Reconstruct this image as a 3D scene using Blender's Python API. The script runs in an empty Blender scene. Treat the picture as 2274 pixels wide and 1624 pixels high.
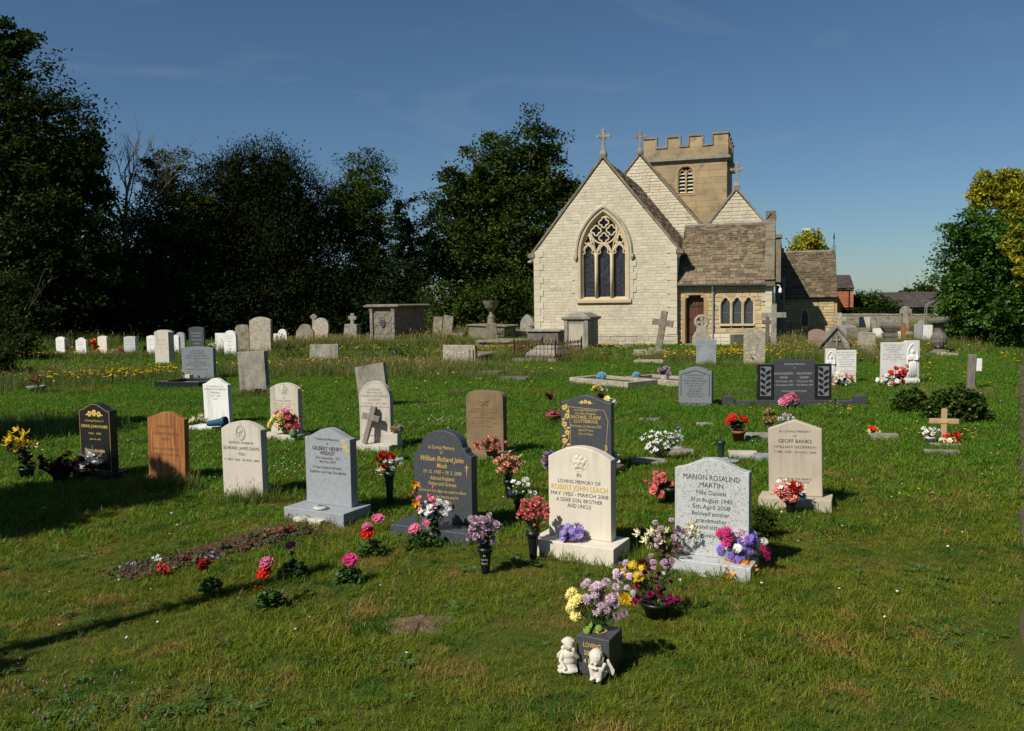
import bpy, bmesh, math, random
import numpy as np
from mathutils import Vector, Matrix, Euler
random.seed(7); RNG = np.random.default_rng(7)
R = math.radians
scene = bpy.context.scene
col = scene.collection

# ------------------------------------------------------------------ camera
FPX, CAMH = 1880.0, 2.0                       # focal length in units of a 2274 wide frame, eye height (m)
PITCH, ROLL = math.atan(137.6 / 1880), R(0.8)
_fw = Vector((0, math.cos(PITCH), -math.sin(PITCH)))
_u0 = Vector((0, math.sin(PITCH), math.cos(PITCH))); _r0 = Vector((1, 0, 0))
_up = _u0 * math.cos(ROLL) + _r0 * math.sin(ROLL); _rt = _r0 * math.cos(ROLL) - _u0 * math.sin(ROLL)
EYE = Vector((0, 0, CAMH))
cam = bpy.data.cameras.new('camera'); cam.lens = FPX / 2274 * 36; cam.sensor_width = 36
cam.clip_start = 0.1; cam.clip_end = 6000
cam_ob = bpy.data.objects.new('camera', cam); col.objects.link(cam_ob)
m = Matrix.Identity(4)
for i in range(3):
    m[i][0], m[i][1], m[i][2], m[i][3] = _rt[i], _up[i], -_fw[i], EYE[i]
cam_ob.matrix_world = m
scene.camera = cam_ob

# ------------------------------------------------------------------ sky, sun, exposure
SUN_EL = R(44); SUN_AZ = math.atan2(-0.74, -0.67)          # where the sun stands (behind and left)
world = bpy.data.worlds.new('World'); scene.world = world; world.use_nodes = True
nt = world.node_tree; bg = nt.nodes['Background']
sky = nt.nodes.new('ShaderNodeTexSky'); sky.sky_type = 'NISHITA'; sky.sun_disc = False
sky.sun_elevation = SUN_EL; sky.sun_rotation = SUN_AZ; sky.altitude = 60
sky.air_density = 1.0; sky.dust_density = 0.25; sky.ozone_density = 3.5
# thin high cirrus: a faint veil that belongs to the sky itself
tc = nt.nodes.new('ShaderNodeTexCoord'); mp = nt.nodes.new('ShaderNodeMapping'); mp.inputs['Scale'].default_value = (2.2, 2.2, 9)
nz = nt.nodes.new('ShaderNodeTexNoise'); nz.inputs['Scale'].default_value = 2.2; nz.inputs['Detail'].default_value = 7; nz.inputs['Distortion'].default_value = 0.9
rp = nt.nodes.new('ShaderNodeValToRGB'); rp.color_ramp.elements[0].position = .56; rp.color_ramp.elements[1].position = .86
rp.color_ramp.elements[1].color = (.20, .20, .20, 1)
mx = nt.nodes.new('ShaderNodeMixRGB'); mx.inputs[2].default_value = (6.4, 6.9, 7.6, 1)
nt.links.new(tc.outputs['Generated'], mp.inputs[0]); nt.links.new(mp.outputs[0], nz.inputs['Vector'])
nt.links.new(nz.outputs[0], rp.inputs[0]); nt.links.new(rp.outputs[0], mx.inputs[0])
tn = nt.nodes.new('ShaderNodeMixRGB'); tn.blend_type = 'MULTIPLY'; tn.inputs[0].default_value = 1; tn.inputs[2].default_value = (.86, 1.04, 1.17, 1)      # a clear-air blue
nt.links.new(sky.outputs[0], tn.inputs[1]); nt.links.new(tn.outputs[0], mx.inputs[1]); nt.links.new(mx.outputs[0], bg.inputs[0])
bg.inputs[1].default_value = 0.05
sl = bpy.data.lights.new('sun', 'SUN'); sl.energy = 5.0; sl.angle = R(0.53); sl.color = (1, .94, .84)
sun = bpy.data.objects.new('sun', sl); col.objects.link(sun)
sdir = Vector((math.sin(SUN_AZ) * math.cos(SUN_EL), math.cos(SUN_AZ) * math.cos(SUN_EL), math.sin(SUN_EL)))
sun.rotation_euler = sdir.to_track_quat('Z', 'Y').to_euler(); sun.location = (-20, -20, 30)
vs = scene.view_settings; vs.view_transform = 'Standard'; vs.look = 'None'; vs.gamma = 1; vs.exposure = 0.15

# ------------------------------------------------------------------ helpers: projection
def ray(x, y): return _fw + _rt * ((x - 1137) / FPX) - _up * ((y - 812) / FPX)
def gp(x, y, z=0.0):
    d = ray(x, y); return EYE + d * ((z - CAMH) / d.z)
def dep(P): return (P - EYE).dot(_fw)
def mpp(P): return dep(P) / FPX                              # metres per unit at a point
def hz(G, y):                                               # height over G seen on row y
    q = G - EYE; k = (812 - y) / FPX
    return (k * q.dot(_fw) - q.dot(_up)) / (_up.z - k * _fw.z)
def S(r, g, b):
    f = lambda c: (c / 255 / 12.92) if c / 255 <= .04045 else ((c / 255 + .055) / 1.055) ** 2.4
    return (f(r), f(g), f(b))
def U(a, b): return random.uniform(a, b)

# ------------------------------------------------------------------ helpers: materials
MATS = {}
def mat(name, c1, c2=None, scale=8., rough=.8, bump=0., bscale=None, c3=None, s3=30., t3=(.6, .66), spec=.3, stretch=(1, 1, 1), rnd=0., isl=0., detail=6, metal=0., c4=None, s4=4., t4=(.55, .7), world=False, trans=0., dist=0., streak=None):
    mt = bpy.data.materials.new(name); mt.use_nodes = True; n = mt.node_tree.nodes; L = mt.node_tree.links
    p = n['Principled BSDF']; p.inputs['Roughness'].default_value = rough; p.inputs['Metallic'].default_value = metal
    p.inputs['Specular IOR Level'].default_value = spec
    if world:
        g = n.new('ShaderNodeNewGeometry'); vec = g.outputs['Position']
    else:
        t = n.new('ShaderNodeTexCoord'); oi = n.new('ShaderNodeObjectInfo')
        vm = n.new('ShaderNodeVectorMath'); vm.operation = 'MULTIPLY_ADD'; vm.inputs[1].default_value = (1, 1, 1)
        ml = n.new('ShaderNodeMath'); ml.operation = 'MULTIPLY'; ml.inputs[1].default_value = 60
        L.new(oi.outputs['Random'], ml.inputs[0]); L.new(t.outputs['Object'], vm.inputs[0]); L.new(ml.outputs[0], vm.inputs[2]); vec = vm.outputs[0]
    mpn = n.new('ShaderNodeMapping'); mpn.inputs['Scale'].default_value = stretch; L.new(vec, mpn.inputs[0]); vec = mpn.outputs[0]
    def noise(s, d=detail):
        z = n.new('ShaderNodeTexNoise'); z.inputs['Scale'].default_value = s; z.inputs['Detail'].default_value = d; z.inputs['Distortion'].default_value = dist
        z.inputs['Roughness'].default_value = .62; L.new(vec, z.inputs['Vector']); return z.outputs[0]
    def rampf(src, a, b):
        r = n.new('ShaderNodeMapRange'); r.inputs[1].default_value = a; r.inputs[2].default_value = b; L.new(src, r.inputs[0]); return r.outputs[0]
    def mix(f, a, b):
        x = n.new('ShaderNodeMixRGB'); L.new(f, x.inputs[0])
        for i, c in ((1, a), (2, b)):
            if isinstance(c, tuple): x.inputs[i].default_value = (*c, 1)
            else: L.new(c, x.inputs[i])
        return x.outputs[0]
    cur = c1
    if c2 is not None: cur = mix(rampf(noise(scale), .36, .64), c1, c2)
    if c4 is not None: cur = mix(rampf(noise(s4), *t4), cur, c4)
    if c3 is not None: cur = mix(rampf(noise(s3, 3), *t3), cur, c3)
    if streak is not None:                                    # rain streaks and algae running down the face
        m2 = n.new('ShaderNodeMapping'); m2.inputs['Scale'].default_value = (14, 14, 1.1); L.new(vec, m2.inputs[0]); z2 = n.new('ShaderNodeTexNoise'); z2.inputs['Scale'].default_value = 1.3; z2.inputs['Detail'].default_value = 5
        L.new(m2.outputs[0], z2.inputs['Vector']); z3 = n.new('ShaderNodeTexNoise'); z3.inputs['Scale'].default_value = 3.2; L.new(vec, z3.inputs['Vector'])
        ml2 = n.new('ShaderNodeMath'); ml2.operation = 'MULTIPLY'; L.new(rampf(z2.outputs[0], .47, .68), ml2.inputs[0]); L.new(rampf(z3.outputs[0], .40, .62), ml2.inputs[1])
        ml3 = n.new('ShaderNodeMath'); ml3.operation = 'MULTIPLY'; ml3.inputs[1].default_value = .75; L.new(ml2.outputs[0], ml3.inputs[0]); cur = mix(ml3.outputs[0], cur, streak)
    def bright(src, amt, cur):
        r = n.new('ShaderNodeMapRange'); r.inputs[3].default_value = 1 - amt; r.inputs[4].default_value = 1 + amt; L.new(src, r.inputs[0])
        hs = n.new('ShaderNodeHueSaturation'); L.new(r.outputs[0], hs.inputs['Value'])
        if isinstance(cur, tuple): hs.inputs['Color'].default_value = (*cur, 1)
        else: L.new(cur, hs.inputs['Color'])
        return hs.outputs[0]
    if rnd: o2 = n.new('ShaderNodeObjectInfo'); cur = bright(o2.outputs['Random'], rnd, cur)
    if isl: g2 = n.new('ShaderNodeNewGeometry'); cur = bright(g2.outputs['Random Per Island'], isl, cur)
    if isinstance(cur, tuple): p.inputs['Base Color'].default_value = (*cur, 1)
    else: L.new(cur, p.inputs['Base Color'])
    if bump:
        b = n.new('ShaderNodeBump'); b.inputs['Strength'].default_value = bump; b.inputs['Distance'].default_value = .02
        L.new(noise(bscale or scale * 3), b.inputs['Height']); L.new(b.outputs[0], p.inputs['Normal'])
    if trans:
        out = n['Material Output']; tr = n.new('ShaderNodeBsdfTranslucent'); ms = n.new('ShaderNodeMixShader'); ms.inputs[0].default_value = trans
        if isinstance(cur, tuple): tr.inputs[0].default_value = (*cur, 1)
        else: L.new(cur, tr.inputs[0])
        L.new(p.outputs[0], ms.inputs[1]); L.new(tr.outputs[0], ms.inputs[2]); L.new(ms.outputs[0], out.inputs[0])
    MATS[name] = mt; return mt
def leafmat(name, c1, c2, sc=.55, isl=.45, trans=.25, rough=.5, spec=.25):
    return mat(name, c1, c2, sc, rough=rough, isl=isl, trans=trans, world=True, detail=3, spec=spec)

# stones
mat('chancel_stone', (.595, .54, .405), (.545, .48, .345), 1.1, .92, .9, 9, c3=(.42, .39, .32), s3=1.6, t3=(.54, .74), rnd=.06, isl=.06, spec=.12)
mat('quoin_stone', (.58, .52, .39), (.52, .46, .34), 2, .92, .3, 20, c3=(.42, .39, .32), s3=5, t3=(.62, .78), rnd=.05, spec=.12)
mat('base_stone', (.50, .445, .325), (.40, .36, .27), 2, .92, .5, 12, c3=(.30, .285, .235), s3=4, t3=(.56, .72), rnd=.08, isl=.08, spec=.12)
mat('mortar', (.50, .445, .33), (.43, .38, .27), 3, .95, .3, 30, spec=.1)
mat('dressed_stone', (.56, .46, .30), (.49, .39, .245), 2.2, .9, .2, 30, c3=(.30, .25, .17), s3=6, t3=(.66, .8), rnd=.06, isl=.06, spec=.15)
mat('golden_stone', (.36, .245, .11), (.43, .315, .165), 2.0, .92, .4, 18, c3=(.22, .16, .09), s3=7, t3=(.62, .76), rnd=.1, isl=.14, spec=.15)
mat('vestry_stone', (.50, .40, .235), (.43, .325, .175), 1.8, .92, .7, 11, c3=(.30, .24, .15), s3=3, t3=(.58, .74), rnd=.1, isl=.12, spec=.12)
mat('tower_stone', (.42, .31, .165), (.31, .245, .15), .6, .92, .5, 10, c3=(.19, .165, .115), s3=1.3, t3=(.52, .70), rnd=.08, isl=.10, spec=.15)
mat('coping_stone', (.27, .245, .20), (.17, .155, .13), 3.5, .95, .5, 20, c3=(.42, .41, .36), s3=16, t3=(.62, .7), rnd=.12, isl=.12, spec=.1)
mat('stone_slate', (.185, .138, .082), (.125, .096, .060), 5, .92, .5, 16, c3=(.33, .305, .25), s3=11, t3=(.58, .68), rnd=.36, isl=.36, spec=.12)
mat('old_stone', (.25, .22, .16), (.16, .142, .10), 5, .95, .5, 28, c3=(.36, .34, .28), s3=22, t3=(.62, .7), c4=(.11, .095, .065), s4=2.5, rnd=.10, spec=.1)
mat('grey_old', (.32, .295, .24), (.215, .20, .16), 5, .93, .4, 30, c3=(.43, .42, .37), s3=26, t3=(.62, .7), c4=(.13, .12, .09), s4=2.6, t4=(.55, .72), streak=(.10, .095, .075), rnd=.08, spec=.1)
mat('lichen_stone', (.36, .32, .25), (.26, .225, .165), 6, .95, .5, 30, c3=(.60, .57, .50), s3=18, t3=(.58, .66), c4=(.33, .235, .07), s4=4, t4=(.6, .72), rnd=.08, spec=.1)
mat('dark_old', (.17, .15, .12), (.10, .09, .075), 6, .95, .5, 26, c3=(.30, .29, .25), s3=20, t3=(.63, .72), rnd=.1, spec=.1)
mat('white_marble', (.72, .71, .67), (.66, .65, .62), 3, .55, .06, 40, c3=(.55, .54, .51), s3=5, t3=(.66, .8), rnd=.03, streak=(.46, .45, .41))
mat('cream_stone', (.66, .60, .49), (.61, .55, .45), 4, .8, .08, 80, c3=(.52, .47, .385), s3=45, t3=(.66, .76), spec=.2, streak=(.52, .46, .36))
mat('pale_stone', (.55, .50, .42), (.47, .43, .36), 3, .85, .15, 60, c3=(.36, .33, .27), s3=7, t3=(.62, .78), rnd=.04, spec=.2, streak=(.27, .25, .20))
mat('buff_stone', (.47, .405, .315), (.42, .36, .28), 3, .85, .12, 60, c3=(.36, .31, .24), s3=50, t3=(.66, .74), spec=.2, streak=(.33, .285, .22))
mat('brown_stone', (.235, .165, .09), (.18, .125, .07), 5, .9, .2, 60, c3=(.33, .26, .17), s3=70, t3=(.64, .72), spec=.15, streak=(.11, .08, .045))
mat('grey_granite', (.33, .35, .365), (.27, .285, .30), 40, .6, .05, 120, c3=(.20, .215, .23), s3=130, t3=(.52, .62), spec=.4, detail=3)
mat('silver_granite', (.50, .51, .50), (.43, .44, .435), 50, .6, .05, 120, c3=(.25, .26, .255), s3=90, t3=(.54, .62), spec=.4, detail=3)
mat('blue_granite', (.19, .205, .22), (.14, .155, .165), 60, .6, .05, 120, c3=(.26, .28, .29), s3=110, t3=(.56, .64), spec=.4, detail=3)
mat('dark_granite', (.058, .061, .068), (.042, .044, .05), 50, .45, .03, 120, c3=(.10, .105, .115), s3=120, t3=(.55, .64), spec=.5, detail=3)
mat('black_granite', (.014, .014, .016), (.02, .02, .022), 60, .18, 0, 120, c3=(.035, .035, .038), s3=140, t3=(.6, .68), spec=.5, detail=3)
mat('pink_granite', (.33, .22, .17), (.26, .17, .13), 30, .7, .1, 60, c3=(.16, .13, .11), s3=80, t3=(.58, .66), spec=.3)
mat('slate_blue', (.30, .32, .33), (.22, .24, .25), 4, .8, .2, 30, c3=(.40, .41, .40), s3=25, t3=(.62, .7), rnd=.08, spec=.2)
mat('orange_wood', (.40, .165, .052), (.19, .068, .022), 6, .6, .12, 12, c3=(.50, .24, .10), s3=9, t3=(.58, .72), stretch=(6, 6, .35), spec=.3)
mat('grey_wood', (.26, .23, .19), (.15, .13, .11), 6, .9, .4, 14, c3=(.09, .08, .07), s3=8, t3=(.6, .7), stretch=(7, 7, .6), spec=.15)
mat('pale_wood', (.45, .33, .20), (.38, .27, .16), 6, .8, .2, 14, stretch=(6, 6, .5), spec=.2)
mat('door_wood', (.115, .045, .022), (.075, .028, .014), 5, .6, .2, 14, stretch=(8, 8, .5), rnd=.2)
mat('gold', (.72, .50, .13), (.62, .41, .09), 20, .42, metal=.2, spec=.5)
mat('ink', (.035, .033, .03), rough=.8)
mat('ink_soft', (.20, .185, .155), rough=.9)
mat('ink_pale', (.42, .42, .41), rough=.8)
mat('ink_brown', (.115, .078, .04), rough=.9)
mat('gutter_iron', (.055, .058, .06), rough=.6)
mat('carve_line', (.36, .33, .27), rough=.9)
mat('lead_grey', (.26, .27, .28), rough=.6, spec=.4)
mat('iron', (.012, .013, .014), rough=.5, spec=.4)
mat('rusty_iron', (.095, .045, .025), (.03, .02, .016), 12, .9, .3, 50, spec=.2)
mat('white_paint', (.75, .75, .74), rough=.5)
mat('glass_dark', (.012, .013, .018), (.04, .034, .034), 9, .25, .3, 14, c3=(.055, .06, .08), s3=14, t3=(.55, .6), spec=.5)
mat('lattice_glass', (.02, .024, .03), (.05, .055, .06), 6, .2, spec=.5)
mat('lead', (.20, .21, .22), rough=.6)
mat('terracotta', (.30, .095, .045), (.24, .07, .03), 9, .8, .1)
mat('black_plastic', (.008, .009, .009), rough=.4, spec=.4)
mat('green_plastic', (.012, .03, .022), rough=.4, spec=.4)
mat('olive_pot', (.16, .13, .055), rough=.5)
mat('green_glaze', (.09, .20, .06), rough=.25, spec=.5)
mat('blue_plastic', (.02, .075, .13), rough=.4)
mat('white_pot', (.62, .62, .60), rough=.5)
mat('cherub_white', (.62, .575, .485), (.55, .505, .42), 8, .7, .12, 90, spec=.2)
mat('brick', (.36, .135, .07), (.28, .10, .05), 4, .9, .3, 20, rnd=.25, isl=.25)
mat('roof_coping', (.215, .18, .125), (.14, .118, .085), 4, .95, .5, 20, c3=(.36, .345, .29), s3=16, t3=(.62, .72), rnd=.15, isl=.15, spec=.1)
mat('clay_tile', (.075, .062, .056), (.055, .046, .042), 3, .9, .4, 20, c3=(.14, .125, .11), s3=12, t3=(.64, .74), isl=.3)
mat('soil', (.088, .048, .026), (.050, .028, .015), 14, .95, .8, 40, c3=(.17, .115, .065), s3=30, t3=(.6, .7), world=True)
mat('dry_earth', (.15, .10, .055), (.095, .066, .036), 9, .95, .8, 40, c3=(.22, .16, .085), s3=22, t3=(.56, .68), world=True)
mat('path_gravel', (.115, .078, .055), (.075, .05, .036), 9, .95, .7, 60, c3=(.20, .155, .11), s3=50, t3=(.6, .7), world=True)
mat('turf', (.052, .080, .010), (.066, .080, .012), 1.3, .95, .6, 60, c3=(.085, .066, .016), s3=2.0, t3=(.55, .72), world=True, spec=.1)
mat('hill', (.06, .085, .06), (.075, .095, .06), .05, .95, world=True)
mat('leaf_litter', (.13, .075, .035), (.07, .045, .024), 10, .9, isl=.4, world=True)
# foliage
leafmat('ash_leaf', (.014, .027, .005), (.046, .072, .010), rough=.7, spec=.1)
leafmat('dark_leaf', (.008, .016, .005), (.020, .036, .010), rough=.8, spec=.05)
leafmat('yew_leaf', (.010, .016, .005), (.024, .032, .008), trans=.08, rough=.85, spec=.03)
leafmat('maple_leaf', (.020, .038, .006), (.068, .100, .012), isl=.5, rough=.7, spec=.1)
leafmat('laurel_leaf', (.030, .080, .009), (.075, .155, .018), rough=.45, spec=.22)
leafmat('gold_leaf', (.40, .36, .018), (.20, .22, .015), isl=.4)
leafmat('ivy_leaf', (.030, .062, .008), (.075, .115, .014), sc=5, rough=.4)
leafmat('plant_leaf', (.034, .085, .014), (.06, .12, .022), sc=8)
leafmat('dull_leaf', (.018, .028, .012), (.04, .022, .018), sc=8)
leafmat('dry_leaf', (.16, .115, .05), (.10, .075, .03), sc=8)
mat('bark', (.07, .055, .04), (.045, .036, .027), 6, .95, .6, 14, stretch=(3, 3, .6))
mat('bare_twig', (.19, .165, .14), (.13, .115, .095), 6, .95)

# ------------------------------------------------------------------ helpers: meshes and objects
class MB:
    def __init__(s): s.v = []; s.f = []; s.m = []
    def add(s, vs, fs, mi=0):
        o = len(s.v); s.v += [tuple(v) for v in vs]; s.f += [tuple(i + o for i in f) for f in fs]; s.m += [mi] * len(fs); return s
    def box(s, c, sz, mi=0, rz=0, rot=None):
        x, y, z = sz[0] / 2, sz[1] / 2, sz[2] / 2
        vs = [Vector(p) for p in ((-x, -y, -z), (x, -y, -z), (x, y, -z), (-x, y, -z), (-x, -y, z), (x, -y, z), (x, y, z), (-x, y, z))]
        M = rot or Matrix.Rotation(rz, 3, 'Z')
        return s.add([M @ v + Vector(c) for v in vs], BOXF, mi)
    def obox(s, o, a, b, c, mi=0):
        o, a, b, c = map(Vector, (o, a, b, c))
        return s.add([o, o + a, o + a + b, o + b, o + c, o + a + c, o + a + b + c, o + b + c], BOXF, mi)
    def frust(s, z0, w0, d0, z1, w1, d1, mi=0, cx=0, cy=0):
        a, b, c, d = w0 / 2, d0 / 2, w1 / 2, d1 / 2
        return s.add([(cx - a, cy - b, z0), (cx + a, cy - b, z0), (cx + a, cy + b, z0), (cx - a, cy + b, z0), (cx - c, cy - d, z1), (cx + c, cy - d, z1), (cx + c, cy + d, z1), (cx - c, cy + d, z1)], BOXF, mi)
    def prism(s, pts, y0, y1, mi=0):                       # pts (x,z), counterclockwise seen from -y
        n = len(pts)
        vs = [(x, y0, z) for x, z in pts] + [(x, y1, z) for x, z in pts]
        fs = [tuple(range(n)), tuple(range(2 * n - 1, n - 1, -1))] + [(i, i + n, (i + 1) % n + n, (i + 1) % n) for i in range(n)]
        return s.add(vs, fs, mi)
    def tube(s, path, r, n=6, mi=0, closed=False, r2=None):
        P = [Vector(p) for p in path]; k = len(P); vs = []; fs = []
        rad = r if isinstance(r, (list, tuple)) else ([r + (r2 - r) * i / max(1, k - 1) for i in range(k)] if r2 is not None else [r] * k)
        nrm = None
        for i in range(k):
            t = (P[(i + 1) % k] - P[i - 1]) if closed else (P[min(i + 1, k - 1)] - P[max(i - 1, 0)])
            if t.length < 1e-9: t = Vector((0, 0, 1))
            t.normalize()
            if nrm is None:
                nrm = t.cross(Vector((0, 0, 1)) if abs(t.z) < .9 else Vector((0, 1, 0)))
            nrm = (nrm - t * nrm.dot(t))
            if nrm.length < 1e-6: nrm = t.orthogonal()
            nrm.normalize(); b = t.cross(nrm)
            for j in range(n):
                a = 2 * math.pi * (j + .5) / n; vs.append(P[i] + (nrm * math.cos(a) + b * math.sin(a)) * rad[i])
        for i in range(k if closed else k - 1):
            for j in range(n):
                a = i * n + j; b_ = i * n + (j + 1) % n; c = ((i + 1) % k) * n
                fs.append((a, b_, c + (j + 1) % n, c + j))
        if not closed: fs += [tuple(range(n - 1, -1, -1)), tuple(range((k - 1) * n, k * n))]
        return s.add(vs, fs, mi)
    def lathe(s, prof, n=20, c=(0, 0, 0), mi=0, cap=True, flute=0, fr=(0, 0)):
        vs = []; fs = []; k = len(prof)
        for r, z in prof:
            for j in range(n):
                a = 2 * math.pi * j / n; rr = r
                if flute and fr[0] <= z <= fr[1]: rr = r * (1 + flute * (1 if j % 2 else -1))
                vs.append((c[0] + rr * math.cos(a), c[1] + rr * math.sin(a), c[2] + z))
        for i in range(k - 1):
            for j in range(n): fs.append((i * n + j, i * n + (j + 1) % n, (i + 1) * n + (j + 1) % n, (i + 1) * n + j))
        if cap: fs += [tuple(range(n - 1, -1, -1)), tuple(range((k - 1) * n, k * n))]
        return s.add(vs, fs, mi)
    def ell(s, c, r, n=10, mi=0, rot=None):
        vs = []; fs = []; h = n // 2
        for i in range(h + 1):
            t = math.pi * i / h
            for j in range(n):
                a = 2 * math.pi * j / n
                v = Vector((r[0] * math.sin(t) * math.cos(a), r[1] * math.sin(t) * math.sin(a), r[2] * math.cos(t)))
                vs.append((rot @ v if rot else v) + Vector(c))
        for i in range(h):
            for j in range(n): fs.append((i * n + j, (i + 1) * n + j, (i + 1) * n + (j + 1) % n, i * n + (j + 1) % n))
        return s.add(vs, fs, mi)
    def mesh(s, name='mesh'):
        me = bpy.data.meshes.new(name); me.from_pydata(s.v, [], s.f); me.update(); return me
    def build(s, name, mats, parent=None, loc=None, rot=None, bevel=0, smooth=False, label=None, kind=None):
        me = s.mesh(name)
        if isinstance(mats, str): mats = [mats]
        for k in mats: me.materials.append(MATS[k])
        if len(mats) > 1: me.polygons.foreach_set('material_index', s.m)
        if smooth: me.polygons.foreach_set('use_smooth', [True] * len(me.polygons))
        return link(name, me, parent, loc, rot, bevel, label, kind)
BOXF = [(0, 3, 2, 1), (4, 5, 6, 7), (0, 1, 5, 4), (1, 2, 6, 5), (2, 3, 7, 6), (3, 0, 4, 7)]
def link(name, me, parent=None, loc=None, rot=None, bevel=0, label=None, kind=None):
    o = bpy.data.objects.new(name, me); col.objects.link(o); o.parent = parent
    if loc is not None: o.location = loc
    if rot is not None: o.rotation_euler = rot
    if bevel:
        b = o.modifiers.new('bevel', 'BEVEL'); b.width = bevel; b.segments = 2; b.limit_method = 'ANGLE'; b.angle_limit = R(40)
    if label: o['label'] = label
    if kind: o['kind'] = kind
    return o
def thing(name, label, cat, loc, rz=0, group=None, lean=(0, 0)):
    o = bpy.data.objects.new(name, None); col.objects.link(o); o.empty_display_size = .2
    o.location = loc; o.rotation_euler = (lean[0], lean[1], rz); o['label'] = label; o['category'] = cat
    if group: o['group'] = group
    return o
def tag(o, label, cat, group=None):
    o['label'] = label; o['category'] = cat
    if group: o['group'] = group
    return o
def npmesh(name, V, mats, fsz=4, mi=None):                   # V: (faces, fsz, 3) separate little faces
    V = np.asarray(V, dtype=np.float32); n = len(V)
    me = bpy.data.meshes.new(name); me.vertices.add(n * fsz); me.vertices.foreach_set('co', V.reshape(-1))
    me.loops.add(n * fsz); me.loops.foreach_set('vertex_index', np.arange(n * fsz, dtype=np.int32))
    me.polygons.add(n); me.polygons.foreach_set('loop_start', np.arange(0, n * fsz, fsz, dtype=np.int32))
    me.polygons.foreach_set('loop_total', np.full(n, fsz, dtype=np.int32))
    for k in mats: me.materials.append(MATS[k])
    if mi is not None: me.polygons.foreach_set('material_index', np.asarray(mi, dtype=np.int32))
    me.update(calc_edges=True); me.validate(); return me
def leaves(P, L, W, up=.5, rng=RNG, dirs=None, djit=.6):      # little rhombic leaves at points P
    n = len(P); L = np.broadcast_to(np.asarray(L, float), (n,)) * rng.uniform(.7, 1.25, n); W = np.broadcast_to(np.asarray(W, float), (n,)) * rng.uniform(.75, 1.2, n)
    N = rng.normal(size=(n, 3)); N[:, 2] = np.abs(N[:, 2]) + up; N /= np.linalg.norm(N, axis=1)[:, None]
    D = rng.normal(size=(n, 3)) if dirs is None else dirs + rng.normal(size=(n, 3)) * djit
    D -= N * (D * N).sum(1)[:, None]; D /= np.linalg.norm(D, axis=1)[:, None] + 1e-9
    B = np.cross(N, D)
    L = L[:, None]; W = W[:, None]
    a = P - D * L * .5; b = P + B * W * .5 - D * L * .05; c = P + D * L * .5; d = P - B * W * .5 - D * L * .05
    return np.stack([a, b, c, d], 1)
KEEP = []                                                    # footprints where no grass grows: x, y, cos, sin, half width, half depth
def keep(x, y, rz, hx, hy): KEEP.append((x, y, math.cos(rz), math.sin(rz), hx, hy))

# ================================================================== the ground
def ground():
    xs = np.concatenate([[-900, -400, -200, -110], np.linspace(-60, 70, 131), [120, 220, 420, 900]])
    ys = np.concatenate([[-300, -120, -40], np.linspace(-10, 90, 101), [130, 200, 400, 900, 1500]])
    X, Y = np.meshgrid(xs, ys); Z = -.012 + .012 * np.sin(X * 1.3 + .4 * Y) * np.cos(Y * 1.1 - .3 * X) - .01
    nx, ny = len(xs), len(ys)
    V = np.stack([X, Y, Z], -1).reshape(-1, 3)
    F = [(j * nx + i, j * nx + i + 1, (j + 1) * nx + i + 1, (j + 1) * nx + i) for j in range(ny - 1) for i in range(nx - 1)]
    me = bpy.data.meshes.new('ground'); me.from_pydata(V.tolist(), [], F); me.materials.append(MATS['turf'])
    o = link('ground', me); o['kind'] = 'structure'
ground()
PA, PB = Vector((2.55, 4.1, 0)), Vector((14.9, 24.8, 0))       # left edge of the path
def path():
    d = (PB - PA).normalized(); nrm = Vector((d.y, -d.x, 0)); mb = MB(); k = 200; vs = []
    for i in range(k + 1):
        p = PA - d * 4 + (PB - PA + d * 4) * (i / k); w = .015 * math.sin(i * .31) + .012 * math.sin(i * .83)
        vs += [p + nrm * w + Vector((0, 0, .006)), p + nrm * (1.5 + w) + Vector((0, 0, .006))]
    mb.add(vs, [(2 * i, 2 * i + 1, 2 * i + 3, 2 * i + 2) for i in range(k)])
    mb.build('path', 'path_gravel')['kind'] = 'structure'
path()
def hills():
    mb = MB(); n = 60; vs = []
    for i in range(n + 1):
        a = R(-50 + 100 * i / n); r = 1300
        vs += [(r * math.sin(a), r * math.cos(a), -5), (r * math.sin(a), r * math.cos(a), 7 + 4 * math.sin(i * .5) + 2 * math.sin(i * 1.3)), (1.5 * r * math.sin(a), 1.5 * r * math.cos(a), -5)]
    mb.add(vs, [f for i in range(n) for f in ((3 * i, 3 * i + 3, 3 * i + 4, 3 * i + 1), (3 * i + 1, 3 * i + 4, 3 * i + 5, 3 * i + 2))])
    mb.build('hills', 'hill', smooth=True)['kind'] = 'structure'
hills()

# ================================================================== the church
CH_TH = R(18); CH_O = gp(1503, 766)
church = thing('church', 'cotswold stone village church with pointed east window, stone slate roofs and battlemented tower', 'church', (CH_O.x, CH_O.y, 0), -CH_TH)
def inv_arch(hw, spring, apex):                               # pointed arch: half width as a function of height
    h = apex - spring; Rr = (h * h + hw * hw) / (2 * hw)
    def f(z):
        if z <= spring: return hw
        if z >= apex: return 0
        return max(0., math.sqrt(max(0, Rr * Rr - (z - spring) ** 2)) - (Rr - hw))
    return f
def arch_pts(hw, sill, spring, apex, n=10):                   # contour left-bottom > apex > right-bottom (x,z)
    f = inv_arch(hw, spring, apex); L = [(-hw, sill)] + [(-f(spring + (apex - spring) * math.sin(i / n * math.pi / 2)), spring + (apex - spring) * math.sin(i / n * math.pi / 2)) for i in range(n)]
    return L + [(0, apex)] + [(-x, z) for x, z in reversed(L)]
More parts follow.
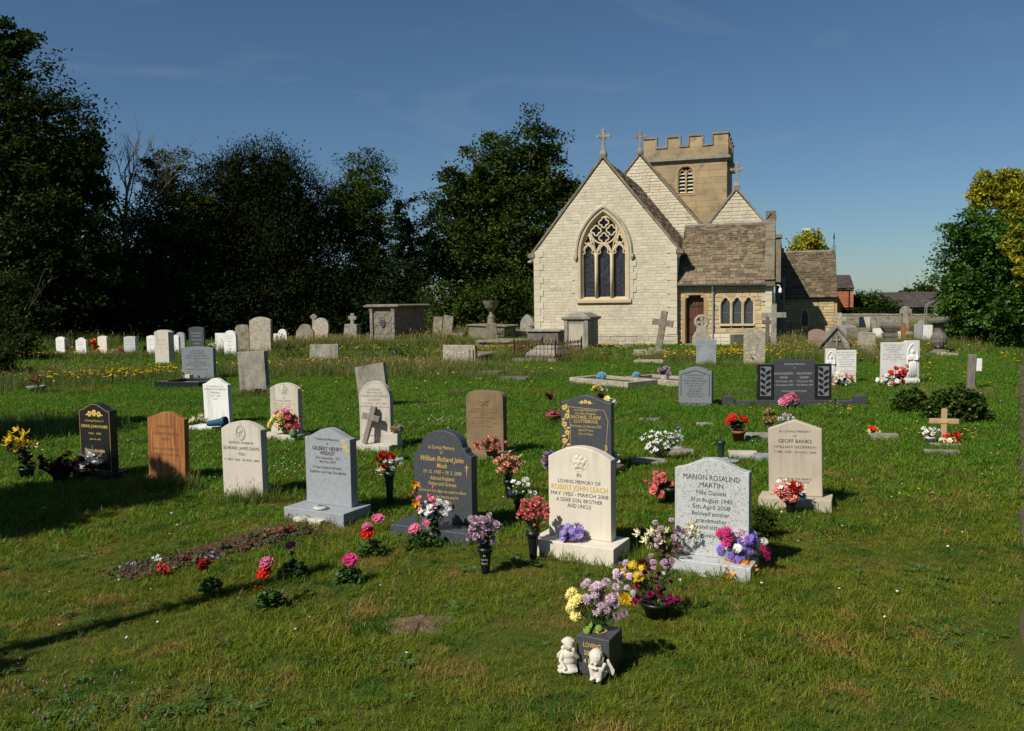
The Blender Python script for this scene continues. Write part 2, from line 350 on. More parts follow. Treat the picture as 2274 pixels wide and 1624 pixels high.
def sweep(mb, pts, prof, mi=0):                               # pts (x,z) open contour; prof (offset outward, y)
    k = len(pts); N = []
    for i in range(k):
        a = Vector(pts[max(i - 1, 0)]); b = Vector(pts[min(i + 1, k - 1)]); t = (b - a).normalized(); N.append(Vector((-t.y, t.x)))
    vs = []; q = len(prof)
    for i, (x, z) in enumerate(pts):
        for off, y in prof: vs.append((x + N[i].x * off, y, z + N[i].y * off))
    fs = [(i * q + j, (i + 1) * q + j, (i + 1) * q + j + 1, i * q + j + 1) for i in range(k - 1) for j in range(q - 1)]
    mb.add(vs, fs, mi)
def spans(outer, holes):                                      # intervals of solid wall at height z
    def f(z):
        iv = [outer(z)]
        for cx, w, z0, z1 in holes:
            if z0 <= z < z1:
                h = w(z)
                if h <= 0: continue
                out = []
                for a, b in iv:
                    if cx - h > a and cx + h < b: out += [(a, cx - h), (cx + h, b)]
                    elif cx - h <= a and cx + h < b: out += [(max(a, cx + h), b)]
                    elif cx + h >= b and cx - h > a: out += [(a, min(b, cx - h))]
                iv = out
        return [(a, b) for a, b in iv if b - a > .02]
    return f
def masonry(sp, z0, z1, course, wr, depth=.03, joint=.007, seed=1):
    """stones of a coursed wall: lists of corner quads (x,z) clipped to the wall outline"""
    rs = random.Random(seed); z = z0; out = []; back = []
    while z < z1 - .03:
        h = min(course * rs.uniform(.8, 1.2), z1 - z); za, zb = z + .001, z + h - .001
        A, B, Mi = sp(za), sp(zb), sp((za + zb) / 2)
        if len(A) == len(B) == len(Mi): prs = list(zip(A, B))
        else: prs = [(iv, iv) for iv in (B if len(B) and len(B) >= len(Mi) else Mi)]
        for (a0, b0), (a1, b1) in prs:
            back.append(((a0, za - .001), (b0, za - .001), (b1, zb + .001), (a1, zb + .001)))
            lo, hi = max(a0, a1), min(b0, b1); x = [lo]
            while hi - x[-1] > wr[1] * 1.25: x.append(x[-1] + rs.uniform(*wr))
            x.append(hi)
            if len(x) > 2 and x[-1] - x[-2] < wr[0] * .6: x.pop(-2)
            for i in range(len(x) - 1):
                l0 = a0 if i == 0 else x[i]; l1 = a1 if i == 0 else x[i]
                r0_ = b0 if i == len(x) - 2 else x[i + 1]; r1 = b1 if i == len(x) - 2 else x[i + 1]
                q = [(l0 + joint, za + joint), (r0_ - joint, za + joint), (r1 - joint, zb - joint), (l1 + joint, zb - joint)]
                if q[1][0] - q[0][0] > .03 or q[2][0] - q[3][0] > .03: out.append(q)
        z += h
    return out, back
def stone_geo(mb, q, y, depth, rs, bev=.014):
    cx = sum(p[0] for p in q) / 4; cz = sum(p[1] for p in q) / 4; vs = [(x, y, z) for x, z in q]
    for x, z in q:
        vs.append((x + (bev if x < cx else -bev), y - depth * rs.uniform(.6, 1.2), z + (bev if z < cz else -bev)))
    mb.add(vs, [(4, 5, 6, 7), (0, 1, 5, 4), (1, 2, 6, 5), (2, 3, 7, 6), (3, 0, 4, 7)])
def wall(name, sp, z0, z1, y, course, wr, mname, parent, nparts=0, depth=.03, seed=1, back_mat='mortar', side=None, bev=.014):
    """a wall part with its stones; side: optional matrix to stand it on another plane"""
    qs, back = masonry(sp, z0, z1, course, wr, depth, seed=seed); rs = random.Random(seed + 5)
    mb = MB()
    for q in back: mb.add([(x, y, z) for x, z in q], [(0, 1, 2, 3)])
    w = mb.build(name, back_mat, parent)
    if side is not None: w.matrix_local = side
    area = lambda q: (q[1][0] - q[0][0] + q[2][0] - q[3][0]) * (q[3][1] - q[0][1])
    qs.sort(key=area, reverse=True)
    for q in qs[:nparts]:
        sm = MB(); stone_geo(sm, q, y, depth, rs, bev); sm.build('stone', mname, w)
    if len(qs) > nparts:
        sm = MB()
        for q in qs[nparts:]: stone_geo(sm, q, y, depth, rs, bev)
        sm.build('stonework', mname, w, kind='stuff')
    return w
def gable_outer(a, b, ez, ax, az):
    def f(z):
        if z <= ez: return (a, b)
        t = (z - ez) / (az - ez); return (a + (ax - a) * t, b + (ax - b) * t)
    return f
SLATE = None
def slated(name, o, ud, sd, width, slope, rows, wr, parent, nparts=0, seed=3, side_shift=None, mname='stone_slate'):
    """a roof slope: o lower left corner, ud along the eaves, sd up the slope (unit vectors)"""
    global SLATE
    o, ud, sd = Vector(o), Vector(ud).normalized(), Vector(sd).normalized(); nn = ud.cross(sd).normalized()
    if nn.z < 0: nn = -nn
    deck = MB(); deck.obox(o - nn * .10, ud * width, sd * slope, nn * .08)
    r = deck.build(name, 'stone_slate', parent)
    if SLATE is None:
        sm = MB(); sm.add([(0, 0, 0), (1, 0, 0), (1, 1, 0), (0, 1, 0), (.02, .02, 1), (.98, 0, 1), (1, 1, 1), (0, 1, 1)], BOXF); SLATE = sm.mesh('slate'); SLATE.materials.append(MATS[mname])
    rs = random.Random(seed); items = []; y = -.05
    for k in range(rows):
        f = k / rows; ex = slope / rows * (1.25 - .5 * f)      # courses diminish towards the ridge
        x = -rs.uniform(0, .1)
        while x < width - .02:
            w = rs.uniform(*wr) * (1.15 - .35 * f); x1 = min(x + w, width)
            if x1 > 0.02: items.append((max(x, 0) + .004, x1 - .004, y + rs.uniform(-.018, .012), ex * 1.5, rs.uniform(.022, .042), rs.uniform(-.02, .02)))
            x += w
        y += ex
    items = [i for i in items if i[2] < slope - .05]
    rest = MB(); items.sort(key=lambda i: -(i[1] - i[0]) * i[3])
    for n_, (x0, x1, ys, ln, th, tw) in enumerate(items):
        ln = min(ln, slope - ys + .02)
        s2 = (sd * ln - nn * .026).normalized(); n2 = ud.cross(s2).normalized(); n2 = n2 if n2.z > 0 else -n2
        o2 = o + ud * x0 + sd * ys + nn * (.030 + abs(tw)); u2 = (ud + sd * tw)
        if n_ < nparts:
            ob = bpy.data.objects.new('slate', SLATE); col.objects.link(ob); ob.parent = r
            M = Matrix.Identity(4)
            for i in range(3): M[i][0], M[i][1], M[i][2], M[i][3] = u2[i] * (x1 - x0), s2[i] * ln, n2[i] * th, o2[i]
            ob.matrix_local = M
        else: rest.obox(o2, u2 * (x1 - x0), s2 * ln, n2 * th)
    if rest.v: rest.build('slates', mname, r, kind='stuff')
    return r
def coping(mb, p0, p1, width, th, y0, y1, n=8, rs=random):     # coping slabs along a gable slope in the xz plane
    p0, p1 = Vector((p0[0], 0, p0[1])), Vector((p1[0], 0, p1[1])); d = (p1 - p0); L = d.length; d.normalize()
    nn = Vector((-d.z, 0, d.x)); nn = nn if nn.z > 0 else -nn
    for i in range(n):
        a = p0 + d * (L * i / n + .004); mb.obox(a + Vector((0, y0, 0)) - nn * .02 + nn * rs.uniform(-.006, .006), d * (L / n - .008), Vector((0, y1 - y0, 0)), nn * th)
def gable_cross(parent, x, y, z, h, fancy=True, mname='coping_stone'):
    mb = MB(); w = h * .07
    mb.frust(z - .05, .34, .34, z + h * .16, .22, .22, cx=x, cy=y); mb.frust(z + h * .16, .15, .15, z + h * .5, w * 1.5, w * 1.5, cx=x, cy=y)
    mb.box((x, y, z + h * .72), (w * 1.3, w * 1.2, h * .56)); mb.box((x, y, z + h * .74), (h * .44, w * 1.1, w * 1.2))
    if fancy:
        mb.tube([(x + h * .13 * math.cos(a), y, z + h * .74 + h * .13 * math.sin(a)) for a in [2 * math.pi * i / 14 for i in range(14)]], w * .42, 5, closed=True)
        for dx, dz in ((h * .22, h * .74), (-h * .22, h * .74), (0, h * .99)):
            mb.box((x + dx, y, z + dz), (w * 1.9, w * 1.3, w * 1.9), rot=Matrix.Rotation(R(45), 3, 'Y'))
    mb.build('gable_cross', mname, parent)

# ---- chancel
EZ, AZ, CW, CX = 4.42, 8.62, 6.80, -3.40
f_out = inv_arch(1.22, 4.25, 6.36)
sp_ch = spans(gable_outer(-CW, 0, EZ, CX, AZ), [(CX, f_out, 2.0, 6.36)])
ch_wall = wall('chancel_wall', sp_ch, .46, AZ, 0, .140, (.20, .48), 'chancel_stone', church, nparts=300, seed=2, depth=.010, bev=.008)
wall('chancel_base_course', spans(lambda z: (-CW - .05, .05), []), -.05, .46, -.05, .24, (.45, .8), 'base_stone', church, seed=4)
mb = MB()                                                      # side walls and the corner quoins
mb.obox((-CW, .006, -.05), (.3, 0, 0), (0, 9.5, 0), (0, 0, EZ + .05)); mb.obox((-.3, .006, -.05), (.297, 0, 0), (0, 9.5, 0), (0, 0, EZ + .05))
mb.build('chancel_side_walls', 'mortar', church)
for sx in (-CW, 0):
    z = .48; k = 0
    while z < EZ - .1:
        w = .30 if k % 2 else .46; q = MB(); h = .31
        q.box((sx + (w / 2 - .012 if sx < -1 else -w / 2 + .012), .12, z + h / 2), (w, .31, h - .012)); q.build('quoin', 'quoin_stone', ch_wall); z += h; k += 1
win = MB()
pts = [(CX + x, z) for x, z in arch_pts(1.22, 2.12, 4.25, 6.36, 12)]
sweep(win, pts, [(.02, -.012), (0, -.06), (-.10, -.055), (-.13, -.03), (-.14, .03), (-.22, .10), (-.235, .16), (-.24, .34)])
win.obox((CX - 1.30, -.10, 1.98), (2.60, 0, 0), (0, .10, .06), (0, 0, .13)); win.obox((CX - 1.1, -.04, 2.11), (2.2, 0, 0), (0, .36, .14), (0, 0, .04))
win.obox((CX - 1.4, .012, 1.70), (2.8, 0, 0), (0, .3, 0), (0, 0, .46))
ew = win.build('east_window', 'dressed_stone', church)
mb = MB(); z = 2.15; k = 0                                     # long and short jamb stones
while z < 4.15:
    for s in (-1, 1):
        w = .30 if k % 2 else .16; mb.box((CX + s * (1.235 + w / 2), -.012, z + .15), (w, .05, .29))
    z += .30; k += 1
mb.build('jamb_stones', 'quoin_stone', ew)
mb = MB(); sweep(mb, [(CX + x, z) for x, z in arch_pts(1.24, 4.22, 4.25, 6.38, 14)], [(.015, -.01), (.02, -.11), (.10, -.13), (.17, -.02), (.17, .0)])
for s in (-1, 1): mb.box((CX + s * 1.34, -.08, 4.17), (.17, .17, .15)); mb.frust(3.98, .06, .06, 4.10, .15, .15, cx=CX + s * 1.34, cy=-.09)
mb.build('hood_mould', 'base_stone', ew)
tr = MB(); YT = .12
def ring(cx, cz, r, lobes=0, rad=.028, amp=.3, ph=0):
    P = []
    n = 40 if lobes else 28
    for i in range(n):
        a = 2 * math.pi * i / n; rr = r * (1 - amp + amp * abs(math.cos(lobes / 2 * (a - ph))) ** .8 * 1.0) if lobes else r
        P.append((CX + cx + rr * math.cos(a), YT, cz + rr * math.sin(a)))
    tr.tube(P, rad, 6, closed=True)
ring(0, 5.36, .63, rad=.05)
for dx, dz, ph in ((0, .36, math.pi / 2), (0, -.36, -math.pi / 2), (.36, 0, 0), (-.36, 0, math.pi)): ring(dx, 5.36 + dz, .235, 4, .042, .36, ph)
for s in (-1, 1): ring(s * .73, 4.93, .215, 3, .044, .42, math.pi / 2)
for x in (-.37, .37): tr.box((CX + x, YT + .03, 3.25), (.13, .22, 2.10)); tr.box((CX + x, YT - .07, 3.25), (.06, .06, 2.10))
def arc(cx, hw, spring, apex, rad=.04):
    tr.tube([(CX + cx + x, YT, z) for x, z in arch_pts(hw, spring - .02, spring, apex, 8)], rad, 6)
for x in (-.74, 0, .74): arc(x, .345, 4.12, 4.74, .045)
for x in (-.74, 0, .74):                                        # cusps of the trefoil heads
    for s in (-1, 1):
        tr.tube([(CX + x + s * .33, YT, 4.10), (CX + x + s * .27, YT, 4.27), (CX + x + s * .15, YT, 4.33), (CX + x + s * .20, YT, 4.46), (CX + x + s * .12, YT, 4.60), (CX + x, YT, 4.70)], .034, 6)
for s in (-1, 1):
    tr.tube([(CX + s * .37, YT, 4.1), (CX + s * .42, YT, 4.5), (CX + s * .60, YT, 4.75), (CX + s * .74, YT, 5.35)], .038, 6)
    tr.tube([(CX + s * .37, YT, 4.1), (CX + s * .33, YT, 4.45), (CX + s * .2, YT, 4.68), (CX, YT, 4.78)], .038, 6)
    tr.tube([(CX + s * .37, YT, 4.3), (CX + s * .50, YT, 4.9), (CX + s * .64, YT, 5.36)], .036, 6)
tr.build('tracery', 'dressed_stone', ew, smooth=True)
for i, x in enumerate((-.74, 0, .74)):
    g = MB(); g.add([(CX + x - .34, .24, 2.2), (CX + x + .34, .24, 2.2), (CX + x + .34, .24, 4.3), (CX + x + .2, .24, 4.62), (CX + x, .24, 4.78), (CX + x - .2, .24, 4.62), (CX + x - .34, .24, 4.3)], [tuple(range(7))])
    g.build('stained_glass_light', 'glass_dark', ew)
g = MB(); g.add([(CX + x * .93, .30, z) for x, z in arch_pts(1.2, 4.1, 4.25, 6.34, 10)], [tuple(range(23))]); g.build('tracery_glass', 'glass_dark', ew)
SL = math.atan2(AZ - EZ, CW / 2); cs, sn = math.cos(SL), math.sin(SL)
NAVE_Y = 9.4
for s, nm in ((1, 'chancel_roof'), (-1, 'chancel_roof')):
    x0 = .22 if s > 0 else -CW - .22; z0 = EZ - .22 * math.tan(SL) + .05; ln = (abs(x0 - CX)) / cs
    slated(nm, (x0, .20 if s < 0 else NAVE_Y, z0), (0, 1 if s < 0 else -1, 0), (-s * cs, 0, sn), NAVE_Y - .2, ln, 26, (.24, .42), church, 0, seed=20 + s)
cp = MB()
for s in (1, -1):
    xe = .14 if s > 0 else -CW - .14
    coping(cp, (xe, EZ - .12), (CX, AZ + .12), .3, .10, -.06, .24, 9)
    kx = .03 if s > 0 else -CW - .03
    cp.box((kx + s * .10, .08, EZ - .14), (.34, .30, .20)); cp.frust(EZ - .42, .08, .2, EZ - .24, .24, .28, cx=kx + s * .06, cy=.1)
cp.box((CX, .09, AZ + .16), (.26, .32, .22)); cp.build('gable_coping', 'roof_coping', church)
gable_cross(church, CX, .09, AZ + .26, 1.12)
ft = MB()
for i in range(2): ft.ell((-CW - .32 + i * .0, .3, EZ - .42), (.1, .08, .05), 8)
ft.tube([(-CW - .30, .35, EZ - .40), (-CW - .30, 9.2, EZ - .40)], .055, 6); ft.build('gutter', 'white_paint', church)

# ---- nave gable behind, its roof and cross
NX, NZ, NHW = -3.22, 10.25, 4.2
NS = math.atan2(NZ - 5.2, NHW)
sp_n = spans(gable_outer(NX - NHW, NX + NHW, 5.2, NX, NZ), [])
wall('nave_gable', sp_n, 4.6, NZ, NAVE_Y, .17, (.28, .6), 'chancel_stone', church, seed=6)
cp = MB()
for s in (1, -1): coping(cp, (NX + s * (NHW + .1), 5.12), (NX, NZ + .13), .3, .10, NAVE_Y - .07, NAVE_Y + .25, 10)
cp.box((NX, NAVE_Y + .1, NZ + .17), (.28, .34, .24)); cp.build('nave_coping', 'roof_coping', church)
gable_cross(church, NX, NAVE_Y + .1, NZ + .28, 1.15)
for s in (1, -1):
    slated('nave_roof', (NX + s * (NHW + .2), NAVE_Y + .22 if s < 0 else 16.4, 5.2 - .22), (0, 1 if s < 0 else -1, 0), (-s * math.cos(NS), 0, math.sin(NS)), 16.4 - NAVE_Y - .22, (NHW + .2) / math.cos(NS), 24, (.3, .5), church, 0, seed=30 + s)

# ---- aisle gable to the right, roof, walls
GX, GZ, GHW, GY = 2.28, 7.62, 1.93, 6.2
GB = GZ - 1.22 * GHW; GS = math.atan2(GZ - GB, GHW)
wall('aisle_gable', spans(gable_outer(GX - GHW, GX + GHW, GB, GX, GZ), []), 3.2, GZ, GY, .17, (.28, .55), 'chancel_stone', church, seed=8)
cp = MB()
for s in (1, -1): coping(cp, (GX + s * (GHW + .1), GB - .12), (GX, GZ + .13), .3, .10, GY - .07, GY + .25, 7)
cp.box((GX, GY + .1, GZ + .15), (.3, .36, .26)); cp.build('aisle_coping', 'coping_stone', church)
gable_cross(church, GX, GY + .1, GZ + .26, 1.15)
for s in (1, -1):
    slated('aisle_roof', (GX + s * (GHW + .2), GY + .2 if s < 0 else 16.4, GB - .25), (0, 1 if s < 0 else -1, 0), (-s * math.cos(GS), 0, math.sin(GS)), 16.4 - GY - .2, (GHW + .2) / math.cos(GS), 16, (.3, .5), church, 0, seed=40 + s)
SIDE = lambda u: Matrix.Translation((u, 0, 0)) @ Matrix.Rotation(R(90), 4, 'Z')   # local x > church v, normal to +u
wall('aisle_side_wall', spans(lambda z: (6.1, 16.4), []), -.05, 4.7, 0, .18, (.28, .55), 'chancel_stone', church, seed=9, side=SIDE(4.23))
# ---- tower
TX0, TX1, TY, TZ = -4.05, 1.12, 16.5, 11.05
bel = inv_arch(.52, 10.12, 10.66)
tw = wall('tower', spans(lambda z: (TX0, TX1), [((TX0 + TX1) / 2 + .02, bel, 8.85, 10.66)]), 4.0, TZ, TY, .36, (.5, 1.0), 'tower_stone', church, depth=.012, seed=11, back_mat='tower_stone', bev=.006)
wall('tower_side', spans(lambda z: (TY, TY + 5.1), []), 4.0, TZ, 0, .36, (.5, 1.0), 'tower_stone', tw, depth=.012, seed=12, back_mat='tower_stone', side=SIDE(TX1), bev=.006)
mb = MB(); mb.obox((TX0 - .004, TY + .01, 4), (.3, 0, 0), (0, 5, 0), (0, 0, TZ - 4)); mb.obox((TX0, TY + 4.9, 4), (TX1 - TX0 - .01, 0, 0), (0, .2, 0), (0, 0, TZ - 4)); mb.build('tower_back', 'tower_stone', tw)
pr = MB(); TW = TX1 - TX0
pr.box(((TX0 + TX1) / 2, TY + 2.55, TZ + .02), (TW + .42, 5.55, .16)); pr.box(((TX0 + TX1) / 2, TY + 2.55, TZ - .12), (TW + .22, 5.32, .12))
pr.build('string_course', 'coping_stone', tw)
pr = MB(); pw = TW + .16
for a in range(2):                                              # parapet with four merlons on each visible side
    for k in range(4):
        f0 = [0, .275, .535, .815][k]; f1 = [.155, .435, .705, 1][k]
        if a == 0:
            pr.obox((TX0 - .08 + pw * f0, TY - .08, TZ + .80), (pw * (f1 - f0), 0, 0), (0, .3, 0), (0, 0, .62 if k < 3 else .66))
        else:
            pr.obox((TX1 - .22, TY + .24 + 4.9 * f0, TZ + .80), (.297, 0, 0), (0, 4.9 * (f1 - f0), 0), (0, 0, .62))
pr.obox((TX0 - .08, TY - .083, TZ + .10), (pw, 0, 0), (0, .303, 0), (0, 0, .70)); pr.obox((TX1 - .22, TY + .24, TZ + .10), (.3, 0, 0), (0, 4.9, 0), (0, 0, .70)); pr.obox((TX0 - .08, TY + .24, TZ + .10), (.3, 0, 0), (0, 4.9, 0), (0, 0, 1.2)); pr.obox((TX0 - .08, TY + 5.1, TZ + .10), (pw, 0, 0), (0, .3, 0), (0, 0, 1.2))
pr.build('parapet', 'tower_stone', tw)
pr = MB()
for k in range(4):
    f0 = [0, .275, .535, .815][k]; f1 = [.155, .435, .705, 1][k]; h = 1.42 if k < 3 else 1.46; x0, x1 = TX0 - .08 + pw * f0, TX0 - .08 + pw * f1
    pr.obox((x0 - .05, TY - .15, TZ + h), (x1 - x0 + .1, 0, 0), (0, .42, 0), (0, 0, .12))
    if k > 0: pr.obox((x0 - .055, TY - .14, TZ + .80), (.12, 0, 0), (0, .4, 0), (0, 0, h - .8))
    if k < 3:
        pr.obox((x1 - .065, TY - .14, TZ + .80), (.12, 0, 0), (0, .4, 0), (0, 0, h - .8))
        nx = TX0 - .08 + pw * [.275, .535, .815][k]; pr.obox((x1 - .02, TY - .145, TZ + .78), (nx - x1 + .02, 0, 0), (0, .42, 0), (0, 0, .11))
    y0, y1 = TY + .24 + 4.9 * f0, TY + .24 + 4.9 * f1
    pr.obox((TX1 - .28, y0, TZ + 1.425), (.43, 0, 0), (0, y1 - y0, 0), (0, 0, .11))
pr.build('merlon_caps', 'coping_stone', tw)
bx = (TX0 + TX1) / 2 + .02
bw = MB(); sweep(bw, [(bx + x, z) for x, z in arch_pts(.52, 8.85, 10.12, 10.66, 8)], [(.12, TY - .02), (0, TY - .02), (-.06, TY + .02), (-.07, TY + .25)])
bw.box((bx, TY + .12, 9.6), (.10, .16, 1.6)); bw.box((bx, TY + .1, 8.82), (1.2, .28, .10))
for s in (-1, 1): bw.tube([(bx + s * .46, TY + .1, 9.95), (bx + s * .42, TY + .1, 10.22), (bx + s * .24, TY + .1, 10.42), (bx + s * .06, TY + .1, 10.24), (bx, TY + .1, 10.0)], .045, 6)
b_ = bw.build('belfry_window', 'golden_stone', tw)
for s in (-1, 1):
    for k in range(6):
        lv = MB(); lv.obox((bx + s * .25 - .20, TY + .10, 8.92 + k * .235), (.40, 0, 0), (0, .20, .14), (0, -.02, .03)); lv.build('louvre', 'pale_stone', b_)
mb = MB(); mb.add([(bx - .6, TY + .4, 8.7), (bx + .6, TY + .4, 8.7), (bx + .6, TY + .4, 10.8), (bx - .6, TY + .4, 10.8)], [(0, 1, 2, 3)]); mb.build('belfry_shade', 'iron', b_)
mb = MB()
for yy, zz in ((TY + .4, 10.8), (TY + 2.2, 10.6)): mb.obox((TX1 + .0, yy, zz - .25), (.36, 0, -.05), (0, .18, 0), (0, 0, .18)); mb.ell((TX1 + .36, yy + .09, zz - .18), (.1, .1, .13), 8)
mb.build('gargoyle', 'coping_stone', tw)

# ---- vestry: golden wall with door and three lancets, roof of 300 slates in view
VY = .25; VW = 4.14; VE = 2.74
dr = inv_arch(.42, 1.98, 2.26)
lan = [(1.99 + .19, .20), (2.66, .20), (3.15 + .0, .20)]
LX = (2.16, 2.665, 3.17)
holes = [(.79, dr, -.05, 2.26)] + [(x, inv_arch(.205, 1.78, 2.12), .94, 2.12) for x in LX]
vw = wall('vestry_wall', spans(lambda z: (.0, VW), holes), -.05, VE, VY, .2, (.26, .55), 'vestry_stone', church, nparts=0, seed=13, back_mat='golden_stone')
wall('vestry_base_course', spans(lambda z: (1.35, VW + .04), []), -.05, .5, VY - .05, .2, (.35, .7), 'chancel_stone', church, seed=14)
mb = MB(); z = .5; k = 0
while z < VE - .1:
    w = .44 if k % 2 else .28; q = MB(); q.box((VW - w / 2 + .03, VY + .08, z + .145), (w, .31, .28)); q.build('quoin', 'quoin_stone', vw); z += .29; k += 1
dm = MB(); sweep(dm, [(.79 + x, z) for x, z in arch_pts(.42, -.05, 1.98, 2.26, 8)], [(.16, VY - .035), (.02, VY - .035), (-.02, VY + .03), (-.03, VY + .30)])
dm.build('door_surround', 'golden_stone', vw)
dw = MB(); dw.add([(.79 - .44, VY + .30, -.05), (.79 + .44, VY + .30, -.05), (.79 + .44, VY + .30, 2.3), (.79 - .44, VY + .30, 2.3)], [(0, 1, 2, 3)])
door = dw.build('door', 'door_wood', church)
for k in range(6): q = MB(); q.box((.79 - .35 + k * .14, VY + .275, 1.1), (.132, .03, 2.3)); q.build('plank', 'door_wood', door)
mb = MB(); mb.tube([(.79 - .28 + .05 * math.cos(a), VY + .235, 1.18 + .05 * math.sin(a)) for a in [i * .628 for i in range(10)]], .012, 5, closed=True)
for zz in (.45, 1.75): mb.box((.79, VY + .257, zz), (.7, .012, .04))
mb.build('door_furniture', 'iron', door)
mb = MB(); mb.box((.79, VY - .1, -.01), (1.1, .5, .1)); mb.build('door_step', 'grey_old', church)
for x in LX:
    lw = MB(); sweep(lw, [(x + a, z) for a, z in arch_pts(.205, .94, 1.78, 2.12, 8)], [(.085, VY - .03), (.02, VY - .03), (-.015, VY + .02), (-.02, VY + .2)])
    lw.box((x, VY - .01, .90), (.52, .16, .09)); wnd = lw.build('lancet_window', 'dressed_stone', vw)
    g = MB(); g.add([(x + a, VY + .12, z) for a, z in arch_pts(.20, .93, 1.78, 2.12, 8)], [tuple(range(19))]); g.build('pane', 'lattice_glass', wnd)
    lt = MB(); f = inv_arch(.19, 1.78, 2.1)
    for d in (-1, 1):
        for k in range(-4, 16):
            P = []
            for t in np.linspace(0, 1, 14):
                zz = .94 + t * 1.16; xx = d * ((zz - .94) * .62 - k * .098 + (.2 if True else 0)); P.append((xx, zz))
            seg = []
            for xx, zz in P:
                if abs(xx) <= f(zz): seg.append((x + xx, VY + .105, zz))
                else:
                    if len(seg) > 1: lt.tube(seg, .006, 4)
                    seg = []
            if len(seg) > 1: lt.tube(seg, .006, 4)
    lt.box((x, VY + .10, 1.45), (.39, .014, .016)); lt.build('lead_lattice', 'lead', wnd)
VR_Y, VR_Z = 3.05, 5.62
vs_ = Vector((0, VR_Y - (VY - .22), VR_Z - (VE + .0))); vl = vs_.length
slated('vestry_roof', (.02, VY - .22, VE), (1, 0, 0), vs_, 3.86, vl, 24, (.15, .36), church, nparts=300, seed=15)
bs_ = Vector((0, -(6.1 - VR_Y), VR_Z - 3.0)); slated('vestry_rear_roof', (3.88, 6.1, 3.0), (-1, 0, 0), bs_, 3.86, bs_.length, 18, (.2, .4), church, 0, seed=16)
mb = MB()
for k in range(12): mb.tube([(.05 + k * .32, VR_Y, VR_Z + .02), (.36 + k * .32, VR_Y, VR_Z + .02)], .09, 6)
mb.build('ridge_tiles', 'coping_stone', church)
# vestry gable end with coping, kneelers, finial
gp_in = lambda z: (VY, 5.9) if z <= VE else (VY + (z - VE) / (VR_Z + .1 - VE) * (VR_Y - VY), 5.9 - (z - VE) / (VR_Z + .1 - VE) * (5.9 - VR_Y))
wall('vestry_gable', spans(gp_in, []), -.05, VR_Z + .1, 0, .2, (.26, .55), 'chancel_stone', church, seed=17, side=SIDE(VW))
mb = MB(); d = Vector((0, VR_Y - VY + .1, VR_Z - VE + .14)); n_ = 8; nn = Vector((0, -d.z, d.y)).normalized()
for i in range(n_): mb.obox(Vector((VW - .30, VY - .12, VE + .06)) + d * (i / n_) + nn * U(-.01, .01), (.42, 0, 0), d * (1 / n_ - .004), nn * .16)
d2 = Vector((0, -(5.9 - VR_Y), VR_Z - VE + .1)); nn2 = Vector((0, d2.z, -d2.y)).normalized(); nn2 = nn2 if nn2.z > 0 else -nn2
for i in range(n_): mb.obox(Vector((VW - .30, 6.0, VE + .06)) + d2 * (i / n_), (.42, 0, 0), d2 * (1 / n_ - .004), nn2 * .16)
mb.box((VW - .09, VR_Y, VR_Z + .30), (.46, .5, .30)); mb.box((VW - .09, VY - .12, VE - .02), (.50, .34, .2)); mb.frust(VE + .18, .5, .30, VE + .30, .46, .26, cx=VW - .09, cy=VY - .02); mb.frust(VE + .30, .36, .2, VE + .72, .05, .04, cx=VW - .09, cy=VY - .0)
for s in (-1, 1): mb.tube([(VW - .09 + s * .24, VR_Y - .26, VR_Z + .2), (VW - .09, VR_Y - .27, VR_Z + .52)], .05, 5)
mb.tube([(VW - .32, VR_Y - .26, VR_Z + .53), (VW + .14, VR_Y - .26, VR_Z + .53)], .05, 5)
mb.build('vestry_coping', 'roof_coping', church)
mb = MB(); mb.tube([(.0, VY - .28, VE - .02), (3.9, VY - .28, VE - .06)], .05, 8); mb.build('gutter', 'gutter_iron', church); mb = MB(); mb.tube([(1.6, VY - .26, VE - .1), (1.6, VY - .1, VE - .35), (1.6, VY - .08, .05)], .042, 8)
for zz in (.9, 1.9, 2.35): mb.box((1.6, VY - .07, zz), (.13, .08, .05))
mb.build('downpipe', 'lead_grey', church)
# second gable, chimney stub and pipes on the shaded flank
mb = MB(); mb.obox((4.24, 6.1, -.05), (.25, 0, 0), (0, .7, 0), (0, 0, 5.2)); mb.obox((4.20, 6.02, 5.15), (.36, 0, 0), (0, .86, 0), (0, 0, .16)); mb.obox((4.24, 9.4, -.05), (.2, 0, 0), (0, .6, 0), (0, 0, 4.3)); mb.obox((4.23, 9.3, 4.3), (.4, 0, 0), (0, .5, 0), (0, 0, .5))
mb.build('buttress', 'roof_coping', church)
mb = MB()
for y, h in ((6.9, 2.9), (7.7, 2.9)): mb.tube([(4.52 + (.1 if y > 7 else .12), y, -.05), (4.52 + (.1 if y > 7 else .12), y, h)], .045, 7); mb.box((4.63, y, h + .1), (.2, .2, .22))
mb.build('downpipes', 'lead_grey', church)
mb = MB(); mb.tube([(VW + .02, VY + .02, 2.52), (VW + .12, VY - .02, 2.60), (VW + .26, VY - .08, 2.66), (VW + .36, VY - .12, 2.62), (VW + .38, VY - .12, 2.52)], .018, 6); mb.lathe([(.05, 0), (.075, .03), (.075, .14), (.05, .2), (.045, .24)], 12, (VW + .38, VY - .12, 2.30))
mb.build('wall_lamp', 'white_paint', church)
mb = MB(); mb.tube([(4.7, 6.2, .9), (5.0, 7.6, .85), (5.05, 8.8, .1)], .03, 6); mb.build('hand_rail', 'lead_grey', church)

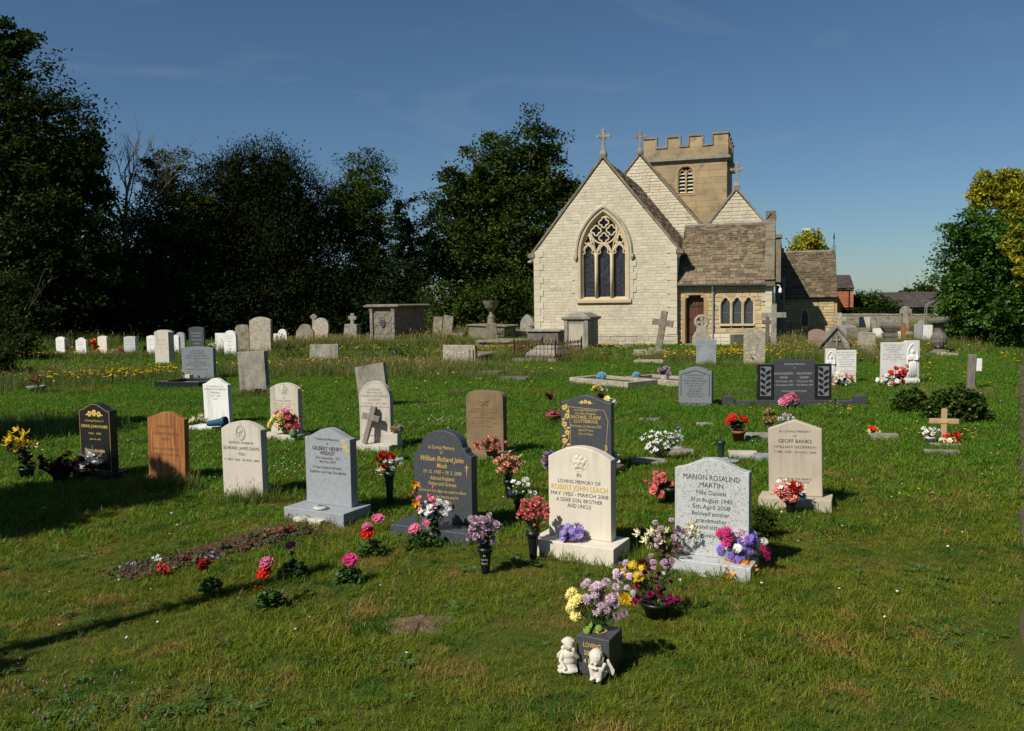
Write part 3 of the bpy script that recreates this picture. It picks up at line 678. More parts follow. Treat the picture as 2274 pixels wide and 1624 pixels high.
# ---- porch wing on the far right
PY, PX0, PX1, PE, PRZ, PRY = 10.2, 4.24, 7.28, 2.10, 4.72, 12.6
pl = inv_arch(.17, 1.1, 1.42)
wall('porch_wall', spans(lambda z: (PX0, PX1), [(5.75, pl, .55, 1.42)]), -.05, PE, PY, .16, (.25, .55), 'vestry_stone', church, seed=18, back_mat='golden_stone')
ps = Vector((0, PRY - PY + .2, PRZ - PE)); slated('porch_roof', (PX0, PY - .2, PE), (1, 0, 0), ps, PX1 - PX0 + .12, ps.length, 19, (.2, .42), church, nparts=0, seed=19)
ps2 = Vector((0, -(PRY - PY + .2), PRZ - PE)); slated('porch_rear_roof', (PX1 + .1, 2 * PRY - PY + .2, PE), (-1, 0, 0), ps2, PX1 - PX0 + .1, ps2.length, 12, (.3, .5), church, 0, seed=21)
mb = MB(); mb.prism([(PY + .01, -.05), (2 * PRY - PY, -.05), (2 * PRY - PY, PE), (PRY, PRZ - .05), (PY + .01, PE)], -.15, 0)
o = mb.build('porch_gable', 'golden_stone', church); o.matrix_local = SIDE(PX1 - .01)
mb = MB(); sweep(mb, [(5.75 + a, z) for a, z in arch_pts(.17, .55, 1.1, 1.42, 6)], [(.07, PY - .03), (0, PY - .03), (-.02, PY + .15)]); mb.box((5.75, PY - .01, .51), (.42, .12, .08)); lw = mb.build('lancet_window', 'dressed_stone', church)
g = MB(); g.add([(5.75 + a, PY + .1, z) for a, z in arch_pts(.17, .55, 1.1, 1.42, 6)], [tuple(range(15))]); g.build('pane', 'lattice_glass', lw)
mb = MB(); mb.tube([(PX1 + .05, PRY, PRZ), (PX1 + .05, PRY, PRZ + 1.05)], .022, 5); mb.frust(PRZ + .62, .02, .02, PRZ + .78, .10, .05, cx=PX1 + .05, cy=PRY); mb.frust(PRZ + .78, .10, .05, PRZ + 1.02, .01, .01, cx=PX1 + .05, cy=PRY)
for s in (-1, 1): mb.tube([(PX1 + .05, PRY, PRZ + .34), (PX1 + .05 + s * .1, PRY, PRZ + .26), (PX1 + .05 + s * .1, PRY, PRZ)], .014, 4)
mb.build('iron_finial', 'iron', church)
mb = MB()
for k in range(9): mb.tube([(PX0 + k * .32, PRY, PRZ + .0), (PX0 + .31 + k * .32, PRY, PRZ + .0)], .085, 6)
mb.build('ridge_tiles', 'coping_stone', church)

# ================================================================== trees
def crown_pts(ells, n, rng, k_per=34, csz=.13, shell=(.55, 1.02)):
    """points of a crown: leafy sprays (clusters) set through lumpy ellipsoids"""
    vol = np.array([(e[3] * e[4] * e[5]) ** .72 for e in ells]); vol /= vol.sum(); out = []; dirs = []
    for e, w in zip(ells, vol):
        c = np.array(e[:3]); r = np.array(e[3:6]); m_ = max(40, int(n * w)); K = max(6, m_ // k_per)
        d = rng.normal(size=(K, 3)); d /= np.linalg.norm(d, axis=1)[:, None]
        lump = 1 + .13 * np.sin(d[:, 0] * 5 + c[0]) * np.cos(d[:, 2] * 6 + c[1]) + .10 * np.sin(d[:, 1] * 9 + d[:, 0] * 7)
        rad = (rng.uniform(shell[0], shell[1], K) ** .8) * lump
        C = c + d * r * rad[:, None]; sz = rng.uniform(.55, 1.5, K) * csz * r.mean()
        i = rng.integers(0, K, m_); g = np.clip(rng.normal(size=(m_, 3)), -1.7, 1.7) * sz[i][:, None] * np.array([1.05, 1.05, .60])
        out.append(C[i] + g); dirs.append(d[i])
    return np.concatenate(out), np.concatenate(dirs)
def limb(mb, p, d, L, r, lev, rs, spread=.6, n=6):
    P = [Vector(p)]; d = Vector(d).normalized(); k = 5
    for i in range(k):
        d = (d + Vector((rs.uniform(-1, 1), rs.uniform(-1, 1), rs.uniform(-.3, .8))) * .16).normalized(); P.append(P[-1] + d * L / k)
    mb.tube(P, r, max(4, n), r2=r * .45)
    if lev > 0:
        for j in range(rs.randint(3, 4)):
            t = rs.choice(P[2:]); dd = (d + Vector((rs.uniform(-1, 1), rs.uniform(-1, 1), rs.uniform(-.2, .9))) * spread).normalized()
            limb(mb, t, dd, L * rs.uniform(.5, .75), r * .45, lev - 1, rs, spread, n - 1)
def tree(name, label, base, ells, n, leaf, L, W, seed, trunk=.22, up=.5, group=None, tilt=0, k_per=85, csz=.15, upright=0, h_fork=None, inner=True, cat='tree'):
    rng = np.random.default_rng(seed); rs = random.Random(seed)
    t = thing(name, label, cat, base, group=group)
    top = max(e[2] + e[5] for e in ells)
    tm = MB(); hf = h_fork or top * .3
    tm.tube([(0, 0, -.1), (.03, .02, hf * .35), (.0, .05, hf)], [trunk * 1.35, trunk, trunk * .85], 9)
    for e in ells:
        v = Vector((e[0], e[1], e[2])) - Vector((0, .05, hf * .8)); limb(tm, (0, .05, hf * .85), v, v.length * .62, trunk * .5, 1, rs, .45)
    tm.build('trunk', 'bark', t, smooth=True)
    P, D = crown_pts(ells, n, rng, k_per, csz)
    if upright: D = D * .35 + np.array([0, 0, upright])
    V = leaves(P, L, W, up, rng, D if upright else None, .45)
    if inner:
        m_ = n // 6; Q, _ = crown_pts([(e[0], e[1], e[2], e[3] * .66, e[4] * .66, e[5] * .68) for e in ells], m_, rng, 20, .12, (.1, 1))
        V = np.concatenate([V, leaves(Q, L * 1.9, W * 2.2, .3, rng)])
    link('crown', npmesh('crown', V, [leaf]), t)
    return t
def at(x, y, d):                                               # ground point below pixel column x at depth d
    r_ = ray(x, y); q = EYE + r_ * (d / r_.dot(_fw)); return Vector((q.x, q.y, 0)), q.z
def ell_px(base, d, x, y, rx, ry, rdep=None):                  # an ellipsoid seen at (x,y) with radii in pixels, at depth d
    q, z = at(x, y, d); s = d / FPX; return (q.x - base.x, q.y - base.y, z, rx * s, (rdep or rx) * s, ry * s)
TL = 'trees along the churchyard edge'
def tree_px(name, label, bx, d, els, n, leaf, L, W, seed, **k):
    b, _ = at(bx, 700, d)
    return tree(name, label, b, [ell_px(b, d + (e[5] if len(e) > 5 else 0), *e[:4], e[4] if len(e) > 4 else None) for e in els], n, leaf, L, W, seed, group=TL, **k)
tree_px('ash_tree', 'tall dark ash tree standing over the long grass at the churchyard edge', 20, 50, [(-40, 200, 130, 170), (60, 330, 160, 180), (-60, 430, 200, 200), (120, 470, 130, 170), (20, 110, 70, 80), (170, 330, 70, 90), (40, 600, 190, 140), (185, 420, 62, 120), (225, 600, 90, 110)], 66000, 'ash_leaf', .30, .14, 1, trunk=.3, csz=.13, k_per=110)
tree_px('ash_tree', 'small leafy ash tree growing between the bare tree and the great yew', 375, 56, [(370, 400, 66, 70), (400, 510, 95, 110), (340, 560, 80, 120), (385, 660, 110, 90)], 26000, 'maple_leaf', .22, .12, 2, trunk=.2)
tree_px('yew_tree', 'great black-green yew tree with a broad domed crown', 580, 60, [(570, 400, 105, 90), (500, 480, 90, 130), (640, 460, 88, 120), (560, 560, 170, 150), (690, 560, 60, 140), (470, 600, 80, 140), (600, 660, 190, 90)], 90000, 'yew_leaf', .28, .085, 3, trunk=.5, upright=1.0, csz=.13, k_per=22)
tree_px('ash_tree', 'rounded green ash tree between the great yew and the gap of sky', 805, 64, [(800, 430, 80, 82), (770, 500, 80, 100), (835, 530, 62, 100), (800, 630, 100, 100)], 30000, 'maple_leaf', .24, .105, 4, trunk=.22)
tree_px('thorn_tree', 'low dark thorn tree in the gap beside the rounded ash', 905, 62, [(905, 520, 36, 75), (915, 600, 48, 90), (900, 670, 70, 50), (885, 480, 20, 35)], 12000, 'dark_leaf', .2, .12, 5, trunk=.15)
tree_px('sycamore_tree', 'big full sycamore tree rising behind the left corner of the church', 1110, 68, [(1180, 360, 80, 105), (1080, 400, 85, 120), (1130, 470, 120, 130), (1010, 470, 70, 100), (1235, 430, 68, 110), (1060, 580, 110, 120), (970, 570, 55, 110), (1160, 600, 110, 120), (1080, 670, 120, 60)], 56000, 'maple_leaf', .27, .18, 6, trunk=.4, csz=.14, k_per=100)
# undergrowth that closes the view below the crowns
UG = 'bushes below the boundary trees'
def bush(name, label, x, d, els, n, leaf, L, W, seed, group=UG, k_per=30, up=.4, cat='bush', csz=.16):
    b, _ = at(x, 700, d); rng = np.random.default_rng(seed); rs = random.Random(seed)
    t = thing(name, label, cat, b, group=group)
    E_ = [ell_px(b, d + (e[5] if len(e) > 5 else 0), *e[:4], e[4] if len(e) > 4 else None) for e in els]
    P, _ = crown_pts(E_, n, rng, k_per, csz); P = P[P[:, 2] > .02]
    Q, _ = crown_pts([(e[0], e[1], e[2], e[3] * .7, e[4] * .7, e[5] * .75) for e in E_], n // 5, rng, 20, .2, (.05, 1)); Q = Q[Q[:, 2] > .05]
    link('foliage', npmesh('foliage', np.concatenate([leaves(P, L, W, up, rng), leaves(Q, L * 2.2, W * 2.2, .3, rng)]), [leaf]), t)
    sm = MB()
    for k in range(5): limb(sm, (rs.uniform(-.2, .2), rs.uniform(-.2, .2), -.05), (rs.uniform(-.6, .6), rs.uniform(-.6, .6), 1), E_[0][2] * 1.1, .035, 1, rs, .5, 5)
    sm.build('stem', 'bark', t)
    return t
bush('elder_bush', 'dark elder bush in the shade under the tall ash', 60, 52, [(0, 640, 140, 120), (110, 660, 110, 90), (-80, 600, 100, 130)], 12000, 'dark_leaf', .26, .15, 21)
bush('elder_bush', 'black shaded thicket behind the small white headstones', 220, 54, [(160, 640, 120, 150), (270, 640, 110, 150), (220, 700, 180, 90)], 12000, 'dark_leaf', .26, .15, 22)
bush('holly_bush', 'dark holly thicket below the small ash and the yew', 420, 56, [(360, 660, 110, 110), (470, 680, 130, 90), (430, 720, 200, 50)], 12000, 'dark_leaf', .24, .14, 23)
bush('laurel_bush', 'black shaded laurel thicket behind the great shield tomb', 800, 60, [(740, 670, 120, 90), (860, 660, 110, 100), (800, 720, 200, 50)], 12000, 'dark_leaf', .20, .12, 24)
bush('laurel_bush', 'green laurel bush behind the stone urn by the church corner', 1130, 56, [(1120, 660, 60, 60), (1060, 690, 60, 50), (1175, 690, 40, 50), (1000, 690, 70, 60)], 9000, 'maple_leaf', .17, .12, 25)
bush('bramble_bush', 'bramble bush on the long grass under the tall ash', 20, 45, [(10, 665, 60, 60), (50, 705, 60, 45), (-30, 700, 70, 60)], 6000, 'ash_leaf', .2, .12, 26)
bush('weed_thicket', 'dark tangled weeds and tall grass at the churchyard edge before the tall ash', 15, 34, [(0, 745, 60, 60), (55, 765, 45, 38), (-50, 740, 60, 70)], 5000, 'ash_leaf', .12, .06, 27)
bush('weed_thicket', 'dark tangled weeds behind the old stone planter', 0, 24, [(-10, 800, 50, 60), (30, 830, 34, 34)], 3000, 'ash_leaf', .09, .045, 28)
# the bare tree
bt = thing('bare_tree', 'leafless grey dead tree with twisted branches against the sky', 'tree', at(285, 700, 54)[0], group=TL)
rs = random.Random(5); mb = MB(); mb.tube([(0, 0, -.1), (.15, 0, 3.2), (.0, .1, 8.0)], .26, 8, r2=.16)
for k in range(7):
    a = k * .9; limb(mb, (0, .1, 6.6 + .17 * k), (math.cos(a) * .9, math.sin(a) * .5, .95), 3.4 + .3 * (k % 3), .10, 3, rs, .85, 5)
mb.build('branches', 'bare_twig', bt, smooth=True)
# evergreen pair at the right edge
def right_bush():
    b, _ = at(2230, 740, 34)
    els = [ell_px(b, 34, *e) for e in [(2190, 600, 95, 140), (2160, 540, 70, 75), (2250, 640, 110, 130), (2130, 660, 50, 110), (2200, 700, 110, 70), (2290, 560, 80, 120)]]
    tree('laurel_tree', 'big rounded dark green laurel beside the path', b, els, 34000, 'laurel_leaf', .165, .085, 31, trunk=.14, group='evergreens by the path', csz=.14, h_fork=.8)
    b, _ = at(2260, 740, 36.5)
    els = [ell_px(b, 36.5 + (e[5] if len(e) > 5 else 0), *e[:5]) for e in [(2240, 470, 46, 90), (2275, 520, 62, 120), (2258, 425, 34, 55), (2178, 445, 30, 62), (2200, 418, 34, 48), (2252, 520, 26, 60, None, -4.6), (2276, 600, 24, 50, None, -5.0)]]
    tree('golden_cypress', 'tall golden yellow cypress rising behind the laurel', b, els, 20000, 'gold_leaf', .18, .07, 32, trunk=.15, group='evergreens by the path', upright=.9, csz=.13, h_fork=1.2, k_per=40)
right_bush()
b, _ = at(1797, 700, 64)
tree('golden_cypress', 'golden yellow cypress showing above the porch roof of the church', b, [ell_px(b, 64, 1793, 548, 34, 40), ell_px(b, 64, 1778, 590, 38, 60), ell_px(b, 64, 1808, 585, 36, 52), ell_px(b, 64, 1790, 650, 50, 60)], 14000, 'gold_leaf', .26, .13, 33, trunk=.2, upright=.6, k_per=26)
# unseen row of laurels, added to keep sky light off the stones' right sides
d_ = (PB - PA).normalized(); n_v = Vector((d_.y, -d_.x, 0))
for k in range(9):
    p = PA + d_ * (-9 + k * 3.1) + n_v * (4.6 + .4 * (k % 2))
    tree('laurel_tree', 'unseen dark laurel tree added beyond the path to block sky light', p, [(0, 0, 2.2, 1.7, 1.7, 2.1), (.3, .5, 4.2, 1.4, 1.4, 1.5), (-.3, -.6, 1.4, 1.6, 1.6, 1.3)], 1600, 'dark_leaf', .42, .24, 80 + k, trunk=.14, group='evergreens by the path')
# outside the view on the left: two shading trees, a third added for dapple
for k, (x, y, s_, r_) in enumerate(((-8.25, 5.85, .86, 41), (-11.6, 11.0, 1.0, 42), (-6.75, 1.1, .80, 43))):
    tree('ash_tree', ['ash tree whose shade falls on the black gilded headstone', 'ash tree whose shade falls across the grass behind the black gilded headstone', 'small unseen ash tree added behind the tall wooden pole to dapple the clover with shade'][k], Vector((x, y, 0)), [(0, 0, 4.6 * s_, 1.15, 1.15, .9), (.45, .35, 5.1 * s_, .7, .7, .6), (-.6, -.5, 4.0 * s_, 1.0, 1.0, .8), (.2, -.2, 4.4 * s_, 1.2, 1.2, .7)], 10000 if k < 2 else 3200, 'ash_leaf', .2, .13, r_, trunk=.18)
pole = MB(); pole.tube([(0, 0, -.1), (0, 0, 6.1)], .10, 10, r2=.075)
e_ = gp(690, 1268); L_ = 6.0 / math.tan(SUN_EL); px_, py_ = e_.x - L_ * .741, e_.y - L_ * .671
po = thing('wooden_pole', 'tall round wooden pole casting a thin straight shadow over the grass', 'pole', (px_, py_, 0)); pole.build('shaft', 'grey_wood', po, smooth=True)
mb = MB(); mb.lathe([(.09, 0), (.10, .02), (.0, .12)], 10, (0, 0, 6.08)); mb.build('cap', 'lead_grey', po)

# ================================================================== beyond the churchyard
def far_house():
    b, _ = at(1878, 700, 74); t = thing('brick_house', 'red brick house with dark tiled roof beyond the church porch', 'house', b, R(-16)); s = 74 / FPX
    w, dp, ez, rz_ = 3.4, 7.0, hz(b, 640), hz(b, 609)
    x0 = -2.9
    mb = MB(); mb.obox((x0, 0, -.05), (w, 0, 0), (0, dp, 0), (0, 0, ez + .05)); wl = mb.build('wall', 'brick', t)
    sm = MB(); rs = random.Random(3)
    z = 0
    while z < ez - .1:
        x = x0
        while x < x0 + w - .05: sm.box((x + .22, -.004, z + .07), (.42, .02, .125)); x += .44
        z += .14
    sm.build('bricks', 'brick', wl, kind='stuff')
    slated('roof', (x0 - .15, -.2, ez - .02), (1, 0, 0), Vector((0, 3.6, rz_ - ez)), w + .3, Vector((0, 3.6, rz_ - ez)).length, 12, (.3, .34), t, 0, seed=51, mname='clay_tile')
    mb = MB(); mb.prism([(0, ez), (dp, ez), (3.5, rz_ - .1)], 0, .2); g = mb.build('gable', 'brick', t); g.matrix_local = Matrix.Translation((x0 + w, 0, 0)) @ Matrix.Rotation(R(90), 4, 'Z')
    mb = MB(); mb.tube([(x0 + w - .25, -.06, 0), (x0 + w - .25, -.06, ez - .1), (x0 + w - .25, -.2, ez)], .05, 6); mb.build('downpipe', 'iron', t)
    mb = MB(); mb.obox((x0 - .6, -1.5, -.05), (1.9, 0, 0), (0, 1.4, 0), (0, 0, 1.5)); pw_ = mb.build('lean_to', 'white_paint', t)
    mb = MB(); mb.obox((x0 - .7, -1.7, 1.45), (2.1, 0, 0), (0, 1.65, .9), (0, -.04, .08)); mb.build('lean_to_roof', 'clay_tile', t)
    mb = MB(); mb.box((x0 + .6, -1.53, .85), (.5, .06, 1.0)); mb.build('lean_to_window', 'glass_dark', t)
far_house()
def barn():
    b, _ = at(2030, 700, 92); t = thing('barn', 'long low barn with a dark tiled roof beyond the far hedge', 'barn', b, R(-6)); rz_, ez = hz(b, 648), hz(b, 694) + .1
    w = 7.6; x0 = -3.35
    mb = MB(); mb.obox((x0, 0, -.05), (w, 0, 0), (0, 8, 0), (0, 0, ez)); mb.build('wall', 'brick', t)
    v = Vector((0, 4, rz_ - ez)); slated('roof', (x0 - .2, -.25, ez - .05), (1, 0, 0), v, w + .4, v.length, 16, (.3, .4), t, 0, seed=52, mname='clay_tile')
    v2 = Vector((0, -4, rz_ - ez)); slated('rear_roof', (x0 + w + .2, 7.75, ez - .05), (-1, 0, 0), v2, w + .4, v2.length, 8, (.4, .5), t, 0, seed=53, mname='clay_tile')
    for k, z in enumerate((.30, .62)):
        mb = MB(); nn = Vector((0, -v.z, v.y)).normalized(); mb.obox(Vector((x0 + .05, -.25, ez - .05)) + v * (.9 - z * .45) + nn * .12, (.5, 0, 0), v * .06, nn * .05); mb.build('skylight', 'lead_grey', t)
barn()
# old chimney of the house behind the golden cypress
b, _ = at(1789, 700, 72)
ct = thing('cottage', 'distant cottage hidden by the golden cypress with only its pale chimney showing', 'house', b, R(-16)); hh = hz(b, 505)
mb = MB(); mb.obox((-2, 0, -.05), (4, 0, 0), (0, 5, 0), (0, 0, 3.4)); mb.build('wall', 'chancel_stone', ct)
mb = MB(); mb.prism([(-2.2, 3.4), (2.2, 3.4), (0, 5.6)], -.2, 5.2); rf_ = mb.build('roof', 'clay_tile', ct)
mb = MB(); mb.box((.05, 1.5, (hh + 4.5) / 2), (.55, .6, hh - 4.5)); mb.box((.05, 1.5, hh - .12), (.68, .72, .12)); mb.build('chimney', 'chancel_stone', rf_)
FT = 'far trees beyond the hedge'
bush('far_shrub', 'mid green shrub beyond the hedge next to the brick house', 1925, 78, [(1925, 672, 40, 24), (1900, 682, 26, 16), (1960, 685, 40, 22)], 5000, 'maple_leaf', .22, .14, 61, group=FT)
bush('far_shrub', 'loose green treetops showing over the barn roof', 2040, 105, [(2045, 645, 34, 16), (2020, 650, 20, 12), (2072, 650, 22, 16), (2060, 690, 90, 40)], 5000, 'maple_leaf', .32, .2, 62, group=FT)
bush('far_shrub', 'dark shrub beyond the hedge in front of the barn', 1985, 84, [(1975, 690, 30, 12), (1935, 692, 30, 10)], 2500, 'dark_leaf', .2, .13, 63, group=FT)
# clipped hedge and low stone wall across the far end
def far_line():
    a, b_ = at(1866, 700, 66)[0], at(2250, 700, 54)[0]; d = b_ - a; L = d.length; ang = math.atan2(d.y, d.x)
    t = thing('clipped_hedge', 'long clipped dark green hedge behind the low churchyard wall', 'hedge', a, ang)
    rng = np.random.default_rng(9); n = 9000; P = np.stack([rng.uniform(0, L, n), rng.uniform(0, 1.0, n), rng.uniform(.1, 1.30, n)], 1)
    f = rng.integers(0, 3, n); P[f == 0, 1] = rng.uniform(0, .08, (f == 0).sum()); P[f == 1, 2] = rng.uniform(1.22, 1.32, (f == 1).sum())
    link('foliage', npmesh('foliage', leaves(P, .13, .09, .3, rng), ['dark_leaf']), t)
    mb = MB(); mb.obox((0, .15, -.05), (L, 0, 0), (0, .7, 0), (0, 0, 1.2)); mb.build('core', 'dark_leaf', t)
    a, b_ = at(1866, 700, 63)[0], at(2250, 700, 51)[0]; d = b_ - a; L = d.length; ang = math.atan2(d.y, d.x)
    t = thing('churchyard_wall', 'low dry stone churchyard wall in front of the clipped hedge', 'wall', a, ang)
    w = wall('wall_body', spans(lambda z: (0, L), []), -.05, .80, 0, .16, (.25, .55), 'old_stone', t, seed=77)
    mb = MB(); mb.obox((0, .01, -.05), (L, 0, 0), (0, .4, 0), (0, 0, .83)); mb.build('wall_core', 'mortar', t)
    mb = MB(); x = 0
    while x < L - .1:
        w_ = min(U(.4, .7), L - x); mb.obox((x, -.05, .80 + U(0, .03)), (w_ - .015, 0, 0), (0, .5, 0), (0, 0, .10)); x += w_
    mb.build('wall_capping', 'grey_old', t)
far_line()
# rose arch by the barn
b, _ = at(2071, 690, 50); t = thing('garden_arch', 'round grey wooden garden arch beside the laurel', 'arch', b, R(-15)); s = 50 / FPX
mb = MB(); r_ = 13.5 * s; zc = hz(b, 684)
for yy in (-.25, .25):
    mb.tube([(-r_, yy, 0), (-r_, yy, zc)] + [(r_ * math.cos(a), yy, zc + r_ * math.sin(a)) for a in [math.pi - math.pi * i / 12 for i in range(1, 12)]] + [(r_, yy, zc), (r_, yy, 0)], .032, 6)
for a in range(7): mb.tube([(r_ * math.cos(math.pi * a / 6), -.25, zc + r_ * math.sin(math.pi * a / 6)), (r_ * math.cos(math.pi * a / 6), .25, zc + r_ * math.sin(math.pi * a / 6))], .025, 4)
mb.build('frame', 'grey_wood', t)

# nettles and weeds grown up among the old tombs
WP = 'weed clumps among the old tombs'
for k, (x, y, w, h, lab) in enumerate(((885, 795, 46, 34, 'nettle clump at the right foot of the great shield tomb'), (1005, 770, 40, 34, 'weed clump behind the open-ended table tomb'), (930, 800, 50, 26, 'low green weeds in the grass between shield tomb and table tomb'), (1120, 752, 40, 30, 'green weeds against the ruined tomb under the urn'), (1215, 762, 34, 20, 'weeds growing between chest tomb and railings'), (655, 800, 60, 22, 'low weeds in front of the domed old headstone'), (770, 775, 46, 30, 'tall weeds left of the small cross on its block'), (1075, 826, 44, 20, 'weeds over the mossy stone lump by the table tomb'), (1345, 790, 24, 12, 'small weed clump by the chancel tomb lid'), (1905, 800, 34, 18, 'weeds between the two white memorials'), (2120, 770, 40, 22, 'weeds in the shade at the foot of the laurel'), (1770, 790, 30, 24, 'weed clump by the tall plain stone cross'), (820, 800, 40, 18, 'low weeds at the left foot of the great shield tomb'))):
    G = gp(x, y); sc_ = mpp(G); t = thing('weed_clump', lab, 'weeds', G, 0, WP); g = np.random.default_rng(300 + k); n = 420
    a = g.uniform(0, 6.283, n); r = np.sqrt(g.uniform(0, 1, n)); hh = h * sc_ * (1 - .55 * r ** 2) * (.75 + .35 * np.sin(a * 3 + k)); P = np.stack([r * np.cos(a) * w * sc_ * .6, r * np.sin(a) * w * sc_ * .5, g.uniform(.05, 1, n) * hh], 1)
    link('foliage', npmesh('foliage', leaves(P, .11, .05, .35, g), [['plant_leaf', 'maple_leaf'][k % 2]]), t)
    sm = MB()
    for q in range(14): i = g.integers(0, n); sm.tube([(P[i, 0] * .8, P[i, 1] * .8, -.02), (P[i, 0], P[i, 1], hh[i] * 1.05)], .006, 3)
    sm.build('stems', 'bark', t)

# ================================================================== gravestones
STH = R(27)                                                    # the stones' fronts turn about 27 degrees to the left
_txt = bpy.data.curves.new('lettering', 'FONT'); _txt_ob = bpy.data.objects.new('lettering', _txt)
def text_geo(s, bold=0., shear=0.):
    _txt.body = s; _txt.size = 1; _txt.offset = bold; _txt.shear = shear; _txt.resolution_u = 2; _txt.fill_mode = 'FRONT'
    me = bpy.data.meshes.new_from_object(_txt_ob)
    v = [tuple(x.co) for x in me.vertices]; f = [tuple(p.vertices) for p in me.polygons]; bpy.data.meshes.remove(me)
    return v, f
def lettering(mb, s, cx, z, w, h, y, bold=0., shear=0., mi=0, rise=0):
    """one line: centred on cx, baseline z, fitted to width w, capital height h"""
    v, f = text_geo(s, bold, shear)
    if not v: return
    x0 = min(p[0] for p in v); x1 = max(p[0] for p in v); k = w / max(1e-6, x1 - x0); kh = h / .69
    mb.add([(cx + (p[0] - (x0 + x1) / 2) * k, y, z + p[1] * kh) for p in v], f, mi)
def prof(kind, W, H, rise):
    a = W / 2; sh = H - rise; n = 14
    if kind == 'flat': top = [(-a, H), (a, H)]
    elif kind == 'tilt': top = [(-a, H - rise), (-a * .6, H - rise * .9), (a, H)]
    elif kind == 'seg': top = [(-a + 2 * a * i / n, sh + rise * (1 - (2 * i / n - 1) ** 2)) for i in range(n + 1)]
    elif kind == 'round': top = [(-a * math.cos(math.pi * i / n), sh + rise * math.sin(math.pi * i / n)) for i in range(n + 1)]
    elif kind == 'rsh': top = [(-a * math.copysign(abs(math.cos(math.pi * i / n)) ** .62, math.cos(math.pi * i / n)), sh + rise * abs(math.sin(math.pi * i / n)) ** .8) for i in range(n + 1)]
    elif kind == 'ogee': top = [(-a + 2 * a * i / (n + 4), sh + rise * (.5 - .5 * math.cos(2 * math.pi * i / (n + 4))) ** .9) for i in range(n + 5)]
    elif kind == 'gable': top = [(-a, sh), (0, H), (a, sh)]
    elif kind == 'gothic': f = inv_arch(a, sh, H); top = [(-f(sh + rise * i / 8), sh + rise * i / 8) for i in range(8)] + [(0, H)] + [(f(sh + rise * i / 8), sh + rise * i / 8) for i in range(7, -1, -1)]
    elif kind == 'dome':
        L = [(-a, sh), (-a * .93, sh + rise * .03), (-a * .84, sh + rise * .14), (-a * .79, sh + rise * .30), (-a * .72, sh + rise * .34)] + [(-a * .70 * math.cos(t), sh + rise * .36 + rise * .64 * math.sin(t)) for t in [.05 + 1.52 * i / 8 for i in range(9)]]
        top = L + [(-x, z) for x, z in reversed(L)]
    elif kind == 'scoop':
        L = [(-a, sh), (-a * .84, sh), (-a * .80, sh + rise * .05), (-a * .68, sh + rise * .35)] + [(-a * .68 + a * .68 * i / 6, sh + rise * (.35 + .65 * math.sin(math.pi / 2 * i / 6))) for i in range(1, 7)]
        top = L + [(-x, z) for x, z in reversed(L[:-1])]
    return [(-a, 0)] + top + [(a, 0)]
HS = {}
def headstone(key, label, xl, xr, yt, yb, mname, kind='seg', rise=.12, th=.09, plinth=None, pm=None, rz=STH, lean=(0, 0), text=(), ink='ink', cat='gravestone', group=None, bevel=.004, wk=1., frame=None):
    """xl..xr front face and yt..yb its top and foot as seen; plinth = (extra width, depth, height, forward share)"""
    ph = plinth[2] if plinth else 0
    G = gp((xl + xr) / 2, yb, ph); s = mpp(G)
    W = (xr - xl) * s / (math.cos(rz) + (G.x / G.y) * math.sin(rz)) * wk
    H = hz(Vector((G.x, G.y, 0)), yt) - ph; rise = rise * W
    fr = Vector((-math.sin(rz), -math.cos(rz), 0)); C = Vector((G.x, G.y, 0)) - fr * th / 2
    t = thing('headstone', label, cat, (C.x, C.y, 0), -rz, group, lean)
    z0 = ph if plinth else -.06
    if plinth:
        e, dpt, h, fwd = plinth; mb = MB(); mb.obox((-W / 2 - e, -th / 2 - (dpt - th) * fwd, -.04), (W + 2 * e, 0, 0), (0, dpt, 0), (0, 0, h + .04)); mb.build('plinth', pm or mname, t, bevel=.006)
        q = Matrix.Rotation(-rz, 3, 'Z') @ Vector((0, -(dpt - th) * (fwd - .5), 0)); keep(C.x + q.x, C.y + q.y, -rz, W / 2 + e, dpt / 2)
    else: keep(C.x, C.y, -rz, W / 2, th / 2)
    P = prof(kind, W, H - (z0 - ph), rise); mb = MB(); mb.prism(P, -th / 2, th / 2); o = mb.build('slab', mname, t, loc=(0, 0, z0 + (.001 if plinth else 0)), bevel=bevel)
    top = ph + H; yf = -th / 2 - .0015
    inks = {}
    for ln in text:                                            # (string, depth below top as share of H, width share, height share, ink, bold, shear)
        sx, t_, w_, h_ = ln[:4]; ik = ln[4] if len(ln) > 4 and ln[4] else ink; bd = ln[5] if len(ln) > 5 else .0; shr = ln[6] if len(ln) > 6 else 0; cx = ln[7] * W if len(ln) > 7 else 0
        lettering(inks.setdefault(ik, MB()), sx, cx, top - t_ * H, w_ * W, h_ * H, yf, bd, shr)
    for ik, mb in inks.items(): mb.build('inscription', ik, t)
    if frame:
        ik, inset, wd = frame; pts = [(x * (1 - 2 * inset / W), ph + (z + (z0 - ph)) * 1 - (inset if z > H * .3 else -inset)) for x, z in P]
        mb = MB(); n = len(pts)
        for i in range(n - 1 if False else n):
            a, b = Vector((*pts[i], 0)), Vector((*pts[(i + 1) % n], 0)); d = (b - a)
            if d.length < 1e-5: continue
            nn = Vector((-d.y, d.x, 0)).normalized() * wd
            mb.add([(a.x, yf, a.y), (b.x, yf, b.y), (b.x + nn.x, yf, b.y + nn.y), (a.x + nn.x, yf, a.y + nn.y)], [(0, 1, 2, 3)])
        mb.build('border', ik, t)
    HS[key] = (t, W, H, th, ph)
    return t
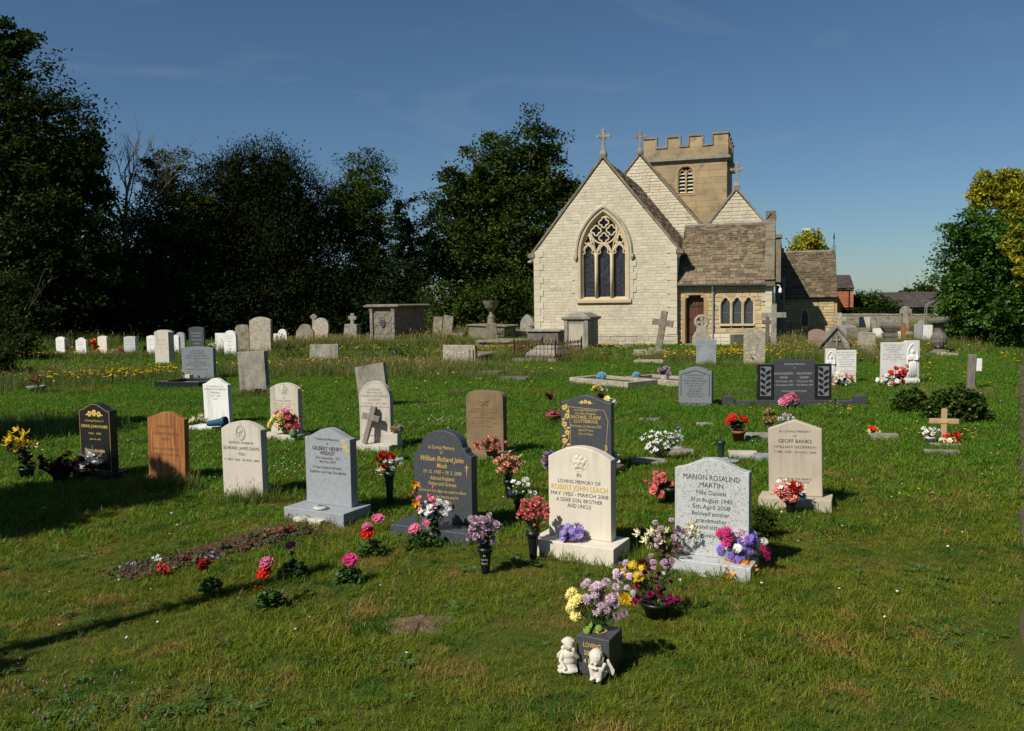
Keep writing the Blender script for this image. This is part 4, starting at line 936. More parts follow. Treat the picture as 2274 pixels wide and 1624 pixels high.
def emblem(key, mname, cx, cz, r, kind='ring', depth=.004):
    """a carved or gilded ornament on a stone front; cx, cz as shares of width and of height below the top"""
    t, W, H, th, ph = HS[key]; x, z = cx * W, ph + H * (1 - cz); r = r * W; y = -th / 2; mb = MB()
    if kind == 'oval':
        for rr in (1, .86): mb.tube([(x + r * .78 * rr * math.cos(a), y - .001, z + r * rr * math.sin(a)) for a in [i * .314 for i in range(20)]], r * .035, 4, closed=True)
        for k in range(5): a0 = k * 1.1; mb.tube([(x + r * .55 * t_ * math.cos(a0 + t_), y - .001, z + r * .6 * t_ * math.sin(a0 + t_)) for t_ in (.2, .5, .8, 1)], r * .06, 4)
    elif kind == 'rose':
        for k in range(6): a = k * 1.047; mb.ell((x + r * .55 * math.cos(a), y, z + r * .55 * math.sin(a)), (r * .36, depth, r * .36), 8)
        mb.ell((x, y - depth * .4, z), (r * .42, depth, r * .42), 8)
        for k in range(5): a = k * 1.257 + .3; mb.ell((x + r * .9 * math.cos(a), y, z + r * .9 * math.sin(a)), (r * .2, depth * .7, r * .2), 6)
        mb.tube([(x + r * 1.15 * math.cos(a), y, z + r * 1.15 * math.sin(a)) for a in [i * .314 for i in range(20)]], r * .04, 4, closed=True)
    elif kind == 'cross': mb.box((x, y - .0015, z), (r * .12, .003, r * 2)); mb.box((x, y - .0016, z + r * .42), (r * .8, .0028, r * .12))
    elif kind == 'starcross':
        for q in ([(0, r), (r * .10, r * .35), (0, -r * 1.6), (-r * .10, r * .35)], [(-r * .55, r * .38), (0, r * .30), (r * .55, r * .38), (0, r * .46)]): mb.add([(x + a, y - .002 - .0005 * (q[0][0] == 0), z + b) for a, b in q], [(0, 3, 2, 1)] if q[0][0] == 0 else [(0, 1, 2, 3)])
    elif kind == 'spray':
        for k in range(3):
            px_, pz_ = x + r * .35 * (k - 1), z - r * .75 * (k - 1)
            for q in range(6): a = q * 1.047 + k; mb.ell((px_ + r * .26 * math.cos(a), y - .001, pz_ + r * .26 * math.sin(a)), (r * .16, .0025, r * .16), 6)
        mb.tube([(x - r * .6, y - .001, z + r * .9), (x, y - .001, z + r * .1), (x + r * .5, y - .001, z - r)], r * .05, 4)
    elif kind == 'threeroses':
        for k, dx in enumerate((-1, 0, 1)):
            for q in range(6): a = q * 1.047 + k; mb.ell((x + dx * r * .75 + r * .22 * math.cos(a), y - .001, z + (.12 * r if dx == 0 else 0) + r * .22 * math.sin(a)), (r * (.15 if dx else .2), .0025, r * (.14 if dx else .2)), 6)
            mb.ell((x + dx * r * 1.15, y - .001, z - r * .1), (r * .3, .0025, r * .08), 6)
    elif kind == 'vine':
        mb.tube([(x + .12 * r * math.sin(k * .9), y - .001, z + r * (1 - 2 * k / 16)) for k in range(17)], r * .018, 4)
        for k in range(7):
            zz = z + r * (.86 - k * .28); dx = r * .05 * (1 if k % 2 else -1)
            for q in range(5): a = q * 1.257 + k; mb.ell((x + dx + r * .06 * math.cos(a), y - .001, zz + r * .06 * math.sin(a)), (r * .042, .0025, r * .042), 6)
            mb.ell((x - dx * 1.6, y - .001, zz - r * .12), (r * .075, .002, r * .03), 6)
    mb.build('emblem', mname, t)
def slab_flat(label, px, py, wpx, dm, h=.04, mname='grey_old', rz=STH, name='flat_stone', cat='grave marker', group=None, tilt=(0, 0), jag=0):
    G = gp(px, py); w = wpx * mpp(G); mb = MB()
    rs = random.Random(int(px)); P = [(-w / 2, -dm / 2), (w / 2, -dm / 2), (w / 2, dm / 2), (-w / 2, dm / 2)]
    P = [(x + rs.uniform(-jag, jag), y + rs.uniform(-jag, jag)) for x, y in P]
    mb.add([(x, y, -.05) for x, y in P] + [(x * .99, y * .99, h) for x, y in P], BOXF)
    o = mb.build(name, mname, None, (G.x, G.y, 0), (tilt[0], tilt[1], -rz), bevel=.008); tag(o, label, cat, group); keep(G.x, G.y, -rz, w / 2, dm / 2); return o
WH = 'headstones in the back row under the trees'
# ---- the near rows
headstone('black', 'polished black headstone with ogee top and gold edging beside yellow lilies', 181, 249, 896, 1046, 'black_granite', 'ogee', .16, .10, (.05, .30, .08, .5), rz=R(24), frame=('gold', .012, .004),
          text=[('In Loving Memory of', .27, .6, .03, 'gold', 0, .2), ('DENNIS JOHN PALMER', .36, .85, .042, 'gold', .01), ('1924 - 1999', .46, .4, .03, 'gold'), ('also his wife', .54, .35, .028, 'gold', 0, .2), ('JOAN PALMER', .72, .6, .04, 'gold', .01), ('1926 - 2001', .79, .4, .03, 'gold')])
emblem('black', 'gold', 0, .16, .20, 'threeroses')
headstone('wood', 'orange brown wooden grave board with low humped top', 331, 412, 915, 1066, 'orange_wood', 'ogee', .14, .075, rz=R(20), ink='ink_brown', lean=(0, R(1)),
          text=[('IN MEMORY OF', .23, .42, .030), ('LOUISA FLORENCE', .34, .74, .042), ('WRAY', .42, .26, .042), ('BORN 11th OCTOBER 1914', .56, .72, .03), ('DIED 12th AUGUST 2005', .64, .72, .03)])
headstone('davis', 'off-white limestone headstone with carved oval emblem between orange board and grey granite', 497, 584, 936, 1102, 'pale_stone', 'seg', .16, .095, rz=R(24), lean=(0, R(-.4)),
          text=[('DEVOTED HUSBAND', .30, .62, .030), ('EDWARD JAMES DAVIS', .38, .90, .042), ("'TED'", .455, .20, .036), ('11 MAY 1920 - 29 AUG. 2006', .53, .88, .030), ('R . I . P .', .93, .2, .025, 'ink_soft')])
emblem('davis', 'carve_line', 0, .155, .15, 'oval')
headstone('wedley', 'grey granite ogee headstone with gold cross and gilded roses on its plinth', 681, 780, 952, 1122, 'grey_granite', 'ogee', .17, .10, (.085, .42, .10, .72), rz=R(27),
          text=[('Treasured Memories', .155, .52, .032), ('of', .21, .05, .03), ('GILBERT HENRY', .285, .66, .048, None, .012), ('WEDLEY', .345, .34, .048, None, .012), ('25th September 1921', .40, .54, .032), ('8th May 2007', .45, .36, .032), ('A dear Husband, Brother,', .525, .66, .034), ('Stepfather and Step Grandfather', .585, .82, .034)])
emblem('wedley', 'gold', -.42, .17, .085, 'cross'); emblem('wedley', 'gold', .40, .22, .11, 'spray')
headstone('mock', 'dark grey granite headstone with domed top, gold italic lettering and gold star cross', 920, 1048, 957, 1160, 'dark_granite', 'dome', .36, .10, (.10, .42, .08, .75), rz=R(27),
          text=[('In Loving Memory', .20, .46, .040, 'gold', 0, .25), ('of', .25, .05, .034, 'gold', 0, .25), ('William Richard John', .335, .74, .055, 'gold', .006, .25), ('Mock', .405, .18, .05, 'gold', .006, .25), ('29. 12. 1930 ~ 29. 2. 2008', .47, .66, .038, 'gold', 0, .1), ('Adored Husband,', .54, .42, .042, 'gold', 0, .25), ('Father and Gramps', .60, .48, .042, 'gold', 0, .25), ('Gone are the days we used to share', .675, .80, .034, 'gold', 0, .25), ("But in our hearts you're", .735, .54, .034, 'gold', 0, .25), ('always there', .79, .3, .034, 'gold', 0, .25)])
emblem('mock', 'gold', .42, .40, .085, 'starcross')
headstone('leach', 'cream limestone headstone with carved rose and gilded name on a deep plinth', 1218, 1356, 994, 1196, 'cream_stone', 'seg', .165, .11, (.085, .36, .12, .68), rz=R(28), bevel=.006,
          text=[('IN', .325, .07, .042), ('LOVING MEMORY OF', .40, .68, .040), ('ROBERT JOHN LEACH', .475, .90, .056, 'gold', .018), ('MAY 1950 - MARCH 2008', .54, .92, .042), ('A DEAR SON, BROTHER', .605, .74, .042), ('AND UNCLE', .665, .38, .042)])
emblem('leach', 'cream_stone', 0, .16, .12, 'rose', .012)
headstone('martin', 'speckled silver granite headstone with ogee top and black lettering', 1497, 1661, 1020, 1238, 'silver_granite', 'ogee', .15, .09, (.045, .30, .08, .7), rz=R(27), bevel=.005,
          text=[('MARION ROSALIND', .215, .76, .052), ('MARTIN', .29, .32, .050), ('Née Daniels', .365, .40, .045), ('31st August 1940', .44, .56, .045), ('5th April 2008', .51, .50, .045), ('Beloved mother,', .58, .52, .045), ('grandmother', .65, .42, .045), ('and sister', .715, .32, .045), ('A lovely lady', .80, .42, .045)])
headstone('banks', 'buff stone headstone with pointed gable top and chamfered edges', 1707, 1827, 933, 1102, 'buff_stone', 'gable', .18, .085, (.085, .30, .09, .6), rz=R(23), bevel=.012, lean=(0, R(-1.2)),
          text=[('IN LOVING MEMORY', .165, .58, .028), ('OF', .225, .06, .028), ('GEOFF BANKS', .30, .62, .046, None, .006), ('(WILLIAM GEOFFREY)', .37, .78, .032), ('7 FEB. 1938 - 29 NOV. 2003', .435, .78, .028), ('TO LIVE IN THE HEARTS', .785, .6, .024), ('OF THOSE WE LOVE', .825, .5, .024), ('IS NOT TO DIE', .865, .34, .024)])
headstone('clutter', 'black granite headstone with gilded roses climbing its left border', 1246, 1357, 879, 1032, 'dark_granite', 'ogee', .13, .10, (.10, .34, .08, .6), pm='black_granite', rz=R(27),
          text=[('In Loving Memory Of', .225, .46, .034, 'gold', 0, .2), ('Our Dear Daughter', .275, .42, .034, 'gold', 0, .2), ('RACHAEL CLAIRE', .335, .60, .046, 'gold', .008, .15), ('CLUTTERBUCK', .395, .48, .046, 'gold', .008, .15), ('Fell Asleep 1st February 2002', .46, .62, .034, 'gold', 0, .2), ('Aged 27 Years', .515, .3, .032, 'gold', 0, .2), ('Rest in Peace', .57, .28, .032, 'gold', 0, .2)])
emblem('clutter', 'gold', 0, .10, .10, 'threeroses'); emblem('clutter', 'gold', -.40, .56, .56, 'vine'); emblem('clutter', 'gold', .40, .85, .2, 'vine')
t_, W_, H_, th_, ph_ = HS['clutter']; mb = MB()
for pth in ([(-.36, .17), (.36, .20)], [(-.34, .20), (-.30, .5), (-.33, .98)], [(.36, .20), (.44, .35), (.40, .7), (.30, .98)]): mb.tube([(x * W_, -th_ / 2 - .001, ph_ + H_ * (1 - z)) for x, z in pth], .003, 4)
mb.build('border', 'gold', t_)
headstone('wray', 'brown weathered headstone with round shoulders and a carved rose roundel', 1036, 1118, 868, 1000, 'brown_stone', 'rsh', .20, .11, (.07, .40, .06, .7), rz=R(26), ink='ink_brown',
          text=[('IN LOVING MEMORY OF', .325, .72, .028), ('ARTHUR CHRISTOPHER WRAY', .375, .84, .030), ("'CHRIS'", .42, .26, .03), ('A LOVING HUSBAND, DAD', .47, .6, .026), ('AND FRIEND', .52, .3, .026), ('14. 12. 1934 - 12. 2. 1999', .56, .66, .028), ('REST IN PEACE', .61, .40, .028)])
emblem('wray', 'brown_stone', 0, .17, .13, 'rose', .012)
headstone('longney', 'pale stone headstone with full round top and moulded rim, flower box on its plinth', 800, 868, 847, 983, 'pale_stone', 'round', .5, .10, (.09, .42, .08, .7), rz=R(20), frame=('carve_line', .02, .006), ink='ink_soft',
          text=[('CHERISHED', .15, .4, .032), ('MEMORIES OF', .20, .48, .03), ('MAURICE RAYMOND', .26, .84, .040), ('LONGNEY', .32, .42, .040), ('12-5-1933 - 28-9-1998', .375, .78, .028), ('DEVOTED HUSBAND, FRIEND AND', .425, .95, .024), ('SPORTSMAN', .47, .4, .026), ('HOW GREAT THOU ART', .90, .9, .026)])
mb = MB(); t_, W_, H_, th_, ph_ = HS['longney']; mb.obox((W_ / 2 - .06, -th_ / 2 - .13, ph_ + .001), (.23, 0, 0), (0, .125, 0), (0, 0, .16)); mb.build('flower_box', 'pale_stone', t_, bevel=.004)
headstone('oldlean', 'stained grey headstone with slanting top leaning behind the round-topped one', 798, 862, 806, 902, 'grey_old', 'tilt', .10, .10, rz=R(20), lean=(R(3), R(-4.5)))
headstone('may', 'pale limestone headstone with carved rose and two gilded names', 602, 664, 851, 962, 'pale_stone', 'seg', .16, .10, (.08, .40, .06, .75), rz=R(24), ink='ink_soft',
          text=[('IN', .31, .07, .032), ('LOVING MEMORY', .37, .54, .032), ('JOAN MAY LEACH', .435, .74, .044, 'gold', .012), ('1922 - 2000', .485, .44, .032), ('ALSO HER HUSBAND', .54, .62, .03), ('JOHN GORDON LEACH', .605, .88, .044, 'gold', .012)])
emblem('may', 'pale_stone', 0, .13, .14, 'rose', .012)
headstone('irene', 'white marble headstone with humped top and a blue vase lying before it', 455, 510, 840, 942, 'white_marble', 'ogee', .18, .085, rz=R(27), ink='ink_soft', lean=(R(1), R(-.5)),
          text=[('In Loving Memory Of', .19, .66, .036), ('IRENE ELIZABETH', .26, .84, .042), ('PEREIRA', .335, .4, .042), ('1927 - 2000', .40, .4, .034), ('R.I.P.', .47, .2, .034)])
headstone('vargas', 'square grey granite headstone with dark kerb stones around its grave', 405, 475, 770, 842, 'blue_granite', 'seg', .04, .12, rz=R(18), ink='ink',
          text=[('IN LOVING MEMORY OF', .15, .44, .04), ('MY DEAR HUSBAND', .22, .45, .04), ('HENRY WILLIAM VARGAS', .30, .66, .045), ('WHO FELL ASLEEP 26th MARCH 1954', .37, .80, .035), ('AGED 72', .43, .2, .035), ('ELLA NORA VARGAS', .51, .55, .045), ('WHO PASSED AWAY 9th MARCH 1970', .58, .75, .035), ('AGED 77', .64, .2, .035), ('REUNITED AT PLACE OF REST', .72, .65, .035)])
headstone('stained', 'thick stained grey headstone with a worn flat top and leaf litter at its foot', 533, 592, 780, 872, 'grey_old', 'tilt', .02, .14, rz=R(22), lean=(R(2), R(-1)))
headstone('tallold', 'tall weathered old headstone with round-shouldered top leaning back', 555, 601, 704, 786, 'lichen_stone', 'seg', .14, .13, rz=R(20), lean=(R(-3), R(-1)), wk=1.02)
headstone('pointold', 'weathered old headstone with a small pointed top beside the tall one', 524, 554, 721, 785, 'old_stone', 'gothic', .3, .12, rz=R(18))
headstone('whiteround', 'clean white marble headstone with a round top near the old weathered pair', 498, 525, 734, 790, 'white_marble', 'round', .45, .12, rz=R(25), ink='ink_soft', text=[('IN LOVING MEMORY', .24, .7, .03), ('OF OUR DEAR', .34, .5, .03), ('MOTHER', .45, .4, .03), ('AT REST', .62, .4, .03)])
headstone('whitebehind', 'small square white headstone half hidden by the round-topped white one', 479, 505, 740, 782, 'white_marble', 'flat', 0, .1, rz=R(22))
headstone('darkslab', 'dark slate grey headstone with pale lettering behind the granite block', 421, 454, 726, 786, 'dark_granite', 'seg', .08, .1, rz=R(18), ink='ink_pale', text=[('IN LOVING MEMORY', .25, .7, .035), ('OF OUR MOTHER', .36, .6, .035), ('WHO FELL ASLEEP', .5, .7, .035), ('AT REST', .64, .4, .035)])
headstone('w1', 'narrow white headstone with sloping shoulders between tall stone and dark slate', 384, 398, 744, 788, 'white_marble', 'ogee', .2, .1, rz=R(24), group=WH)
headstone('w2', 'grey round-topped headstone behind the narrow white one', 391, 411, 738, 784, 'slate_blue', 'round', .4, .1, rz=R(22), group=WH)
headstone('tall2', 'tall pale limestone headstone with low arched top and thick sides', 345, 376, 733, 808, 'pale_stone', 'seg', .12, .26, rz=R(25), ink='ink_soft', text=[('IN LOVING MEMORY', .3, .6, .02), ('OF', .36, .1, .02), ('ROSE ANN', .43, .5, .02)])
headstone('w3', 'white headstone with humped top just left of the tall limestone one', 327, 346, 745, 788, 'white_marble', 'ogee', .1, .1, rz=R(22), group=WH, ink='ink_soft', text=[('IN MEMORY', .25, .7, .04), ('OF A DEAR', .38, .6, .04), ('FATHER', .5, .5, .04)])
headstone('w4', 'square pale grey granite headstone with arched top under the dark trees', 276, 301, 747, 788, 'silver_granite', 'seg', .06, .12, rz=R(22), group=WH, ink='ink_soft', text=[('IN MEMORY OF', .2, .7, .04), ('A DEAR WIFE', .32, .7, .04), ('AND MOTHER', .45, .7, .04)])
headstone('w5', 'cream headstone with arched top next to bright orange flowers', 218, 238, 746, 787, 'cream_stone', 'seg', .12, .1, rz=R(24), group=WH)
headstone('w6', 'white headstone with humped top and a small green pot before it', 169, 192, 750, 789, 'white_marble', 'ogee', .2, .09, rz=R(22), group=WH, ink='ink_soft', text=[('IN LOVING', .3, .5, .035), ('MEMORY', .42, .4, .035)])
headstone('w7', 'white arched headstone at the dark end of the back row with pink flowers', 125, 144, 748, 784, 'white_marble', 'seg', .16, .1, rz=R(22), group=WH, ink='ink_soft', text=[('IN MEMORY', .3, .7, .04), ('OF', .42, .15, .04)])
# ---- the middle distance, left of the church
headstone('m1', 'low white slab headstone in the long grass near the domed old stone', 608, 626, 741, 772, 'white_marble', 'flat', 0, .08, rz=R(15))
headstone('m2', 'small white round-topped headstone tucked behind a low white slab', 618, 637, 731, 770, 'white_marble', 'round', .5, .08, rz=R(15))
headstone('m3', 'wide old headstone with domed top sunk in long grass', 656, 694, 720, 775, 'old_stone', 'dome', .35, .12, rz=R(20), lean=(R(-4), R(2)))
headstone('m4', 'tall lichened headstone with ragged round top leaning over the domed one', 690, 726, 706, 768, 'lichen_stone', 'round', .5, .14, rz=R(20), lean=(R(-5), R(4)))
headstone('m5', 'low lichened slab half buried in the long grass', 687, 750, 764, 800, 'grey_old', 'tilt', .03, .12, rz=R(10), lean=(R(-6), R(1)))
headstone('m6', 'old brown stone leaning by the great shield tomb', 960, 980, 703, 752, 'old_stone', 'tilt', .05, .12, rz=R(20), lean=(R(-3), R(4)))
headstone('m7', 'old brown stone leaning against its neighbour by the great shield tomb', 981, 1002, 702, 750, 'old_stone', 'tilt', -.08, .12, rz=R(20), lean=(R(-3), R(6)))
headstone('m8', 'small pointed grey headstone by the church corner', 1155, 1186, 698, 745, 'grey_old', 'gothic', .75, .10, rz=R(15), lean=(R(-4), 0))
headstone('slate', 'tall slate blue headstone with two columns of lettering before the ring cross', 1546, 1590, 752, 812, 'slate_blue', 'seg', .06, .10, rz=R(8), lean=(R(-3), R(1)), ink='ink_soft', text=[('SACRED', .15, .3, .03, None, 0, 0, -.22), ('TO THE', .22, .3, .03, None, 0, 0, -.22), ('MEMORY', .3, .3, .03, None, 0, 0, -.22), ('ALSO OF', .15, .32, .03, None, 0, 0, .22), ('HIS WIFE', .22, .32, .03, None, 0, 0, .22), ('ANNE', .3, .3, .03, None, 0, 0, .22)])
headstone('lich', 'upright headstone with orange lichen along its rounded top', 1651, 1699, 732, 812, 'lichen_stone', 'rsh', .16, .13, rz=R(15), ink='ink_soft', text=[('IN LOVING', .26, .55, .028), ('MEMORY OF', .34, .55, .028), ('ELLA MARY', .43, .6, .03), ('BELOVED WIFE', .5, .7, .028), ('DIED 1911', .58, .5, .028)])
headstone('violet', 'grey granite block headstone with scooped shoulders and sunk panel', 1507, 1580, 816, 896, 'blue_granite', 'scoop', .13, .26, (-.03, .24, .04, .5), rz=R(20), ink='ink',
          text=[('IN LOVING MEMORY OF', .24, .6, .04), ('MY DEAR HUSBAND', .32, .5, .04), ('WILLIAM ERNEST EDWARDS', .40, .75, .045), ('DIED 25th SEPT. 1950', .47, .6, .04), ('AGED 66 YEARS', .54, .45, .04), ('AND HIS WIFE', .62, .4, .04), ('VIOLET EMILY', .69, .4, .045), ('DIED 29th AUG. 1965', .76, .55, .04), ('AGED 79 YEARS', .83, .45, .04)])
t_, W_, H_, th_, ph_ = HS['violet']; mb = MB(); mb.tube([(-.43 * W_, -th_ / 2, ph_ + .2 * H_), (-.43 * W_, -th_ / 2, ph_ + .80 * H_), (-.30 * W_, -th_ / 2, ph_ + .83 * H_), (0, -th_ / 2, ph_ + .92 * H_), (.30 * W_, -th_ / 2, ph_ + .83 * H_), (.43 * W_, -th_ / 2, ph_ + .80 * H_), (.43 * W_, -th_ / 2, ph_ + .2 * H_)], .008, 4); mb.build('moulding', 'dark_granite', t_)
# wide double stone with vine panels
t_ = headstone('gardner', 'wide dark granite memorial with vine-carved side panels and grey lettering', 1718, 1809, 800, 888, 'dark_granite', 'flat', 0, .12, (.36, .26, .10, .5), rz=R(6), ink='ink_pale',
          text=[('Cherished Memories', .12, .5, .05), ('of', .21, .05, .045), ('BLANCHE ELIZABETH', .36, .46, .052, None, 0, 0, -.26), ('GARDNER', .46, .2, .05, None, 0, 0, -.26), ('WILLIAM EWART', .36, .37, .052, None, 0, 0, .24), ('GARDNER', .46, .22, .05, None, 0, 0, .24), ('* 10th October 1892', .555, .46, .046, None, 0, 0, -.26), ('* 12th January 1893', .555, .42, .046, None, 0, 0, .24), ('+ 31st January 1964', .645, .46, .046, None, 0, 0, -.26), ('+ 7th February 1964', .645, .42, .046, None, 0, 0, .24), ('Dearest parents of IVY & JUNE', .80, .6, .045)])
_, W_, H_, th_, ph_ = HS['gardner']; hw = .30
for s in (-1, 1):
    mb = MB(); mb.obox((W_ / 2 + .005 if s > 0 else -W_ / 2 - hw - .005, -.075, ph_), (hw, 0, 0), (0, .15, 0), (0, 0, H_ * .90)); w_ = mb.build('side_panel', 'black_granite', t_, bevel=.008)
    mb = MB(); cx = s * (W_ / 2 + .005 + hw / 2); mb.box((cx, -.0765, ph_ + H_ * .47), (hw * .66, .003, H_ * .74)); v = mb.build('panel_ground', 'blue_granite', w_)
    mb = MB(); mb.tube([(cx + .03 * math.sin(k), -.079, ph_ + H_ * (.13 + .68 * k / 12)) for k in range(13)], .006, 4)
    for k in range(9):
        zz = ph_ + H_ * (.17 + .075 * k); a = R(50) if k % 2 else R(-50); mb.ell((cx + (.05 if k % 2 else -.05), -.079, zz), (.035, .003, .06), 6, rot=Matrix.Rotation(a, 3, 'Y'))
    mb.build('vine_carving', 'black_granite', w_)
for s, nm in ((-1, 'l'), (1, 'r')):
    mb = MB(); x = s * (W_ / 2 + hw + .10); mb.obox((x + (.02 if s > 0 else -.32), -.1, -.03), (.30, 0, 0), (0, .18, 0), (0, 0, .11)); mb.obox((x + (.33 if s > 0 else -.55), -.11, -.03), (.21, 0, 0), (0, .22, 0), (0, 0, .20)); mb.build('kerb_block', 'dark_granite', t_, bevel=.008)
# ---- two white marble memorials with a carved panel
def figure_relief(parent, cx, y, z0, h, w):
    mb = MB(); mb.ell((cx, y, z0 + h * .88), (h * .055, .02, h * .075), 10); mb.ell((cx, y, z0 + h * .875), (h * .08, .012, h * .095), 10)
    mb.ell((cx, y, z0 + h * .68), (h * .15, .026, h * .13), 12); mb.ell((cx, y, z0 + h * .36), (h * .14, .028, h * .36), 12); mb.ell((cx, y, z0 + h * .12), (h * .16, .022, h * .12), 10)
    for s in (-1, 1): mb.tube([(cx + s * h * .13, y - .008, z0 + h * .74), (cx + s * h * .15, y - .016, z0 + h * .60), (cx + s * h * .03, y - .03, z0 + h * .62)], [h * .045, h * .04, h * .025], 7)
    for k in range(-2, 3): mb.tube([(cx + k * h * .045, y - .022 + .003 * abs(k), z0 + h * .56), (cx + k * h * .058, y - .024 + .003 * abs(k), z0 + h * .03)], h * .013, 5)
    mb.build('relief_figure', 'white_marble', parent, smooth=True)
def panel_stone(label, xl, xm, xr, ytl, ytr, yb, left_fig, rz, text):
    fx = (xl, xm) if left_fig else (xm, xr); tx = (xm, xr) if left_fig else (xl, xm)
    t = headstone(label[:9], label, *tx, ytr if left_fig else ytl, yb, 'white_marble', 'flat', 0, .10, rz=rz, ink='ink_soft', text=text); _, W, H, th, _ = HS[label[:9]]
    w = W * (fx[1] - fx[0]) / (tx[1] - tx[0]); h = H * 1.045 if left_fig else H * 1.04; x0 = -W / 2 - w - .003 if left_fig else W / 2 + .003; cx = x0 + w / 2
    mb = MB(); mb.obox((x0, -.06, -.05), (w, 0, 0), (0, .14, 0), (0, 0, h + .05)); p = mb.build('figure_panel', 'white_marble', t, bevel=.006)
    mb = MB(); sweep(mb, [(cx + a, z) for a, z in arch_pts(w * .34, h * .14, h * .72, h * .92, 8)], [(.022, -.061), (.012, -.075), (-.006, -.075), (-.012, -.061)]); mb.build('arched_niche', 'white_marble', p)
    figure_relief(p, cx, -.066, h * .14, h * .68, w)
    mb = MB(); mb.obox((x0 - .01, -.10, -.04), (w + .02, 0, 0), (0, .22, 0), (0, 0, h * .13)); mb.build('foot', 'white_marble', p, bevel=.005)
    return t
panel_stone('low white marble memorial with a robed figure panel on its left side', 1833, 1856, 1901, 773, 778, 850, True, R(10), [('PRAY FOR THE SOUL OF', .09, .9, .045), ('GLADYS DOROTHY', .17, .82, .05), ('SINNOTT', .25, .4, .05), ('DEVOTED WIFE AND MOTHER', .31, .8, .03), ('DIED 18th JULY 1975', .38, .75, .035), ('AGED 80 YEARS.', .45, .6, .035), ('CHERISHED MEMORIES', .52, .75, .03), ('R.I.P.', .59, .15, .03), ('WILLIAM SINNOTT', .67, .8, .045), ('DEVOTED HUSBAND OF ABOVE', .73, .9, .03), ('DIED 20th JUNE 1980', .80, .7, .035)])
panel_stone('tall white marble memorial with a robed figure panel on its right side', 1957, 2010, 2040, 761, 756, 851, False, R(4), [('PRAY FOR THE SOUL OF', .08, .8, .035), ('OUR DEAR SON', .13, .6, .03), ('MICHAEL JOHN,', .19, .7, .04), ('KEATING,', .25, .4, .04), ('WHO DIED 16th MARCH 1961', .31, .9, .03), ('AGED 18 YEARS.', .37, .6, .03), ('TO KNOW HIM WAS TO LOVE HIM', .42, .95, .022), ('R . I . P', .47, .25, .025)])
# ---- to the right, between church and laurel
headstone('pink', 'pink granite headstone with low arched top by the church flank', 1795, 1834, 731, 778, 'pink_granite', 'seg', .2, .14, rz=R(12))
headstone('lich2', 'lichened headstone with arched top and moulded rim behind the white memorials', 1904, 1943, 738, 785, 'lichen_stone', 'rsh', .22, .16, rz=R(14), lean=(R(3), R(2)), frame=('dark_old', .03, .012))
headstone('r1', 'tall white marble headstone leaning slightly beside the dark stone urn', 2049, 2069, 722, 768, 'white_marble', 'flat', 0, .10, rz=R(10), lean=(0, R(2)))
headstone('r2', 'blue grey slate headstone next to a leaning white one', 2030, 2048, 719, 762, 'slate_blue', 'rsh', .2, .10, rz=R(10))
BR = 'headstones in the far row by the churchyard wall'
headstone('b1', 'upright pale headstone standing against the low far wall', 1908, 1932, 704, 738, 'pale_stone', 'flat', 0, .1, rz=R(14), group=BR)
headstone('b2', 'wide old double headstone against the low far wall', 1934, 2000, 703, 738, 'grey_old', 'tilt', .02, .12, rz=R(14), group=BR)
headstone('b3', 'square grey-green headstone in the far row near the stone cross', 1880, 1928, 728, 760, 'old_stone', 'flat', 0, .1, rz=R(14), group=BR)
headstone('b4', 'small white headstone in the far row behind the lichened arch', 1938, 1964, 729, 756, 'white_marble', 'seg', .05, .1, rz=R(14), group=BR)
headstone('b5', 'small dark headstone with pointed top in the far row', 1966, 1988, 727, 756, 'dark_old', 'gable', .2, .1, rz=R(14), group=BR)
headstone('b6', 'leaning blue grey headstone in the far row close to the porch', 1866, 1900, 721, 752, 'slate_blue', 'seg', .1, .1, rz=R(14), group=BR, lean=(R(3), R(3)))
headstone('b7', 'white headstone behind the orange wooden cross', 1990, 2005, 722, 765, 'white_marble', 'tilt', .1, .1, rz=R(8), group=BR, lean=(0, R(-5)))
headstone('b8', 'low lichened arched stone at the foot of the orange wooden cross', 1992, 2035, 757, 778, 'lichen_stone', 'seg', .25, .12, rz=R(8))
headstone('b9', 'blue grey round-topped headstone near the far wall', 2038, 2054, 712, 736, 'slate_blue', 'round', .4, .1, rz=R(10), group=BR)

# ---- stone and wooden crosses
def cross(label, x, yt, yb, ya, arm, wpx, mname, rz, lean=(0, 0), base=None, ring=0, th=.8, name='cross', taper=0, zb=0., bm=None):
    G = gp(x, yb, zb); s = mpp(G); H = hz(Vector((G.x, G.y, 0)), yt); A = hz(Vector((G.x, G.y, 0)), ya); w = wpx * s; a = arm * s
    t = thing(name, label, 'cross', (G.x, G.y, 0), -rz, None, lean); mb = MB(); z0 = zb
    if base:
        bw, bh = base[0] * s, base[1] * s; bb = MB(); bb.frust(-.05, bw, bw * .8, bh, bw * .86, bw * .68); bb.build('base', bm or mname, t, bevel=.02); z0 = bh; keep(G.x, G.y, -rz, bw / 2, bw * .4)
    mb.frust(z0 - (.08 if not base else .01), w * (1 + taper), w * th * (1 + taper), H, w, w * th); mb.obox((-a / 2, -w * th * .47, A - w / 2), (a, 0, 0), (0, w * th * .94, 0), (0, 0, w))
    mb.build('shaft', mname, t, bevel=.012)
    if ring: mb = MB(); mb.tube([(ring * s * math.cos(i * .314), 0, A + ring * s * math.sin(i * .314)) for i in range(20)], w * .22, 6, closed=True); mb.build('ring', mname, t)
    return t, H, A, w, a
cross('leaning lichened stone cross on a block base before the chancel wall', 1460, 690, 790, 716, 46, 14, 'old_stone', R(18), lean=(R(-2), R(9)), base=(46, 16), th=.7)
cross('tall plain pale stone cross beside the vestry corner', 1718, 675, 775, 700, 52, 11.5, 'grey_old', R(16), base=(34, 8), th=.8, bm='dark_old')
